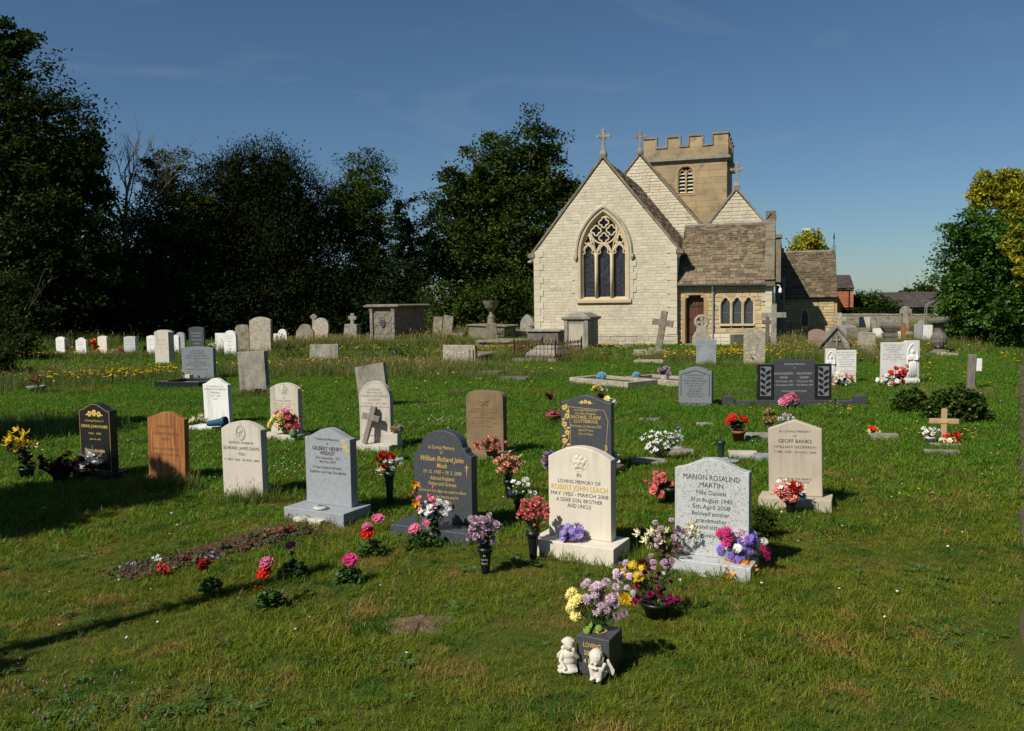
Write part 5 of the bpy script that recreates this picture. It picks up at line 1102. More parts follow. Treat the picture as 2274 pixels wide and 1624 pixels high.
cross('small dark stone cross behind the tall plain one', 1704, 704, 768, 716, 24, 9, 'dark_old', R(16))
cross('small pale stone cross on a headstone block by the great shield tomb', 783, 696, 752, 706, 19, 7.5, 'grey_old', R(14), base=(33, 32), lean=(0, R(2)), th=.9)
cross('grey stone cross top rising behind the ragged lichened headstone', 699, 698, 766, 704, 15, 7, 'grey_old', R(14))
cross('tall carved celtic cross with a ringed head near the far wall', 2010, 681, 742, 692, 24, 9.5, 'grey_old', R(10), ring=10, taper=.5, base=(30, 6))
cross('orange weathered wooden cross among the far headstones', 2005, 717, 770, 732, 22, 8, 'orange_wood', R(6))
cross('ringed stone cross head rising behind the dark stone urn', 2086, 684, 745, 696, 27, 10, 'grey_old', R(10), ring=11, taper=.3, base=(30, 6))
cross('dark lichened stone cross rising behind the small gabled shrine', 1863, 695, 770, 709, 30, 10, 'lichen_stone', R(14), taper=.5, base=(30, 8))
t, H_, A_, w_, a_ = cross('pale new wooden cross with a brass plaque between two flower pots', 2095, 908, 984, 936, 62, 12, 'pale_wood', R(10), th=.6, lean=(R(-2), R(1)), name='wooden_cross')
mb = MB(); mb.box((0, -w_ * .32, A_), (w_ * 1.1, .012, w_ * .62)); mb.build('plaque', 'gold', t)
# the ring-headed stone
G = gp(1558, 770); s = mpp(G); t = thing('cross_headstone', 'whitish lichened headstone topped by a pierced ring cross near the vestry door', 'gravestone', G, -R(10)); keep(G.x, G.y, -R(10), .4, .15)
zc = hz(G, 715); r_ = 13 * s; mb = MB()
mb.prism([(-.40, -.05), (-.40, .40), (-.30, .62), (-.24, .66), (-.20, zc - r_ * .8), (.20, zc - r_ * .8), (.24, .66), (.30, .62), (.40, .40), (.40, -.05)][::-1] if False else [(-.40, -.05), (-.40, .40), (-.30, .62), (-.24, .66), (-.2, zc - r_ * .8), (.2, zc - r_ * .8), (.24, .66), (.30, .62), (.40, .40), (.40, -.05)], -.09, .09); mb.build('slab', 'lichen_stone', t, bevel=.02)
mb = MB(); mb.tube([(r_ * math.cos(i * .2618), 0, zc + r_ * math.sin(i * .2618)) for i in range(24)], r_ * .27, 7, closed=True)
for k in range(4): a = k * math.pi / 2 + .1; mb.add([(x * math.cos(a) - z * math.sin(a), y, zc + x * math.sin(a) + z * math.cos(a)) for y in (-.05, .05) for x, z in ((0, -.02), (r_ * .85, -r_ * .30), (r_ * .85, r_ * .30), (0, .02))], BOXF)
mb.build('ring_cross', 'lichen_stone', t)
# leaning wooden cross propped on the round-topped stone
tt, W_, H_, th_, ph_ = HS['longney']; o = thing('leaning_cross', 'old grey wooden cross propped against the round-topped pale headstone', 'cross', tt.matrix_basis @ Vector((-.16 * W_, -.22, ph_ + .01)), -R(20), None, (R(-12), R(12)))
mb = MB(); mb.frust(0, .07, .05, .53, .085, .06); mb.obox((-.135, -.035, .33), (.27, 0, 0), (0, .06, 0), (0, 0, .085)); mb.build('beam', 'grey_wood', o, bevel=.008)

# ---- chest tombs, urns, railings, ledgers
def tomb_at(xl, xr, yb, rz):
    G = gp((xl + xr) / 2, yb); s = mpp(G); W = (xr - xl) * s / (math.cos(rz) + (G.x / G.y) * math.sin(rz)); return G, s, W
G, s, W = tomb_at(822, 880, 772, R(20)); H = hz(G, 676); Lg = 3.3
t = thing('chest_tomb', 'great carved chest tomb with a dark shield in a foiled panel', 'tomb', G, -R(20)); keep(*(G + Vector((.5, 1.5, 0)))[:2], -R(20), W * .7, Lg * .6)
mb = MB(); mb.frust(-.05, W * 1.45, Lg + .5, .16, W * 1.42, Lg + .46, cy=Lg / 2); mb.build('step', 'old_stone', t, bevel=.02)
mb = MB(); mb.frust(.16, W * 1.22, Lg + .26, .26, W * 1.2, Lg + .22, cy=Lg / 2); mb.frust(.26, W * 1.16, Lg + .2, .52, W * .98, Lg + .0, cy=Lg / 2); mb.frust(.52, W * .90, Lg - .1, H - .22, W * .90, Lg - .1, cy=Lg / 2); mb.build('chest', 'old_stone', t)
mb = MB(); mb.frust(H - .22, W * .94, Lg - .06, H - .12, W * 1.16, Lg + .18, cy=Lg / 2); mb.frust(H - .12, W * 1.32, Lg + .34, H - .06, W * 1.32, Lg + .34, cy=Lg / 2); mb.frust(H - .06, W * 1.3, Lg + .3, H, W * 1.1, Lg + .1, cy=Lg / 2); mb.build('cover_slab', 'old_stone', t)
yf = Lg / 2 - (Lg - .1) / 2
for sx in (-1, 1):
    mb = MB(); x = sx * W * .42; mb.box((x, yf - .04, (H + .3) / 2), (.13, .12, H - .5)); mb.frust(.5, .2, .2, .62, .13, .12, cx=x, cy=yf - .04); mb.frust(H - .40, .13, .12, H - .22, .2, .2, cx=x, cy=yf - .04); mb.frust(.26, .26, .26, .52, .2, .18, cx=x, cy=yf - .08)
    for k in range(3): mb.box((x, yf - .11, .75 + k * .2), (.05, .03, .10))
    mb.build('corner_pier', 'grey_old', t)
mb = MB(); zc = (H + .25) / 2; pw = W * .36; mb.box((0, yf - .012, zc), (pw * 2, .02, H - .8)); p = mb.build('front_panel', 'old_stone', t)
mb = MB()
for sx in (-1, 1):
    for sz in (-1, 1): mb.tube([(sx * pw * .48 + pw * .42 * math.cos(a), yf - .03, zc + sz * pw * .52 + pw * .42 * math.sin(a)) for a in [i * .45 for i in range(14)]], .02, 5, closed=True)
for a in [i * .7854 for i in range(8)]: mb.ell((pw * .85 * math.cos(a), yf - .03, zc + pw * .95 * math.sin(a)), (.04, .02, .04), 6)
for e in ((0, H - .8), ): mb.box((0, yf - .02, zc + (H - .8) / 2), (pw * 2.05, .05, .04)); mb.box((0, yf - .02, zc - (H - .8) / 2), (pw * 2.05, .05, .04))
mb.build('foiled_tracery', 'grey_old', p)
mb = MB(); mb.prism([(-.13, zc + .14), (-.05, zc + .16), (0, zc + .14), (.05, zc + .16), (.13, zc + .14), (.13, zc - .06), (.07, zc - .17), (0, zc - .22), (-.07, zc - .17), (-.13, zc - .06)], yf - .075, yf - .02); mb.build('shield', 'dark_granite', p)
# plain chest tomb by the chancel wall
G, s, W = tomb_at(1254, 1306, 775, R(19)); H = hz(G, 712); Lg = 1.9; t = thing('chest_tomb', 'tall plain panelled chest tomb with sloped lid in front of the chancel', 'tomb', G, -R(19)); keep(*(G + Vector((.3, .9, 0)))[:2], -R(19), W * .6, Lg * .55)
mb = MB(); mb.frust(-.05, W, Lg, H, W, Lg, cy=Lg / 2); mb.build('chest', 'grey_old', t)
for sx in (-1, 1):
    mb = MB(); mb.box((sx * (W / 2 - .07), -.012, H / 2), (.15, .05, H - .002)); mb.box((sx * (W / 2 - .004), Lg / 2, H / 2), (.03, .12, H - .1)); mb.build('corner_pilaster', 'grey_old', t)
mb = MB(); mb.box((0, -.005, H / 2 - .02), (W - .4, .012, H - .3)); mb.build('front_panel', 'buff_stone', t)
mb = MB(); mb.frust(H, W * 1.06, Lg * 1.03, H + .05, W * 1.22, Lg * 1.09, cy=Lg / 2); mb.frust(H + .05, W * 1.24, Lg * 1.1, H + .15, W * 1.24, Lg * 1.1, cy=Lg / 2); mb.frust(H + .15, W * 1.1, Lg * 1.04, H + .33, W * .5, Lg * .8, cy=Lg / 2); mb.build('lid', 'grey_old', t, bevel=.012)
# low ruined tombs
def low_tomb(label, xl, xr, yt, yb, Lg, mname, rz, cap=True, capm='old_stone', lean=(0, 0), pil=False):
    G, s, W = tomb_at(xl, xr, yb, rz); H = hz(G, yt); t = thing('table_tomb', label, 'tomb', G, -rz, None, lean); c = Matrix.Rotation(-rz, 3, 'Z') @ Vector((0, Lg / 2, 0)); keep(G.x + c.x, G.y + c.y, -rz, W / 2, Lg / 2)
    mb = MB(); mb.frust(-.05, W, Lg, H - (.09 if cap else 0), W * .97, Lg * .98, cy=Lg / 2); mb.build('chest', mname, t, bevel=.015)
    if cap: mb = MB(); mb.frust(H - .09, W * 1.1, Lg * 1.06, H - .03, W * 1.14, Lg * 1.08, cy=Lg / 2); mb.frust(H - .03, W * 1.12, Lg * 1.07, H, W * 1.05, Lg * 1.04, cy=Lg / 2); mb.build('cover_slab', capm, t, bevel=.015)
    if pil:
        for k in (.30, .40): mb = MB(); mb.box((W * k, -.02, H / 2 - .06), (W * .07, .05, H - .14)); mb.build('pilaster', mname, t)
    return t
low_tomb('lichened table tomb lying open at its front end among yellow flowers', 983, 1056, 767, 812, .22, 'lichen_stone', R(20), False, pil=True)
low_tomb('sunken dark ledger running back from the lichened tomb end', 990, 1062, 788, 806, 2.0, 'dark_old', R(20), True, 'old_stone')
low_tomb('low dark table tomb with a sunken lid next to the open-ended one', 1062, 1130, 757, 780, 2.2, 'dark_old', R(24), True, 'old_stone')
low_tomb('grey flat-topped table tomb behind the iron railings', 1170, 1240, 733, 768, 1.9, 'dark_old', R(22), True, 'grey_old')
low_tomb('wide ruined stepped tomb below the stone urn', 1040, 1120, 722, 752, 2.0, 'old_stone', R(20), True, 'old_stone', lean=(0, R(2)))
low_tomb('mossy dark ledger tomb by the chancel corner', 1180, 1250, 722, 760, 1.6, 'dark_old', R(18), True, 'dark_old')
# stone urn on a pedestal left of the church
G = gp(1092, 757); s = mpp(G); t = thing('stone_urn', 'broken bowl shaped stone urn on a pedestal beside the church corner', 'urn', G, 0); h = hz(G, 668); mb = MB()
mb.lathe([(.25, .5), (.2, h * .60), (.10, h * .66), (.10, h * .72), (.3, h * .82), (.44, h * .96), (.47, h), (.40, h), (.2, h * .9)], 18); mb.build('bowl', 'old_stone', t, smooth=False)
mb = MB(); mb.frust(-.05, .8, .8, .3, .76, .76); mb.frust(.3, .62, .62, .95, .56, .56); mb.build('pedestal', 'old_stone', t, bevel=.03)
# big fluted urn near the laurel
G = gp(2086, 784); s = mpp(G); t = thing('stone_urn', 'big dark fluted stone urn with a wide flat rim near the laurel', 'urn', G, 0, None, (0, R(-3))); h = hz(G, 706); k = h; keep(G.x, G.y, 0, .4, .4); mb = MB()
mb.lathe([(.12, .10 * k), (.16, .14 * k), (.22, .20 * k), (.28, .32 * k), (.27, .44 * k), (.22, .54 * k), (.165, .60 * k), (.16, .66 * k), (.20, .84 * k)], 28, flute=.028, fr=(.15 * k, .55 * k)); mb.build('body', 'dark_old', t)
mb = MB(); mb.lathe([(.22, .84 * k), (.36, .88 * k), (.38, .94 * k), (.36, 1.0 * k), (.28, 1.0 * k), (.2, .95 * k)], 22); mb.build('rim', 'dark_old', t)
mb = MB(); mb.lathe([(.34, -.04), (.33, .04 * k), (.24, .07 * k), (.2, .10 * k), (.13, .11 * k)], 20); mb.box((.1, .05, -.02), (.9, .7, .06)); mb.build('foot', 'dark_old', t)
# broken pedestal
G = gp(1976, 783); s = mpp(G); t = thing('broken_pedestal', 'dark weathered square pedestal with a broken overhanging cap', 'pedestal', G, -R(10)); h = hz(G, 716); mb = MB(); w = 27 * s
keep(G.x, G.y, -R(10), w * .6, w * .6)
mb.frust(-.05, w, w, h * .52, w * .94, w * .94); mb.frust(h * .52, w * 1.04, w * 1.04, h * .66, w * 1.0, w * 1.0); mb.build('shaft', 'dark_old', t, bevel=.015); mb = MB(); mb.frust(h * .66, w * .9, w * .9, h * .86, w * 1.42, w * 1.3); mb.frust(h * .86, w * 1.42, w * 1.3, h, w * 1.1, w * 1.0); mb.build('cap', 'dark_old', t, bevel=.03)
# gabled shrine
G = gp(1856, 792); s = mpp(G); t = thing('gabled_shrine', 'small steep gabled stone shrine with a cross in its pointed niche', 'gravestone', G, -R(14)); h = hz(G, 722); w = 74 * s; keep(G.x, G.y, -R(14), w / 2, .5); mb = MB()
mb.prism([(-w * .36, -.05), (-w * .36, h * .42), (0, h * .96), (w * .36, h * .42), (w * .36, -.05)][::-1][::-1], -.16, .5); mb.build('body', 'grey_old', t)
mb = MB()
for sx in (-1, 1): mb.obox((0, -.24, h), (sx * w * .52, 0, -h * .66), (0, .85, 0), (0, 0, -.10)) if sx < 0 else mb.obox((0.001, -.24, h - .10), (w * .52, 0, -h * .66), (0, .85, 0), (0, 0, .10))
mb.build('gable_slabs', 'old_stone', t, bevel=.015)
mb = MB(); mb.prism([(-w * .22, h * .2), (-w * .20, h * .44), (0, h * .80), (w * .20, h * .44), (w * .22, h * .2)], -.163, -.161); n_ = mb.build('niche', 'dark_old', t)
mb = MB(); mb.box((0, -.19, h * .46), (.055, .05, h * .46)); mb.box((0, -.19, h * .54), (.23, .05, .06)); mb.build('niche_cross', 'grey_old', n_)
mb = MB(); mb.box((0, -.26, .10), (w * .9, .3, .25)); mb.ell((0, -.26, .26), (.16, .12, .13), 8); mb.build('ledge', 'dark_old', t)
# railed grave
A = gp(1142, 804); ang = -R(27); ux = Vector((math.cos(ang), math.sin(ang), 0)); uy = Vector((-ux.y, ux.x, 0)); LX_, LY_ = 1.55, 2.3
t = thing('railed_grave', 'grave enclosed by rusty spiked iron railings around a coped stone', 'grave', A, ang); c = A + ux * LX_ / 2 + uy * LY_ / 2; keep(c.x, c.y, ang, LX_ * .4, LY_ * .4)
mb = MB()
for (p, q) in (((0, 0), (LX_, 0)), ((LX_, 0), (LX_, LY_)), ((0, LY_), (LX_, LY_)), ((0, 0), (0, LY_))):
    d = Vector((q[0] - p[0], q[1] - p[1], 0)); L = d.length; d.normalize(); nb = int(L / .13)
    for z in (.20, .46): mb.tube([(p[0], p[1], z), (q[0], q[1], z)], .014, 4)
    for k in range(1, nb):
        b = Vector((p[0], p[1], 0)) + d * (L * k / nb); pk = MB(); pk.tube([(b.x, b.y, .10), (b.x, b.y, .58)], .009, 4); pk.frust(.57, .012, .012, .61, .045, .03, cx=b.x, cy=b.y); pk.frust(.61, .045, .03, .69, .004, .004, cx=b.x, cy=b.y); pk.build('railing_bar', 'rusty_iron', t)
mb.build('rails', 'rusty_iron', t)
for x, y in ((0, 0), (LX_, 0), (LX_, LY_), (0, LY_)): mb = MB(); mb.tube([(x, y, -.05), (x, y, .66)], .032, 8); mb.ell((x, y, .69), (.05, .05, .04), 8); mb.frust(.72, .05, .05, .84, .005, .005, cx=x, cy=y); mb.build('corner_post', 'rusty_iron', t)
mb = MB(); mb.box((LX_ / 2, LY_ / 2, .05), (LX_ + .1, LY_ + .1, .16)); mb.build('kerb', 'old_stone', t)
mb = MB(); mb.frust(.13, LX_ * .8, LY_ * .62, .26, LX_ * .78, LY_ * .6, cx=LX_ / 2, cy=LY_ / 2); mb.frust(.26, LX_ * .76, LY_ * .56, .52, LX_ * .5, LY_ * .06, cx=LX_ / 2, cy=LY_ / 2); mb.build('coped_stone', 'grey_old', t, bevel=.01)
# kerbed graves and ledgers
def kerb(label, cx, cy, wm, lm, mname, rz, h=.12, ledge=None, ang2=0):
    G = gp(cx, cy); t = thing('kerbed_grave', label, 'grave', G, -rz); keep(G.x, G.y, -rz, wm / 2, lm / 2)
    for nm, (x, y, sx, sy) in (('a', (0, -lm / 2, wm + .14, .14)), ('b', (0, lm / 2, wm + .14, .14)), ('c', (-wm / 2, 0, .14, lm - .145)), ('d', (wm / 2, 0, .14, lm - .145))):
        mb = MB(); mb.box((x, y, h / 2 - .02), (sx, sy, h + .04)); mb.build('kerb_stone', mname, t, bevel=.012)
    if ledge: mb = MB(); mb.box((0, 0, .02), (wm - .16, lm - .16, .08)); mb.build('infill', ledge, t)
    return t
kerb('lichened kerbed grave with two blue flower balls by its head', 1362, 852, .95, 1.9, 'lichen_stone', R(-38), .13, 'turf')
kerb('lichened kerbed grave with a pot of mauve flowers standing in it', 1475, 850, .95, 1.7, 'lichen_stone', R(-38), .13, 'soil')
kerb('dark granite kerbed grave in front of the square granite headstone', 425, 856, 1.2, 1.0, 'black_granite', R(18), .14, 'blue_granite')
o = MB(); o.frust(-.02, .16, .16, .17, .15, .15); G = gp(424, 850); o = o.build('vase_block', 'pale_stone', None, (G.x, G.y - .1, .06), (0, 0, -R(20)), bevel=.01); tag(o, 'small square white stone flower block before the square granite headstone', 'vase')
slab_flat('long broken flat stone in the grass below the leaning cross', 1440, 806, 60, .5, .10, 'lichen_stone', R(10), jag=.06)
slab_flat('short fallen stone to the left of the leaning cross base', 1422, 790, 26, .35, .22, 'lichen_stone', R(10), jag=.04)
slab_flat('cracked flat grave slab sunk in grass near the round brown headstone', 1140, 842, 70, .55, .06, 'dark_old', R(20), jag=.05)
slab_flat('low mossy stone lump beside the open-ended table tomb', 1085, 835, 52, .4, .13, 'dark_old', R(20), jag=.08)
slab_flat('small flat cream stone laid in the grass behind the white stocks', 1440, 1026, 78, .34, .03, 'grey_old', R(4), group='flat memorial stones')
slab_flat('square flat pale stone beside the black flower cone', 1650, 1012, 62, .24, .05, 'pale_stone', R(8), group='flat memorial stones')
slab_flat('flat pale stone next to the terracotta geranium pot', 1690, 972, 74, .40, .05, 'grey_old', R(6), group='flat memorial stones')
slab_flat('thin flat stone behind the pot of white stocks', 1510, 1005, 60, .22, .04, 'grey_old', R(8), group='flat memorial stones')
slab_flat('grey flat stone hidden behind the silver granite headstone', 1590, 1028, 58, .26, .05, 'slate_blue', R(8), group='flat memorial stones')
slab_flat('dark flat stone showing left of the buff gabled headstone', 1692, 1018, 34, .24, .05, 'slate_blue', R(8), group='flat memorial stones')
slab_flat('sunken flat marker in the grass behind the black gilded rose stone', 1565, 942, 36, .2, .02, 'grey_old', R(8), group='flat memorial stones')
slab_flat('sunken flat marker beyond the white stocks', 1442, 932, 46, .2, .02, 'grey_old', R(8), group='flat memorial stones')
slab_flat('long flat marker under the red rose bowl', 1962, 972, 60, .10, .06, 'grey_old', R(6), group='flat memorial stones')
slab_flat('flat stone strip in front of the pale wooden cross', 2092, 1006, 72, .09, .04, 'grey_old', R(12), group='flat memorial stones')
slab_flat('pale base stone under the pale wooden cross', 2100, 988, 66, .12, .02, 'grey_old', R(8), group='flat memorial stones')
slab_flat('white marble slab on the ground before the white humped headstone', 462, 950, 72, .30, .04, 'white_marble', R(20))
slab_flat('cream foundation block showing under the grey granite plinth', 694, 1156, 80, .16, .03, 'pale_stone', R(27))
slab_flat('mossy fallen stone pile below the tall white memorial', 1950, 800, 52, .6, .28, 'dark_old', R(5), jag=.12)
for q_, (x_, y_, w_, d_2, h_2, l_) in enumerate(((1010, 752, 44, .8, .30, 'tilted broken slab behind the open-ended table tomb'), (1075, 772, 36, .5, .34, 'square fallen block beside the low dark table tomb'), (1145, 748, 40, .7, .40, 'mossy broken tomb end between urn and railings'), (900, 812, 40, .3, .16, 'stone block at the right foot of the great shield tomb'), (1215, 750, 30, .5, .45, 'pale upright tomb fragment next to the plain chest tomb'), (1120, 790, 34, .5, .12, 'flat mossy slab beside the railed grave'), (1395, 770, 22, .3, .12, 'small loose stone on the grass before the chancel'), (1895, 770, 24, .4, .2, 'fallen stone by the pink granite headstone'), (2105, 790, 30, .4, .10, 'flat broken stone at the foot of the fluted urn'))):
    slab_flat(l_, x_, y_, w_, d_2, h_2, ['old_stone', 'dark_old', 'lichen_stone'][q_ % 3], R(8 + 6 * (q_ % 4)), jag=.07, name='fallen_stone', tilt=(R(3 - q_), R(q_ % 3 * 3)))
slab_flat('mossy base stones of the small gabled shrine', 1800, 798, 60, .6, .16, 'dark_old', R(5), jag=.12)
slab_flat('broken brown stone heap behind the wide dark memorial', 1640, 768, 34, .5, .5, 'dark_old', R(5), jag=.15)
# plain wooden post with a white box
G = gp(2155, 864); s = mpp(G); t = thing('wooden_post', 'square grey wooden post with a white box fixed to its side', 'post', G, -R(8), None, (0, R(1.5))); h = hz(G, 787); mb = MB(); mb.box((0, 0, h / 2 - .05), (.135, .12, h + .1)); mb.build('post', 'grey_wood', t, bevel=.006)
mb = MB(); mb.box((.14, .03, h * .70), (.11, .16, h * .36)); mb.build('white_box', 'white_paint', t, bevel=.01); mb = MB(); mb.tube([(.085, .02, h * .52), (.09, .02, .2), (.08, .02, 0)], .02, 6); mb.build('conduit', 'black_plastic', t)
NSTONES = len(KEEP)

# ================================================================== flowers
PC = dict(red=(.52, .018, .012), pink=(.62, .16, .27), hotpink=(.62, .05, .21), coral=(.70, .22, .19), salmon=(.76, .42, .28), mauve=(.50, .34, .43), lilac=(.62, .47, .54), purple=(.34, .27, .62), violet=(.28, .19, .58), magenta=(.42, .012, .16), white=(.74, .73, .68), cream=(.68, .61, .38), yellow=(.74, .52, .02), lemon=(.74, .66, .22), orange=(.74, .30, .012), blue=(.18, .42, .52), sky=(.12, .44, .62), rose=(.55, .13, .12), lime=(.18, .30, .04), darkred=(.12, .012, .014), straw=(.42, .33, .14), silver=(.52, .56, .58))
for k_, c in PC.items(): mat('petal_' + k_, c, rough=.6, isl=.3, rnd=.2, trans=.22, spec=.2)
mat('flower_eye', (.45, .28, .03), rough=.8); mat('stem_green', (.05, .085, .025), rough=.6, isl=.2); mat('stem_dry', (.12, .10, .05), rough=.8, isl=.3)
HEADS = {}
def head_mesh(kind, c):
    if (kind, c) in HEADS: return HEADS[kind, c]
    rs = random.Random(len(HEADS) + 3); mb = MB()
    def petal(o, a, e, L, W, curl=.15, r0=.08):
        d = Vector((math.cos(a) * math.cos(e), math.sin(a) * math.cos(e), math.sin(e))); sd_ = Vector((-math.sin(a), math.cos(a), 0)); nn = d.cross(sd_)
        o = Vector(o); b = o + d * r0; m1 = o + d * L * .62 - nn * L * .10; t = o + d * L + nn * L * curl
        mb.add([b - sd_ * W * .16, b + sd_ * W * .16, m1 + sd_ * W * .5, t + sd_ * W * .22, t - sd_ * W * .22, m1 - sd_ * W * .5], [(0, 1, 2, 5), (5, 2, 3, 4)])
    def rings(spec, o=(0, 0, 0), sc=1, jit=.12):
        for n, L, W, e, cu in spec:
            for k in range(n): petal(o, 2 * math.pi * (k + rs.uniform(-.3, .3) + (e % 1)) / n, e + rs.uniform(-jit, jit), L * sc * rs.uniform(.88, 1.1), W * sc, cu, .08 * sc)
    if kind == 'daisy': rings([(13, 1, .34, .12, .1), (11, .86, .3, .35, .1)]); mb.lathe([(.27, .05), (.22, .16), (.01, .2)], 8, mi=1, cap=False)
    elif kind == 'mum': rings([(14, 1, .3, -.1, -.1), (14, .95, .3, .25, -.1), (12, .85, .28, .6, -.2), (9, .7, .26, .95, -.3), (5, .55, .24, 1.3, -.2)])
    elif kind == 'carn': rings([(9, 1, .62, .15, .2), (9, .92, .6, .55, .25), (7, .8, .55, .9, .2), (5, .75, .5, 1.25, .1)], jit=.28)
    elif kind == 'rose': rings([(6, 1, .95, .15, .25), (5, .9, .9, .6, -.2), (4, .75, .8, .95, -.35), (3, .62, .7, 1.25, -.4)])
    elif kind == 'lily': rings([(6, 1.1, .42, .35, .3), (3, .9, .3, .6, .2)]); mb.tube([(0, 0, .1), (.06, .03, .6)], .05, 4, mi=1)
    elif kind == 'gera':
        for k in range(17):
            a = k * 2.4; e = 1.45 - 1.35 * math.sqrt(k / 17); o = Vector((math.cos(a) * math.cos(e), math.sin(a) * math.cos(e), math.sin(e) * .8)) * .72
            for q in range(5): petal(o, q * 1.257 + k, .35 + rs.uniform(-.3, .3), .36, .34, .1, .03)
    elif kind == 'bud': mb.lathe([(.1, -.5), (.42, 0), (.36, .5), (.05, .95)], 7); rings([(5, .9, .5, 1.1, 0)])
    elif kind == 'star': rings([(5, 1, .55, .25, .1)]); mb.ell((0, 0, .1), (.15, .15, .12), 6, mi=1)
    elif kind == 'ball':
        for k in range(70):
            z = 1 - 2 * (k + .5) / 70; a = k * 2.4; r_ = math.sqrt(1 - z * z); o = Vector((r_ * math.cos(a), r_ * math.sin(a), z)) * .8
            for q in range(3): petal(o, q * 2.1 + k, rs.uniform(-.3, .8), .3, .28, .1, .02)
    elif kind == 'button': mb.lathe([(.2, -.3), (.8, 0), (1, .22), (.8, .42), (.3, .5), (.01, .46)], 12)
    me = mb.mesh('flower_head')
    for k_ in ('petal_' + c, 'flower_eye'): me.materials.append(MATS[k_])
    me.polygons.foreach_set('material_index', mb.m); HEADS[kind, c] = me; return me
def vase_geo(kind, h, r):
    mb = MB()
    if kind == 'cone': mb.lathe([(r * .50, 0), (r * .56, h * .1), (r * .78, h * .72), (r * .82, h * .80), (r, h * .83), (r * 1.02, h), (r * .86, h), (r * .8, h * .86)], 18)
    elif kind == 'pot': mb.lathe([(r * .68, 0), (r * .9, h * .78), (r * 1.04, h * .79), (r * 1.06, h), (r * .92, h), (r * .88, h * .85)], 20)
    elif kind == 'bowl': mb.lathe([(r * .45, 0), (r * .85, h * .5), (r, h * .86), (r * 1.04, h), (r * .93, h), (r * .8, h * .8)], 20)
    elif kind == 'jar': mb.lathe([(r * .6, 0), (r * .98, h * .3), (r, h * .6), (r * .7, h * .86), (r * .78, h), (r * .6, h)], 18)
    elif kind == 'holder': mb.lathe([(r * .9, 0), (r, h * .5), (r * .9, h), (r * .2, h * 1.1)], 18)
    elif kind == 'cyl': mb.lathe([(r * .9, 0), (r, h * .1), (r, h), (r * .88, h), (r * .88, h * .9)], 16)
    return mb
NB = [0]
def bouquet(name, label, x, y, heads, vase=None, leafspec=(0, 0), zb=0., cat='flowers', leafm='plant_leaf', stem='stem_green', dry=False, group=None, deep=None, droop=0., fwd=0.):
    """heads: (kind, colour, count, cx, cy, rx, ry, radius) in frame units right of and above the base point"""
    NB[0] += 1; rs = random.Random(100 + NB[0]); rng = np.random.default_rng(200 + NB[0])
    G = gp(x, y, zb); s = mpp(G); t = thing(name, label, cat, (G.x, G.y, zb), 0, group); vh = 0
    if vase:
        kind, h, r, m_ = vase; vh = h * s; vase_geo(kind, vh, r * s).build('vase', m_, t, smooth=kind != 'box')
    mouth = Vector((0, 0, vh * .9)); sm = MB(); ends = []
    for kind, c, n, cx, cy, rx, ry, rad in heads:
        if kind in ('carn', 'mum', 'rose') and n > 5: n = int(n * 1.35); rad *= .84
        me = head_mesh(kind, c)
        for k in range(n):
            a = 2.4 * k + rs.uniform(0, .6); f = math.sqrt((k + .5) / n); dx, dz = f * math.cos(a) * rx, f * math.sin(a) * ry
            dy = rs.uniform(-1, 1) * (deep if deep is not None else max(rx, ry) * .6) * s
            P = Vector(((cx + dx) * s, dy - fwd * s, (cy + dz) * s))
            o = bpy.data.objects.new('flower_head', me); col.objects.link(o); o.parent = t; o.location = P
            out = (P - mouth); out.z *= .5
            d = Vector((out.x * 1.0, out.y - .55 * out.length - .02, abs(out.z) + .35 * out.length + .01)).normalized()
            if droop and rs.random() < droop: d = Vector((rs.uniform(-.6, .6), rs.uniform(-.8, 0), -.5)).normalized()
            o.rotation_euler = (d.to_track_quat('Z', 'Y') @ Euler((0, 0, rs.uniform(0, 6))).to_quaternion()).to_euler(); q = rad * s * rs.uniform(.85, 1.15); o.scale = (q, q, q)
            ends.append(P - d * q * .3)
    for P in ends:
        st = Vector((mouth.x + rs.uniform(-.3, .3) * .04, rs.uniform(-.01, .01), mouth.z * .9)); md = (st + P) / 2 + Vector((rs.uniform(-.01, .01), 0, .012)); sm.tube([st, md, P], max(.0022, .55 * s), 4)
    if sm.v: sm.build('stems', 'stem_dry' if dry else stem, t)
    n, L = leafspec
    if n and ends:
        E_ = np.array(ends); i = rng.integers(0, len(E_), n); f = rng.uniform(.15, .95, n)[:, None]; P = np.array(mouth) * (1 - f) + E_[i] * f + rng.normal(size=(n, 3)) * .22 * L * s; P[:, 2] = np.maximum(P[:, 2], .008)
        link('foliage', npmesh('foliage', leaves(P, L * s, L * s * .5, .3, rng), [leafm]), t)
    return t
F_ = bouquet
# ---- foreground flowers
t = F_('flower_vase', 'mauve carnations in a black cone vase lettered In Loving Memory', 1078, 1272, [('carn', 'lilac', 20, -4, 105, 34, 26, 11), ('carn', 'mauve', 9, -6, 82, 30, 18, 10)], ('cone', 58, 17, 'black_plastic'), (26, 18))
G = gp(1078, 1272); s = mpp(G); mb = MB()
def wrap(ss, z, w, h, r):
    v, f = text_geo(ss, 0, .2); x0 = min(p[0] for p in v); x1 = max(p[0] for p in v); k = w / (x1 - x0)
    mb.add([(r * math.sin((p[0] - (x0 + x1) / 2) * k / r - .1), -r * math.cos((p[0] - (x0 + x1) / 2) * k / r - .1), z + p[1] * h / .69) for p in v], f)
for ss, zz, w_, r_ in (('In', 40, 6, .84), ('Loving', 31, 17, .78), ('Memory', 22, 17, .74)): wrap(ss, zz * s, w_ * s, 5 * s, 17 * s * r_)
mb.build('inscription', 'ink_pale', t)
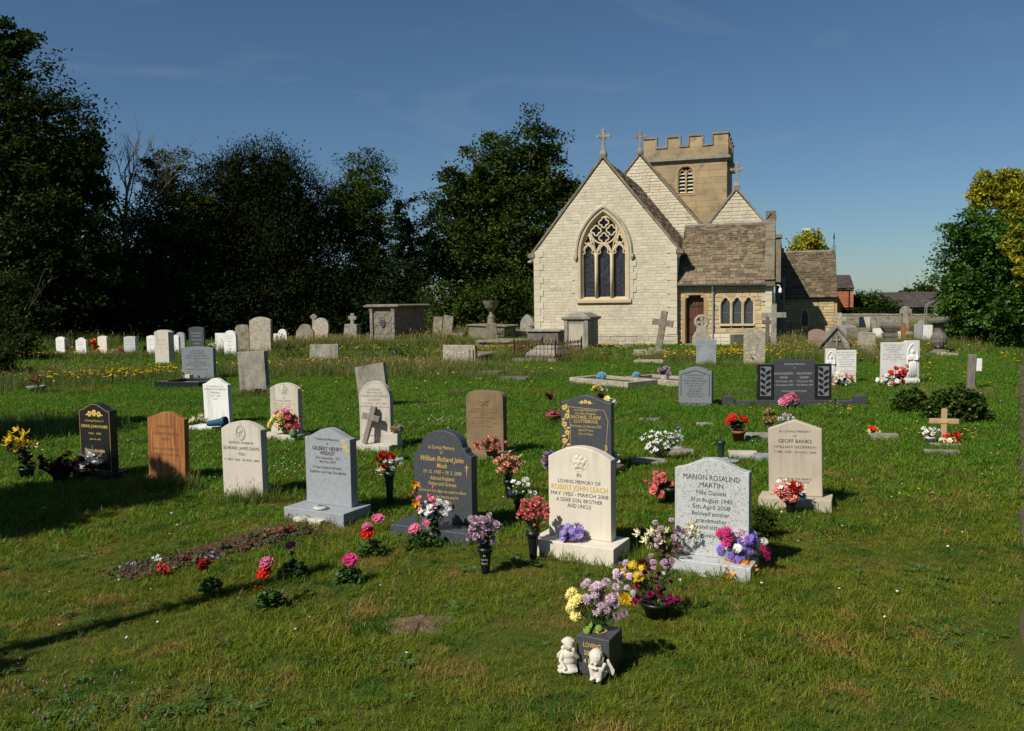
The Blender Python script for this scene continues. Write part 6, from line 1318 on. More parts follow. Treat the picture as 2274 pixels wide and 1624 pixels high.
F_('flower_vase', 'coral carnations in a black cone vase beside the cream headstone', 1184, 1240, [('carn', 'coral', 30, 2, 110, 34, 24, 9), ('bud', 'coral', 10, 0, 85, 34, 12, 6)], ('cone', 62, 15, 'black_plastic'), (20, 18))
F_('flower_vase', 'peach carnations in a black vase behind the dark granite headstone', 1130, 1105, [('carn', 'salmon', 26, -1, 76, 30, 20, 8), ('bud', 'cream', 9, 0, 90, 34, 16, 5)], ('cone', 40, 12, 'black_plastic'), (16, 16))
F_('flower_vase', 'white roses with dark leaves in a black pot between coral and peach bunches', 1155, 1150, [('rose', 'white', 13, 4, 62, 32, 24, 8), ('bud', 'lemon', 6, 0, 70, 30, 20, 5)], ('cone', 40, 14, 'black_plastic'), (50, 16))
F_('flower_vase', 'red and white carnations in a dark green cone vase next to grey granite', 866, 1118, [('carn', 'red', 9, -8, 96, 18, 16, 8), ('carn', 'white', 8, 12, 92, 20, 14, 7), ('carn', 'red', 5, 4, 100, 14, 10, 7), ('lily', 'cream', 3, -16, 72, 6, 8, 9)], ('cone', 72, 12, 'green_plastic'), (18, 14))
F_('flower_arrangement', 'white and pink silk roses arranged on the dark granite plinth', 965, 1178, [('rose', 'white', 16, 2, 48, 36, 18, 11), ('rose', 'pink', 6, -10, 56, 34, 30, 9), ('bud', 'pink', 4, -20, 80, 40, 14, 7)], None, (60, 22), zb=.08, leafm='plant_leaf')
F_('flower_bowl', 'bowl of violet blue daisies on the cream plinth', 1272, 1203, [('daisy', 'purple', 30, 0, 20, 28, 14, 11)], ('bowl', 8, 16, 'terracotta'), (14, 12), zb=.12)
# front granite vase
G = gp(1332, 1478); s = mpp(G); t = thing('granite_vase', 'black granite block vase with gilded lettering holding chrysanthemums', 'vase', G, -R(28)); w = 80 * s; h = 78 * s; keep(G.x, G.y, -R(28), w / 2, w / 2)
mb = MB(); mb.frust(-.02, w * .96, w, h, w * .96, w); mb.build('block', 'dark_granite', t, bevel=.004)
mb = MB(); mb.lathe([(w * .2, h), (w * .22, h + .006), (w * .14, h + .012)], 14); mb.build('flower_grid', 'gold', t)
mb = MB(); lettering(mb, 'LOVING', -.02 * w, h * .70, w * .52, h * .13, -w / 2 - .002, .01); lettering(mb, 'SISTER', -.02 * w, h * .47, w * .46, h * .13, -w / 2 - .002, .01); lettering(mb, '4 EVER', -.02 * w, h * .24, w * .5, h * .12, -w / 2 - .002, .01); mb.build('inscription', 'gold', t)
F_('flower_bunch', 'pale lilac and lemon chrysanthemums in the black granite block vase', 1325, 1402, [('mum', 'lilac', 17, 6, 84, 46, 36, 13), ('mum', 'lemon', 6, -48, 66, 16, 24, 17), ('mum', 'mauve', 8, 34, 50, 34, 26, 12), ('mum', 'yellow', 2, 62, 78, 6, 6, 14), ('button', 'lime', 6, -4, 12, 24, 14, 8), ('button', 'lime', 1, 2, -12, 1, 1, 9)], None, (70, 18), zb=h, dry=False, leafm='plant_leaf', deep=22)
F_('flower_pot', 'magenta carnations and yellow chrysanthemums drooping from a black pot', 1458, 1368, [('carn', 'magenta', 14, 0, 42, 50, 16, 10), ('daisy', 'yellow', 11, -50, 100, 18, 26, 10), ('carn', 'magenta', 6, -10, 76, 50, 18, 10), ('mum', 'lilac', 12, -66, 92, 30, 34, 10), ('star', 'white', 7, 26, 92, 24, 18, 6), ('mum', 'mauve', 7, 6, 122, 34, 12, 9), ('carn', 'darkred', 5, -16, 112, 24, 14, 9)], ('pot', 34, 34, 'black_plastic'), (70, 18), droop=.15, deep=26)
F_('flower_bunch', 'withered cream and lilac bouquet left of the silver granite headstone', 1480, 1262, [('lily', 'cream', 10, -28, 72, 34, 18, 11), ('mum', 'mauve', 12, 6, 74, 40, 38, 9), ('lily', 'cream', 5, 56, 88, 18, 14, 10), ('mum', 'straw', 6, 10, 50, 40, 20, 8)], ('cone', 26, 14, 'black_plastic'), (90, 16), dry=True, leafm='dry_leaf', droop=.3)
F_('flower_bunch', 'violet, white and hot pink chrysanthemums before the silver granite headstone', 1645, 1268, [('mum', 'violet', 8, -10, 54, 36, 32, 13), ('mum', 'white', 9, 18, 62, 36, 28, 12), ('mum', 'hotpink', 4, -38, 80, 18, 16, 12), ('mum', 'hotpink', 3, 52, 48, 8, 14, 11), ('mum', 'lilac', 4, 0, 84, 18, 12, 13), ('mum', 'violet', 4, 24, 76, 12, 8, 12)], ('cone', 22, 14, 'black_plastic'), (60, 16), fwd=6)
F_('flower_bunch', 'orange yellow lilies lying on the grass by the violet bouquet', 1636, 1276, [('lily', 'orange', 9, 0, 12, 34, 10, 15)], None, (20, 14))
F_('flower_pot', 'silk roses in dusky red in a dark pot behind silver granite', 1488, 1118, [('rose', 'rose', 6, -22, 42, 26, 18, 13), ('rose', 'rose', 3, -22, 62, 14, 10, 8), ('bud', 'rose', 3, -46, 44, 8, 10, 8)], ('pot', 36, 14, 'green_plastic'), (50, 16), leafm='plant_leaf')
F_('flower_pot', 'red gerberas with white and blue flowers in a pot before the gabled stone', 1755, 1138, [('mum', 'coral', 2, -18, 50, 8, 6, 16), ('mum', 'red', 2, 10, 56, 8, 8, 15), ('rose', 'coral', 2, -4, 34, 10, 4, 13), ('mum', 'sky', 2, 24, 36, 6, 6, 12), ('star', 'white', 16, 2, 58, 36, 12, 7)], ('cone', 26, 13, 'black_plastic'), (24, 16))
for k, (x, yy, w_) in enumerate(((1764, 1072, 0), )):
    pass
# ---- planted geraniums in the grass
GP = 'geraniums planted in the grass'
def gera(label, x, y, heads, lf=60, L=16, group=GP):
    t = F_('geranium_plant', label, x, y, heads, None, (8, L * .7), cat='plant', group=group); s = mpp(gp(x, y)); g = np.random.default_rng(int(x)); n = lf * 3
    a = g.uniform(0, 6.283, n); r = np.sqrt(g.uniform(0, 1, n)) * 31 * s * (1 + .25 * np.sin(a * 3 + x)); P = np.stack([r * np.cos(a), r * np.sin(a) * .8, np.maximum(0, 1 - (r / (38 * s)) ** 2) * g.uniform(.1, 1, n) * 34 * s + .01], 1)
    link('leaf_mound', npmesh('leaf_mound', leaves(P, L * s * .8, L * s * .7, 1.0, g), ['plant_leaf']), t)
gera('red geranium with one tall flower head in the grass by the soil bed', 470, 1318, [('gera', 'red', 1, -13, 62, 1, 1, 20)], 40)
gera('geranium with a pale pink head above a bright red one', 598, 1345, [('gera', 'pink', 1, -4, 94, 1, 1, 21), ('gera', 'red', 1, -8, 70, 1, 1, 19), ('bud', 'red', 2, -20, 40, 8, 8, 6)], 80, 20)
gera('geranium with a single magenta head at the end of the soil bed', 652, 1278, [('gera', 'hotpink', 1, -4, 66, 1, 1, 14)], 60)
gera('geranium with one large bright pink head', 776, 1290, [('gera', 'hotpink', 1, 2, 44, 1, 1, 20)], 70)
gera('geranium with a red head below two pink ones', 826, 1232, [('gera', 'red', 1, -8, 46, 1, 1, 18), ('gera', 'pink', 1, -10, 62, 1, 1, 14), ('gera', 'pink', 1, 14, 78, 1, 1, 17)], 60)
gera('geranium with pink florets beside the dark granite plinth', 938, 1212, [('gera', 'pink', 1, -16, 36, 1, 1, 15), ('gera', 'pink', 1, 8, 48, 1, 1, 10)], 50)
# ---- soil bed
def soil_bed():
    P = [gp(x, y) for x, y in ((262, 1276), (300, 1246), (380, 1222), (470, 1192), (560, 1162), (640, 1146), (672, 1150), (690, 1180), (640, 1190), (560, 1216), (470, 1244), (400, 1268), (310, 1290))]
    Q_ = []; rs2 = random.Random(9)
    for i in range(len(P)):
        for f in (0, .25, .5, .75): q = P[i].lerp(P[(i + 1) % len(P)], f); Q_.append(q + Vector((rs2.uniform(-.035, .035), rs2.uniform(-.035, .035), 0)))
    cl_ = lambda q: (lambda f: P[0].lerp(P[7], max(0, min(1, f))))(((q - P[0]).dot(P[7] - P[0])) / (P[7] - P[0]).length_squared)
    P0 = P; P = [q.lerp(cl_(q), .34) for q in Q_]; mb = MB(); n = len(P); c = sum(P, Vector()) / n
    ring_ = [p + (c - p) * .12 for p in P]
    mb.add([(p.x, p.y, -.004) for p in P] + [(p.x, p.y, .010) for p in ring_], [(i, (i + 1) % n, n + (i + 1) % n, n + i) for i in range(n)] + [tuple(range(n, 2 * n))])
    o = mb.build('soil_bed', 'soil'); o['kind'] = 'structure'
    rng = np.random.default_rng(4); Q = []
    for k in range(900):
        f = rng.uniform(0, 1); a, b = Vector(P0[0]).lerp(P0[7], f), 0; Q.append((a.x + rng.normal() * .13, a.y + rng.normal() * .15, .016 + abs(rng.normal()) * .010))
    V = leaves(np.array(Q), .032, .02, .5, rng); d = link('dead_leaves', npmesh('dead_leaves', V, ['leaf_litter', 'dry_leaf', 'plant_leaf'], mi=rng.choice([0, 0, 1, 2, 2], len(V)))); d['kind'] = 'stuff'; d['label'] = 'dead brown leaves scattered over the bare soil bed'
    cm = MB()
    for k in range(260): f = rng.uniform(0, 1); a = P0[0].lerp(P0[7], f); r_ = rng.uniform(.006, .02); cm.ell((a.x + rng.normal() * .085, a.y + rng.normal() * .10, .006), (r_ * rng.uniform(.8, 1.5), r_, r_ * .8), 6)
    cm = cm.build('soil_clods', 'soil'); cm['kind'] = 'stuff'; cm['label'] = 'crumbly clods of reddish brown earth on the soil bed'
    for k in range(30): p = P0[0].lerp(P0[7], k / 29); keep(p.x + rng.normal() * .03, p.y + rng.normal() * .03, rng.uniform(0, 1), .11, .10)
soil_bed()
BP = 'small bedding plants in the soil bed'
F_('bedding_plant', 'small red bedding flowers in the dark soil bed', 362, 1276, [('star', 'red', 7, 0, 14, 14, 10, 7)], None, (50, 12), cat='plant', leafm='dull_leaf')
F_('bedding_plant', 'tiny blue lobelia flowers trailing at the edge of the soil bed', 290, 1262, [('star', 'purple', 12, 0, 6, 34, 5, 4)], None, (30, 8), cat='plant')
F_('bedding_plant', 'pale blue lobelia patch behind the single red geranium', 470, 1240, [('star', 'purple', 12, 0, 6, 26, 6, 4)], None, (30, 8), cat='plant')
F_('bedding_plant', 'bright green seedling leaves on the soil bed', 566, 1196, [('bud', 'lime', 3, 0, 8, 10, 4, 3)], None, (26, 12), cat='plant', leafm='laurel_leaf')
F_('bedding_plant', 'dark leaved bedding plant with red buds near the cream foundation block', 640, 1186, [('star', 'red', 4, 0, 12, 26, 8, 5)], None, (50, 12), cat='plant', leafm='dull_leaf')
F_('bedding_plant', 'white alyssum sprig at the tip of the soil bed', 345, 1248, [('star', 'white', 6, 0, 8, 10, 6, 5)], None, (10, 8), cat='plant')
F_('bedding_plant', 'crimson bedding flowers beside the bright green seedlings', 600, 1192, [('star', 'rose', 5, 0, 10, 14, 8, 5)], None, (40, 11), cat='plant', leafm='dull_leaf')
F_('bedding_plant', 'bushy dark green bedding plant in the middle of the soil bed', 500, 1222, [('star', 'darkred', 4, 0, 12, 18, 8, 5)], None, (60, 12), cat='plant')
F_('bedding_plant', 'low bedding plant with dull red leaves near the tip of the soil bed', 415, 1250, [('star', 'red', 2, 0, 10, 12, 6, 5)], None, (50, 12), cat='plant', leafm='dull_leaf')
# ---- around the other stones
F_('flower_pot', 'yellow lilies standing in a dark pot by the black gilded headstone', 60, 1060, [('lily', 'yellow', 8, -14, 84, 28, 22, 14), ('lily', 'lemon', 2, 10, 66, 10, 8, 12)], ('pot', 22, 18, 'black_plastic'), (50, 22), leafm='dull_leaf')
F_('potted_plant', 'dark leafy pot plant with faded blooms before the black gilded headstone', 135, 1068, [('carn', 'darkred', 12, 0, 40, 50, 22, 9), ('carn', 'pink', 3, 36, 40, 14, 10, 6)], ('pot', 18, 20, 'black_plastic'), (190, 22), leafm='dull_leaf', cat='plant')
F_('flower_bunch', 'large silvery white silk lilies before the black gilded headstone', 212, 1060, [('lily', 'silver', 5, 0, 38, 28, 22, 22), ('lily', 'white', 3, 8, 50, 18, 10, 16), ('rose', 'lemon', 2, 26, 36, 6, 8, 9)], None, (40, 20), leafm='dull_leaf')
F_('flower_bunch', 'big lemon and crimson silk flowers before the limestone with gilded names', 634, 965, [('mum', 'lemon', 5, -14, 30, 18, 18, 13), ('rose', 'rose', 8, 16, 26, 16, 20, 11), ('rose', 'pink', 4, -8, 46, 24, 6, 9)], None, (20, 12), zb=.06)
F_('green_jar', 'round green glazed jar beside the lemon and crimson silk flowers', 652, 972, [('bud', 'lime', 2, 0, 16, 4, 2, 4)], ('jar', 18, 9, 'green_glaze'), (6, 8), zb=.06, cat='jar')
F_('flower_bunch', 'withered cream flowers on the slab before the white humped headstone', 438, 944, [('lily', 'cream', 6, 0, 12, 14, 10, 8)], None, (30, 12), dry=True, leafm='dry_leaf')
G = gp(478, 948, .05); s = mpp(G); vz = vase_geo('cone', 46 * s, 11 * s).build('cone_vase', 'blue_plastic', None, (G.x - .12, G.y, .10), (0, R(82), R(-14)), smooth=True); tag(vz, 'blue plastic cone vase lying on its side by the white humped headstone', 'vase')
F_('flower_bunch', 'grey dried flower bunch on the stone flower box of the round-topped headstone', 882, 962, [('carn', 'straw', 8, 0, 8, 13, 6, 7), ('carn', 'silver', 4, 0, 10, 12, 5, 6)], None, (12, 9), zb=.24, dry=True, leafm='dry_leaf')
F_('flower_pot', 'drooping salmon carnations in an olive pot on the brown plinth', 1092, 1012, [('carn', 'coral', 12, -2, 26, 36, 12, 7), ('carn', 'salmon', 5, 0, 38, 16, 6, 6)], ('pot', 14, 15, 'olive_pot'), (30, 13), zb=.06, leafm='dry_leaf', dry=True, droop=.3)
F_('flower_bunch', 'purple stocks at the left foot of the black gilded rose stone', 1222, 1052, [('carn', 'mauve', 8, -6, 30, 10, 16, 9), ('carn', 'purple', 4, -2, 30, 10, 18, 8)], None, (14, 10))
F_('flower_bunch', 'white freesias at the right foot of the black gilded rose stone', 1364, 1046, [('rose', 'white', 8, 0, 28, 8, 16, 7), ('bud', 'lemon', 3, 0, 24, 8, 12, 5)], None, (14, 10))
F_('flower_bunch', 'yellow and white silk flowers in the grass beyond the black gilded rose stone', 1350, 898, [('mum', 'lemon', 3, -6, 12, 12, 6, 8), ('rose', 'white', 3, 6, 6, 8, 4, 9), ('carn', 'darkred', 2, -14, 18, 4, 2, 7)], None, (14, 9))
F_('flower_bowl', 'shallow terracotta bowl of pansies in the grass', 1230, 934, [('star', 'magenta', 5, 2, 18, 16, 5, 6), ('star', 'darkred', 6, 0, 16, 18, 5, 6)], ('bowl', 14, 19, 'terracotta'), (50, 9), leafm='dull_leaf')
F_('flower_bunch', 'single dusky artificial rose stuck in the grass beyond the terracotta bowl', 1222, 892, [('rose', 'rose', 2, 1, 10, 4, 5, 7), ('carn', 'darkred', 3, -2, 12, 8, 5, 6)], None, (10, 10), leafm='dull_leaf')
F_('flower_bunch', 'small yellow and white posy in front of the lichened kerb', 1326, 870, [('daisy', 'yellow', 5, 0, 8, 12, 5, 6), ('daisy', 'white', 7, 4, 6, 18, 5, 5)], None, (12, 7))
for lab, x, y, g in (('round pale blue flower ball standing near the corner of the lichened kerb', 1335, 848, 'blue flower balls by the kerbed grave'), ('round pale blue flower ball between the two lichened kerbs', 1412, 846, 'blue flower balls by the kerbed grave')):
    F_('flower_ball', lab, x, y, [('ball', 'blue', 1, 0, 11, 1, 1, 11)], None, (6, 5), group=g)
F_('flower_pot', 'mauve flowers in a small stone pot on the lichened kerbed grave', 1476, 848, [('carn', 'mauve', 9, 0, 24, 14, 8, 7), ('carn', 'purple', 4, 0, 20, 12, 6, 6)], ('cyl', 16, 9, 'grey_old'), (12, 9), zb=.06)
F_('flower_pot', 'bright red geranium in a terracotta plastic pot', 1640, 982, [('gera', 'red', 1, -14, 52, 1, 1, 13), ('gera', 'red', 1, 10, 48, 1, 1, 12), ('gera', 'red', 1, -22, 46, 1, 1, 9)], ('pot', 26, 15, 'terracotta'), (90, 14), leafm='dull_leaf', cat='plant')
F_('dried_bunch', 'dried straw coloured flower bunch standing in the grass', 1708, 950, [('carn', 'straw', 18, 0, 24, 10, 18, 7)], None, (60, 16), dry=True, leafm='dry_leaf')
F_('flower_bunch', 'small white and pink bunch behind the gabled stone', 1746, 944, [('carn', 'white', 8, 0, 12, 14, 8, 6), ('carn', 'lilac', 3, 2, 20, 8, 4, 6)], None, (12, 8))
F_('flower_bunch', 'loose spray of white stocks leaning over a steel flower holder', 1468, 1022, [('star', 'white', 64, -6, 42, 38, 24, 4.5), ('star', 'white', 26, 34, 52, 15, 15, 4), ('carn', 'purple', 1, 34, 70, 2, 2, 6)], None, (40, 12))
F_('flower_holder', 'low round steel flower holder with pierced lid beside the white stocks', 1503, 1000, [('bud', 'lime', 1, 0, 8, 1, 1, 3)], ('holder', 8, 16, 'lead_grey'), (4, 6), cat='vase')
F_('cone_vase', 'empty black cone vase standing on a flat stone', 1601, 1024, [('bud', 'darkred', 1, 0, 36, 1, 1, 3)], ('cone', 46, 10, 'green_plastic'), (2, 4), cat='vase')
F_('flower_holder', 'round pierced metal flower lid on the grass behind silver granite', 1628, 1026, [('bud', 'straw', 1, 0, 6, 1, 1, 3)], ('holder', 5, 15, 'lead_grey'), (2, 4), cat='vase')
t = F_('flower_holder', 'round silver flower holder on the grey granite plinth', 712, 1131, [('bud', 'silver', 7, 0, 8, 12, 2, 2.6)], ('holder', 6, 17, 'silver_granite'), (0, 0), zb=.10, cat='vase')
F_('flower_lamp', 'small dark solar lamp lying in the grass beside the dark granite headstone', 898, 1022, [('bud', 'darkred', 1, 0, 6, 1, 1, 3)], ('bowl', 9, 12, 'green_plastic'), (0, 0), cat='lamp')
F_('flower_bowl', 'bright red rose bowl with yellow leaves on a flat marker', 1938, 966, [('rose', 'red', 2, 2, 12, 5, 3, 9), ('lily', 'lemon', 4, 0, 8, 14, 4, 8)], ('holder', 4, 13, 'lead_grey'), (8, 8))
F_('flower_pot', 'white flowers in a white pot at the left of the pale wooden cross', 2064, 984, [('star', 'white', 22, 0, 24, 17, 11, 5), ('star', 'silver', 8, 0, 24, 18, 12, 4)], ('pot', 14, 11, 'white_pot'), (50, 8))
F_('flower_bunch', 'red and cream silk roses at the right of the pale wooden cross', 2110, 986, [('rose', 'red', 4, 2, 14, 14, 8, 9), ('rose', 'cream', 8, 0, 8, 18, 6, 7)], None, (16, 8))
F_('flower_pot', 'pink hydrangea with lime leaves before the wide dark memorial', 1756, 905, [('gera', 'pink', 6, -2, 18, 18, 10, 12), ('gera', 'lilac', 2, -8, 12, 12, 4, 11)], ('pot', 10, 12, 'white_pot'), (70, 14), leafm='ivy_leaf', cat='plant')
F_('flower_bunch', 'red gladioli and white silk blooms before the tall white memorial', 1986, 858, [('rose', 'red', 9, 0, 22, 22, 18, 8), ('rose', 'white', 8, -14, 16, 20, 12, 8), ('carn', 'coral', 5, 22, 32, 6, 16, 7), ('mum', 'silver', 2, -12, 14, 4, 4, 8)], None, (40, 16))
F_('flower_bunch', 'white daisy and pale pink spray before the low white memorial', 1868, 858, [('daisy', 'white', 1, -6, 24, 1, 1, 13), ('rose', 'white', 6, -6, 8, 14, 6, 7), ('rose', 'salmon', 3, 18, 18, 8, 6, 8), ('carn', 'salmon', 5, -26, 6, 12, 5, 7)], None, (50, 16), leafm='dull_leaf')
BF = 'flower bunches in the back row'
F_('flower_bunch', 'orange and yellow flowers beside the cream headstone in the back row', 212, 790, [('carn', 'orange', 4, 0, 18, 5, 16, 6), ('carn', 'yellow', 3, 4, 8, 6, 5, 6), ('carn', 'red', 3, -2, 24, 5, 8, 6)], None, (20, 8), group=BF)
F_('flower_bunch', 'trailing pink flowers before the last white headstone in the dark', 146, 783, [('lily', 'pink', 5, 0, 8, 12, 4, 6)], None, (20, 8), group=BF, leafm='dull_leaf')
F_('flower_bunch', 'crimson flowers left of the square pale granite headstone', 268, 788, [('carn', 'rose', 6, 0, 9, 6, 7, 5), ('carn', 'white', 3, -12, 8, 5, 4, 5)], None, (30, 8), group=BF, leafm='dull_leaf')
F_('flower_bunch', 'dark purple flowers at the foot of the white headstone beside tall limestone', 328, 786, [('carn', 'darkred', 7, 0, 10, 9, 8, 5)], None, (26, 8), group=BF, leafm='dull_leaf')
F_('flower_bunch', 'white blooms in the grass between the dark slate and the round white stone', 470, 782, [('rose', 'white', 4, 0, 14, 8, 5, 5)], None, (30, 8), group=BF)
F_('flower_pot', 'small green pot at the foot of a white humped stone in the back row', 167, 792, [('bud', 'lime', 2, 0, 10, 2, 1, 2)], ('cyl', 9, 4, 'green_plastic'), (4, 5), group=BF, cat='vase')
F_('planter', 'old square stone planter with dry red stems in the long grass', 82, 872, [('bud', 'rose', 10, 2, 34, 12, 14, 3)], ('bowl', 15, 20, 'grey_old'), (40, 12), dry=True, leafm='dry_leaf', cat='planter')
# metal daffodil stake
G = gp(926, 1168, .06); s = mpp(G); t = thing('daffodil_stake', 'painted metal stake with two orange daffodils by the dark granite headstone', 'ornament', (G.x, G.y, .02)); mb = MB(); mb.box((0, 0, 50 * s), (5 * s, .006, 100 * s)); mb.build('stake', 'laurel_leaf', t)
mb = MB(); mb.ell((0, -.006, 78 * s), (4 * s, .004, 22 * s), 8); mb.ell((2 * s, -.006, 30 * s), (4 * s, .004, 24 * s), 8); mb.build('leaf_blade', 'plant_leaf', t)
for z in (104, 62):
    o = bpy.data.objects.new('daffodil', head_mesh('lily', 'orange')); col.objects.link(o); o.parent = t; o.location = (0, -.012, z * s); o.rotation_euler = (R(75), 0, 0); o.scale = (12 * s,) * 3
# small conifer shrub behind the silver granite stone
G = gp(1690, 1190); s = mpp(G); t = thing('dwarf_conifer', 'small rounded dwarf conifer behind the silver granite headstone', 'shrub', G); rng = np.random.default_rng(8)
P, D = crown_pts([(0, 0, 30 * s, 30 * s, 30 * s, 34 * s), (20 * s, 0, 34 * s, 16 * s, 18 * s, 24 * s)], 3000, rng, 20, .14); P[:, 2] = np.abs(P[:, 2]); link('foliage', npmesh('foliage', leaves(P, 7 * s, 3.2 * s, .5, rng), ['maple_leaf']), t)
mb = MB(); mb.tube([(0, 0, -.02), (0, 0, 40 * s)], .012, 6); mb.build('stem', 'bark', t)
# ivy mounds
for lab, x, y, els in (('smaller ivy mound sprawling in front of the ivy covered stump', 2035, 918, [(0, 22, 32, 26), (26, 8, 40, 18), (-14, 10, 24, 16)]), ('large ivy mound beside the wooden post', 2140, 938, [(0, 36, 56, 36), (34, 20, 34, 32), (-28, 20, 34, 26), (10, 8, 66, 18)])):
    G = gp(x, y); s = mpp(G); t = thing('ivy_mound', lab, 'ivy', G, 0, 'ivy mounds'); E2 = [(a * s, .25, b * s, c * s, c * s * .8, d * s) for a, b, c, d in els]
    rng = np.random.default_rng(int(x)); P, D = crown_pts(E2, 8500, rng, 10, .07, (.9, 1.03)); P[:, 2] = np.abs(P[:, 2]) + .01
    link('leaves', npmesh('leaves', leaves(P, 8 * s, 6.4 * s, .6, rng), ['ivy_leaf']), t)
    mb = MB()
    for a, b_, c, d in els: mb.ell((a * s, .25, b_ * s * .8), (c * s * .80, c * s * .64, d * s * .80), 12)
    mb.build('stump', 'dark_leaf', t)
# ---- cherub figures
def cherub(name, label, x, y, hpx, rz, seated):
    G = gp(x, y); s = mpp(G); h = hpx * s; t = thing(name, label, 'statue', (G.x, G.y, -.004), rz); t.scale = (1.0, 1, 1) if seated else (1.22, 1.15, 1); mb = MB(); k = h
    e = lambda c, r, rot=None: mb.ell([q * k for q in c], [q * k for q in r], 12, rot=rot)
    def tb(pts, rads): mb.tube([[q * k for q in p] for p in pts], [r * k for r in rads], 10); e(pts[0], (rads[0],) * 3); e(pts[-1], (rads[-1],) * 3)
    if seated:                                                # sitting with folded arms on drawn-up knees, head bowed, wings behind
        e((0, .10, .14), (.22, .22, .14)); e((0, -.10, .14), (.14, .16, .15)); e((0, .08, .32), (.17, .15, .22)); e((-.05, -.10, .66), (.20, .20, .22)); e((-.07, -.02, .74), (.22, .22, .20))
        for q in range(9): a = q * .7; e((-.06 + .18 * math.cos(a), -.02 + .17 * math.sin(a), .62 + .05 * (q % 3)), (.075, .075, .10))
        e((-.06, -.30, .60), (.03, .03, .03)); e((-.12, -.26, .55), (.06, .05, .05)); e((.02, -.26, .55), (.06, .05, .05))
        for sx in (-1, 1):
            tb([(sx * .11, .0, .15), (sx * .12, -.22, .33), (sx * .11, -.16, .07)], (.13, .12, .095)); e((sx * .11, -.24, .045), (.07, .12, .05))
            tb([(sx * .19, .02, .46), (sx * .22, -.18, .40), (-sx * .06, -.30, .42)], (.075, .062, .05)); e((-sx * .08, -.31, .43), (.055, .045, .045))
            for q in range(3): e((sx * .05 - sx * .03 * q, -.335, .42 + .015 * q), (.016, .03, .014))
            for q in range(4): e((sx * (.20 + .05 * q), .17 + .02 * q, .42 - .075 * q), (.085, .035, .20 - .02 * q), Matrix.Rotation(sx * .25, 3, 'Y'))
    else:                                                     # kneeling upright with hands raised beside the face, wings behind
        e((0, .05, .13), (.20, .21, .15)); e((0, .02, .30), (.165, .14, .19)); e((0, .01, .45), (.15, .12, .15)); e((0, .0, .57), (.075, .07, .08)); e((0, -.08, .08), (.18, .16, .09))
        e((.0, -.02, .74), (.115, .12, .145)); e((.0, .03, .80), (.135, .13, .13))
        for q in range(10): a = q * .628; e((.105 * math.cos(a), .03 + .09 * math.sin(a), .80 + .02 * (q % 2)), (.05, .05, .06))
        for q in range(4): e(((-.11 if q % 2 else .11), .05, .68 - .04 * q), (.05, .05, .06))
        e((0, -.145, .72), (.022, .025, .025)); e((0, -.125, .665), (.035, .02, .013)); e((-.05, -.115, .75), (.02, .015, .014)); e((.05, -.115, .75), (.02, .015, .014))
        for sx in (-1, 1):
            tb([(sx * .09, .04, .14), (sx * .10, -.16, .10), (sx * .10, .10, .045)], (.085, .075, .05))
            tb(*(([(.13, .0, .50), (.19, -.07, .40), (.08, -.13, .60)], (.058, .05, .04)) if sx > 0 else ([(-.13, .0, .50), (-.19, -.04, .34), (-.13, -.14, .20)], (.058, .05, .042)))); e((.08, -.14, .64) if sx > 0 else (-.12, -.17, .18), (.038, .034, .05))
            for q in range(4): e(((.056 + .016 * q), -.15, .68) if sx > 0 else (-.145 + .016 * q, -.20, .165), (.0095, .013, .034))
            for q in range(4): e((sx * (.10 + .03 * q), .15, .44 - .02 * q), (.05, .022, .13 - .015 * q), Matrix.Rotation(sx * .2, 3, 'Y'))
        e((-.17, -.02, .06), (.09, .12, .06)); e((-.20, .0, .15), (.05, .08, .035), Matrix.Rotation(.6, 3, 'Y'))
    o = mb.build('figure', 'cherub_white', t, smooth=True); rm = o.modifiers.new('remesh', 'REMESH'); rm.mode = 'VOXEL'; rm.voxel_size = .0038; rm.use_smooth_shade = True
    sm_ = o.modifiers.new('smooth', 'SMOOTH'); sm_.iterations = 2; sm_.factor = .4
cherub('cherub_statue', 'kneeling white cherub statue with raised hands by the granite block vase', 1263, 1490, 84, R(10), False)
cherub('cherub_statue', 'seated white cherub statue resting folded arms on its knees by the granite block vase', 1330, 1505, 72, R(-34), True)
# leaf litter pile at the foot of the stained headstone
G = gp(576, 876); rng = np.random.default_rng(2); P = rng.normal(size=(500, 3)) * np.array([.20, .14, .05]) + np.array([G.x, G.y, .03]); P[:, 2] = np.abs(P[:, 2]); o = link('leaf_heap', npmesh('leaf_heap', leaves(P, .08, .05, .6, rng), ['leaf_litter'])); o['kind'] = 'stuff'; o['label'] = 'heap of dead brown leaves at the foot of the stained headstone'
P = np.array([list(gp(rng.uniform(2105, 2262), 778 + rng.normal() * 3 + 0)) for _ in range(500)]); P[:, 2] = .02 + rng.uniform(0, .04, len(P)); o = link('leaf_litter', npmesh('leaf_litter', leaves(P, .10, .06, .7, rng), ['leaf_litter'])); o['kind'] = 'stuff'; o['label'] = 'brown fallen leaves in the shade under the laurel'

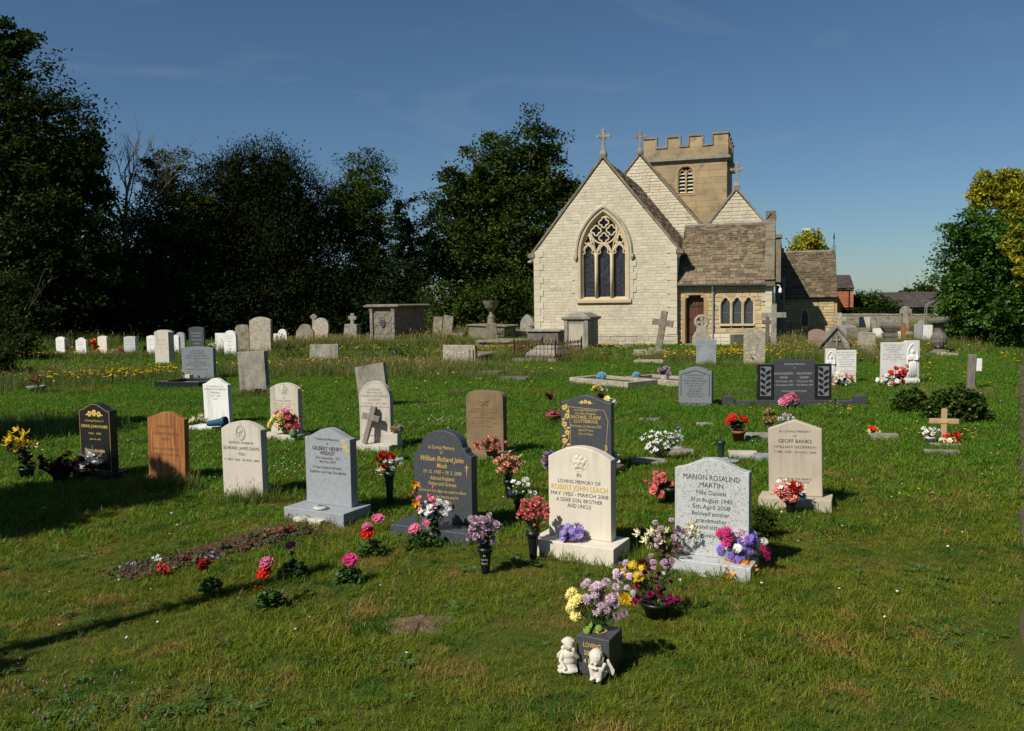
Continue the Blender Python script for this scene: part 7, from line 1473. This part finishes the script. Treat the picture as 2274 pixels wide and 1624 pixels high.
# ================================================================== grass and wild flowers
mat('grass_blade', (.105, .168, .012), (.160, .178, .016), 1.1, .6, trans=.3, world=True, detail=5, c4=(.28, .185, .050), s4=1.5, t4=(.53, .66), isl=.45, c3=(.048, .120, .012), s3=1.9, t3=(.54, .64), spec=.08)
mat('mid_blade', (.066, .188, .012), (.112, .195, .014), .5, .6, trans=.3, world=True, detail=4, c4=(.20, .16, .030), s4=.4, t4=(.58, .74), isl=.4, c3=(.040, .110, .011), s3=1.0, t3=(.54, .68), spec=.08)
mat('long_blade', (.075, .155, .014), (.12, .165, .022), .8, .6, trans=.25, world=True, isl=.4)
mat('hay_blade', (.29, .215, .075), (.19, .15, .045), 1.2, .7, trans=.2, world=True, isl=.3)
mat('clover_leaf', (.045, .10, .014), (.075, .13, .022), 3, .6, world=True, isl=.3, trans=.2)
mat('hawkbit', (.70, .43, .012), rough=.6, isl=.2, trans=.15); mat('daisy_white', (.66, .66, .62), rough=.6); mat('clover_pink', (.26, .13, .13), (.16, .10, .08), 40, .8)
def tuft(name, n, h, spread, w, bend, seed, mats, seed_heads=0, flat=0.):
    rs = random.Random(seed); V = []; F = []; MI = []
    for k in range(n):
        a = rs.uniform(0, 6.283); r = spread * math.sqrt(rs.random()); b = Vector((r * math.cos(a), r * math.sin(a), -.004)); d = rs.uniform(0, 6.283); hh = h * rs.uniform(.55, 1.2); bn = bend * rs.uniform(.3, 1.2) * hh + flat * hh
        dv = Vector((math.cos(d), math.sin(d), 0)); sd_ = Vector((-dv.y, dv.x, 0)) * w * rs.uniform(.7, 1.2) / 2; zz = hh * (1 - .5 * flat)
        P = [b, b + dv * bn * .3 + Vector((0, 0, zz * .55)), b + dv * bn + Vector((0, 0, zz))]; o = len(V)
        V += [P[0] - sd_, P[0] + sd_, P[1] + sd_ * .8, P[1] - sd_ * .8, P[2]]; F += [(o, o + 1, o + 2, o + 3), (o + 3, o + 2, o + 4)]; MI += [0 if rs.random() > .07 or len(mats) < 2 else 1] * 2
        if k < seed_heads:
            o = len(V); t_ = P[2]; V += [t_ - sd_ * 2, t_ + sd_ * 2, t_ + dv * .02 + sd_ * 1.2 + Vector((0, 0, h * .16)), t_ + dv * .02 - sd_ * 1.2 + Vector((0, 0, h * .16))]; F += [(o, o + 1, o + 2, o + 3)]; MI += [len(mats) - 1]
    me = bpy.data.meshes.new(name); me.from_pydata([tuple(v) for v in V], [], F)
    for k in mats: me.materials.append(MATS[k])
    me.polygons.foreach_set('material_index', MI); return bpy.data.objects.new(name, me)
def flower_proto(name, kind):
    mb = MB()
    if kind == 'hawk': mb.tube([(0, 0, 0), (.01, 0, .13), (.0, .01, .2)], .003, 3, mi=0); mb.lathe([(.003, .195), (.018, .205), (.022, .212), (.004, .216)], 7, mi=1); ms = ['stem_green', 'hawkbit']
    elif kind == 'daisy': mb.tube([(0, 0, 0), (.0, .01, .05)], .002, 3, mi=0); mb.lathe([(.002, .05), (.012, .053), (.011, .058), (.002, .06)], 6, mi=1); ms = ['stem_green', 'daisy_white']
    elif kind == 'clover': mb.tube([(0, 0, 0), (.005, .01, .07)], .002, 3, mi=0); mb.ell((.005, .01, .078), (.010, .010, .012), 6, mi=1); ms = ['stem_green', 'clover_pink']
    elif kind == 'plantain': mb.tube([(0, 0, 0), (.01, .0, .12)], .002, 3, mi=0); mb.ell((.01, 0, .132), (.006, .006, .02), 6, mi=1); ms = ['stem_green', 'hay_blade']
    elif kind == 'weed':
        for k in range(8):
            a = k * .785 + .2; d = Vector((math.cos(a), math.sin(a), 0)); s_ = Vector((-d.y, d.x, 0)); L = .075 + .03 * (k % 3); mb.add([d * .005, d * L * .5 + s_ * .016 + Vector((0, 0, .028)), d * L + Vector((0, 0, .02)), d * L * .5 - s_ * .016 + Vector((0, 0, .028))], [(0, 1, 2, 3)])
        ms = ['clover_leaf']
    me = mb.mesh(name)
    for k in ms: me.materials.append(MATS[k])
    if len(ms) > 1: me.polygons.foreach_set('material_index', mb.m)
    return bpy.data.objects.new(name, me)
def scatter(name, label, pts, protos, scl, kinds=None, tilt=.12, seed=1):
    rng = np.random.default_rng(seed); n = len(pts); me = bpy.data.meshes.new(name); me.vertices.add(n); me.vertices.foreach_set('co', np.asarray(pts, np.float32).reshape(-1))
    rot = np.stack([rng.normal(size=n) * tilt, rng.normal(size=n) * tilt, rng.uniform(0, 6.283, n)], 1).astype(np.float32)
    for nm, ty, dat in (('rot', 'FLOAT_VECTOR', rot), ('scl', 'FLOAT', np.asarray(scl, np.float32)), ('kind', 'INT', np.asarray(kinds if kinds is not None else rng.integers(0, len(protos), n), np.int32))):
        at_ = me.attributes.new(nm, ty, 'POINT'); at_.data.foreach_set('vector' if ty == 'FLOAT_VECTOR' else 'value', dat.reshape(-1))
    o = link(name, me); o['kind'] = 'stuff'; o['label'] = label
    ng = bpy.data.node_groups.new(name, 'GeometryNodeTree'); ng.interface.new_socket('Geometry', in_out='INPUT', socket_type='NodeSocketGeometry'); ng.interface.new_socket('Geometry', in_out='OUTPUT', socket_type='NodeSocketGeometry')
    N = ng.nodes; L = ng.links; gi = N.new('NodeGroupInput'); go = N.new('NodeGroupOutput'); jn = N.new('GeometryNodeJoinGeometry')
    def attr(nm, ty): a = N.new('GeometryNodeInputNamedAttribute'); a.data_type = ty; a.inputs['Name'].default_value = nm; return a.outputs['Attribute']
    for k, p in enumerate(protos):
        oi = N.new('GeometryNodeObjectInfo'); oi.inputs['Object'].default_value = p; oi.inputs['As Instance'].default_value = True
        ip = N.new('GeometryNodeInstanceOnPoints'); cm = N.new('FunctionNodeCompare'); cm.data_type = 'INT'; cm.operation = 'EQUAL'
        ints = [q for q in cm.inputs if q.type == 'INT']; L.new(attr('kind', 'INT'), ints[0]); ints[1].default_value = k
        L.new(gi.outputs[0], ip.inputs['Points']); L.new(cm.outputs[0], ip.inputs['Selection']); L.new(oi.outputs['Geometry'], ip.inputs['Instance'])
        L.new(attr('rot', 'FLOAT_VECTOR'), ip.inputs['Rotation']); L.new(attr('scl', 'FLOAT'), ip.inputs['Scale']); L.new(ip.outputs[0], jn.inputs[0])
    L.new(jn.outputs[0], go.inputs[0]); md = o.modifiers.new('scatter', 'NODES'); md.node_group = ng
    return o
def clear(P):                                                 # drop points that fall on stones, beds and the path
    ok = np.ones(len(P), bool)
    for x, y, c, s_, hx, hy in KEEP:
        dx, dy = P[:, 0] - x, P[:, 1] - y; u = dx * c + dy * s_; v = -dx * s_ + dy * c; ok &= ~((np.abs(u) < hx + .005) & (np.abs(v) < hy + .005))
    d = (PB - PA).normalized(); nrm = Vector((d.y, -d.x, 0)); q = (P[:, 0] - PA.x) * nrm.x + (P[:, 1] - PA.y) * nrm.y; ok &= ~((q > -.01 + .05 * np.sin(P[:, 1] * 2.3)) & (q < 1.5))
    e = np.array([math.cos(CH_TH), -math.sin(CH_TH)]); b = np.array([math.sin(CH_TH), math.cos(CH_TH)]); R_ = P[:, :2] - np.array([CH_O.x, CH_O.y]); u = R_ @ e; v = R_ @ b
    ok &= ~((v > -.08) & (u > -6.9) & (u < 4.5)); ok &= ~((v > 10.1) & (u > 0) & (u < 7.4))
    return P[ok]
def frustum_pts(n, d0, d1, rng, side=.68, power=1.0):         # even over the ground seen between two depths
    y = np.sqrt(rng.uniform(d0 ** 2, d1 ** 2, n)) if power == 1 else (d0 ** (2 - power) + rng.uniform(0, 1, n) * (d1 ** (2 - power) - d0 ** (2 - power))) ** (1 / (2 - power))
    x = rng.uniform(-side, side, n) * y; return np.stack([x, y, np.full(n, -.012)], 1)
# bare worn earth patch, a low mound that breaks through the turf
G = gp(935, 1382); rs = random.Random(3); mb = MB(); n_ = 36; vs = [(G.x, G.y, .012)]
for k_, (r_, z_) in enumerate(((.08, .010), (.17, -.004), (.28, -.05))):
    for i in range(n_): a = i * 2 * math.pi / n_; q = r_ * (1 + .22 * math.sin(a * 2 + 1) + .12 * math.sin(a * 5)) * rs.uniform(.9, 1.1); vs.append((G.x + q * math.cos(a), G.y + q * math.sin(a), z_ + rs.uniform(-.006, .006)))
fs = [(0, 1 + i, 1 + (i + 1) % n_) for i in range(n_)] + [(1 + k_ * n_ + i, 1 + (k_ + 1) * n_ + i, 1 + (k_ + 1) * n_ + (i + 1) % n_, 1 + k_ * n_ + (i + 1) % n_) for k_ in range(2) for i in range(n_)]
mb.add(vs, fs); o = mb.build('bare_earth', 'dry_earth'); o['kind'] = 'structure'
for q_ in range(22): keep(G.x + rs.gauss(0, .10), G.y + rs.gauss(0, .11), rs.uniform(0, 1), .022, .022)
rng = np.random.default_rng(12)
mown = [tuft('grass_tuft', 30, .034, .062, .0038, .9, k, ['grass_blade', 'hay_blade'], flat=.45) for k in range(4)] + [tuft('grass_tuft', 14, .065, .05, .0042, .8, 9, ['grass_blade', 'hay_blade'], 0)]
P = clear(frustum_pts(52000, 3.0, 12.5, rng, .74)); P = P[rng.random(len(P)) < np.clip((12.5 - P[:, 1]) / 5.0, 0, 1)]
wv = .85 + .35 * np.sin(P[:, 0] * 2.1 + 1.3 * np.sin(P[:, 1] * 1.7)) * np.cos(P[:, 1] * 1.9); kd = np.where(rng.random(len(P)) < .06, 4, rng.integers(0, 4, len(P)))
scatter('mown_grass', 'short mown grass with dry patches in the foreground', P, mown, np.clip(wv, .55, 1.25) * rng.uniform(.75, 1.2, len(P)), kd, .2, 2)
mid = [tuft('grass_tuft', 34, .052, .14, .0075, .8, 20 + k, ['mid_blade', 'hay_blade'], flat=.40) for k in range(3)]
P = clear(frustum_pts(56000, 6.5, 30, rng, .72)); P = P[rng.random(len(P)) < np.clip((P[:, 1] - 6.5) / 4.0, .0, 1)]; scatter('churchyard_grass', 'green churchyard grass between the headstones', P, mid, rng.uniform(.7, 1.4, len(P)), None, .15, 3)
far = [tuft('grass_tuft', 26, .10, .26, .016, .8, 30 + k, ['mid_blade', 'hay_blade']) for k in range(2)]
P = clear(frustum_pts(26000, 29, 75, rng, .66)); scatter('far_grass', 'rough grass around the church and far headstones', P, far, rng.uniform(.7, 1.4, len(P)), None, .1, 4)
# uncut tufts round the feet of the stones
edge = [tuft('edge_tuft', 9, .085, .022, .0045, .7, 70 + k, ['grass_blade', 'hay_blade']) for k in range(3)]; EP = []
for x, y, c, s_, hx, hy in KEEP[:NSTONES]:
    if y > 30: continue
    per = 2 * (hx + hy); n = int(per * 46 * rng.uniform(.5, 1.2)); t = rng.uniform(0, 4, n); u = rng.uniform(-1, 1, n); o_ = rng.uniform(.008, .05, n)
    lx = np.where(t < 1.4, u * hx, np.where(t < 2.8, u * hx, np.where(t < 3.4, hx + o_, -hx - o_))); ly = np.where(t < 1.4, -hy - o_, np.where(t < 2.8, hy + o_, u * hy)); EP.append(np.stack([x + lx * c - ly * s_, y + lx * s_ + ly * c, np.full(n, -.012)], 1))
EP = clear(np.concatenate(EP)); scatter('edge_grass', 'uncut grass tufts round the feet of the headstones', EP, edge, rng.uniform(.5, 1.35, len(EP)), None, .2, 14)
# long grass among the old tombs and along the left edge: (x, y, half width m, half depth m, count, height scale, dry share)
longp = [tuft('long_tuft', 22, .34, .12, .008, .45, 40 + k, ['long_blade', 'hay_blade'], 1) for k in range(3)] + [tuft('hay_tuft', 20, .40, .12, .007, .5, 50 + k, ['hay_blade', 'hay_blade'], 8) for k in range(2)]
SP = [(620, 825, 2.0, 1.6, 420, .55, .2), (740, 822, 2.2, 1.8, 520, .6, .25), (860, 826, 2.0, 1.7, 480, .58, .25), (960, 826, 1.8, 1.6, 480, .6, .3), (1050, 838, 1.6, 1.0, 420, .55, .3), (130, 845, 2.2, 2.2, 900, .7, .2), (1170, 832, 1.6, .8, 260, .45, .3), (60, 770, 3.2, 3.2, 1500, 1.1, .15), (30, 850, 2.2, 2.6, 900, .9, .15), (20, 960, 1.2, 1.4, 260, .7, .1), (640, 778, 2.2, 1.4, 620, .85, .35), (760, 775, 2.2, 1.6, 760, .9, .4), (840, 795, 2.0, .6, 200, .4, .3), (930, 770, 1.8, 2.0, 620, .95, .4), (1000, 740, 2.0, 2.0, 520, 1.2, .6), (1075, 745, 1.8, 1.8, 420, .9, .5), (1060, 800, 1.4, .9, 300, .7, .35), (1150, 780, 1.2, 1.0, 240, .7, .4), (1230, 800, 1.4, 1.2, 260, .6, .4), (1310, 782, .8, .6, 120, .6, .3), (1490, 800, 1.2, 1.0, 140, .5, .3), (1565, 815, .8, .5, 120, .55, .3), (1680, 812, .8, .5, 140, .55, .5), (1755, 768, .9, .9, 170, 1.3, .5), (1800, 790, 1.2, .9, 260, .8, .3), (1880, 800, 1.6, 1.0, 320, .7, .3), (1940, 770, 1.8, 1.4, 360, .7, .3), (2040, 775, 1.6, 1.4, 320, .7, .3), (2120, 730, 2.6, 3.0, 420, .9, .3), (1990, 735, 3.0, 3.0, 420, .8, .35), (2070, 888, .5, .5, 70, .6, .8), (1600, 880, 1.4, .4, 150, .45, .2), (440, 835, 1.6, .7, 160, .5, .2), (560, 880, .7, .4, 70, .5, .3), (380, 1080, .35, .16, 60, .45, .3), (560, 1112, .35, .12, 70, .40, .4), (350, 792, 6, 1.0, 420, .55, .2), (1000, 872, 2.2, .8, 100, .35, .2), (2170, 880, .7, .5, 60, .5, .6), (1300, 715, 3, 1.5, 200, .7, .4)]
PP = []; SC = []; KD = []
for x, y, hx, hy, n, hs, dr in SP:
    if y < 830 and hx > 1.1: n = int(n * 2.4); hs *= 1.45
    G = gp(x, y); q = np.stack([rng.normal(size=n) * hx * .6 + G.x, rng.normal(size=n) * hy * .6 + G.y, np.full(n, -.015)], 1); q = clear(q); PP.append(q); SC.append(hs * rng.uniform(.55, 1.25, len(q))); KD.append(np.where(rng.random(len(q)) < dr * .28, rng.integers(3, 5, len(q)), rng.integers(0, 3, len(q))))
scatter('long_grass', 'uncut long grass and dry hay stems among the old tombs', np.concatenate(PP), longp, np.concatenate(SC), np.concatenate(KD), .14, 5)
# wild flowers
def cluster(specs, rng):
    out = []
    for x, y, hx, hy, n in specs:
        G = gp(x, y); q = np.stack([rng.normal(size=n) * hx * .6 + G.x, rng.normal(size=n) * hy * .6 + G.y, np.full(n, -.01)], 1); out.append(clear(q))
    return np.concatenate(out)
hw = flower_proto('hawkbit_flower', 'hawk'); P = cluster([(230, 850, 1.6, 1.3, 150), (330, 845, 1.0, .8, 60), (120, 800, 3, 2, 60), (600, 830, 3, 1.2, 60), (760, 790, 3, 1.5, 90), (1100, 790, 1.4, 1.0, 130), (1010, 800, 1, .6, 40), (1560, 805, 2.5, 1.4, 180), (1640, 800, 1.5, 1.0, 90), (1750, 785, 2.5, 1.5, 120), (1900, 790, 2.5, 2, 120), (1340, 790, 2.5, 1.5, 60), (1870, 925, .3, .35, 9), (2080, 985, .7, .6, 20), (2240, 1030, .6, .3, 10), (2050, 860, 3, 2, 40), (2150, 820, 3, 2, 40), (950, 870, 3, 1.5, 24), (500, 780, 4, 1.5, 50), (1300, 840, 4, 2, 30), (1900, 1100, 1.5, 1.5, 10), (2240, 1380, .3, .3, 7)], rng)
scatter('hawkbit_flowers', 'small yellow hawkbit flowers dotted through the grass', P, [hw], rng.uniform(.8, 1.15, len(P)) * np.clip(P[:, 1] / 15, .45, 1.7), None, .2, 6)
dz = flower_proto('daisy_flower', 'daisy'); P = clear(np.concatenate([frustum_pts(120, 4.6, 14, rng, .66), frustum_pts(500, 10, 26, rng, .66), cluster([(640, 1040, 1.0, .8, 110), (400, 1000, 1.2, .8, 60), (900, 900, 2, 1.2, 90), (980, 940, .6, .5, 60), (2000, 900, 2, 1.5, 60)], rng)])); scatter('daisy_flowers', 'tiny white daisies and clover heads in the lawn', P, [dz], rng.uniform(.45, .9, len(P)), None, .25, 7)
cl = flower_proto('clover_flower', 'clover'); pl_ = flower_proto('plantain_head', 'plantain'); P = clear(cluster([(120, 1560, .6, .35, 80), (60, 1520, .4, .3, 40), (850, 1335, .3, .25, 30), (470, 1530, .5, .25, 26), (780, 1385, .25, .15, 10), (950, 940, .6, .3, 30), (1930, 1060, .4, .3, 12), (2100, 1150, .6, .4, 8)], rng)); scatter('clover_flowers', 'dull pink clover heads and plantain spikes in the near grass', P, [cl, pl_], rng.uniform(.45, .85, len(P)), np.where(np.arange(len(P)) < 140, 0, 1), .2, 8)
wd = flower_proto('weed_rosette', 'weed'); P = clear(np.concatenate([frustum_pts(120, 3.3, 9, rng, .66), cluster([(450, 1570, .5, .22, 46), (120, 1580, .4, .3, 30), (1040, 1345, .14, .1, 10), (870, 1470, .15, .1, 8), (2150, 1420, .3, .2, 14), (2100, 1280, .3, .2, 10), (1170, 1245, .12, .1, 9)], rng)])); scatter('weed_rosettes', 'broad leaved weed rosettes lying flat in the mown grass', P, [wd], rng.uniform(.3, .7, len(P)), None, .1, 9)
bpy.data.objects.remove(_txt_ob)
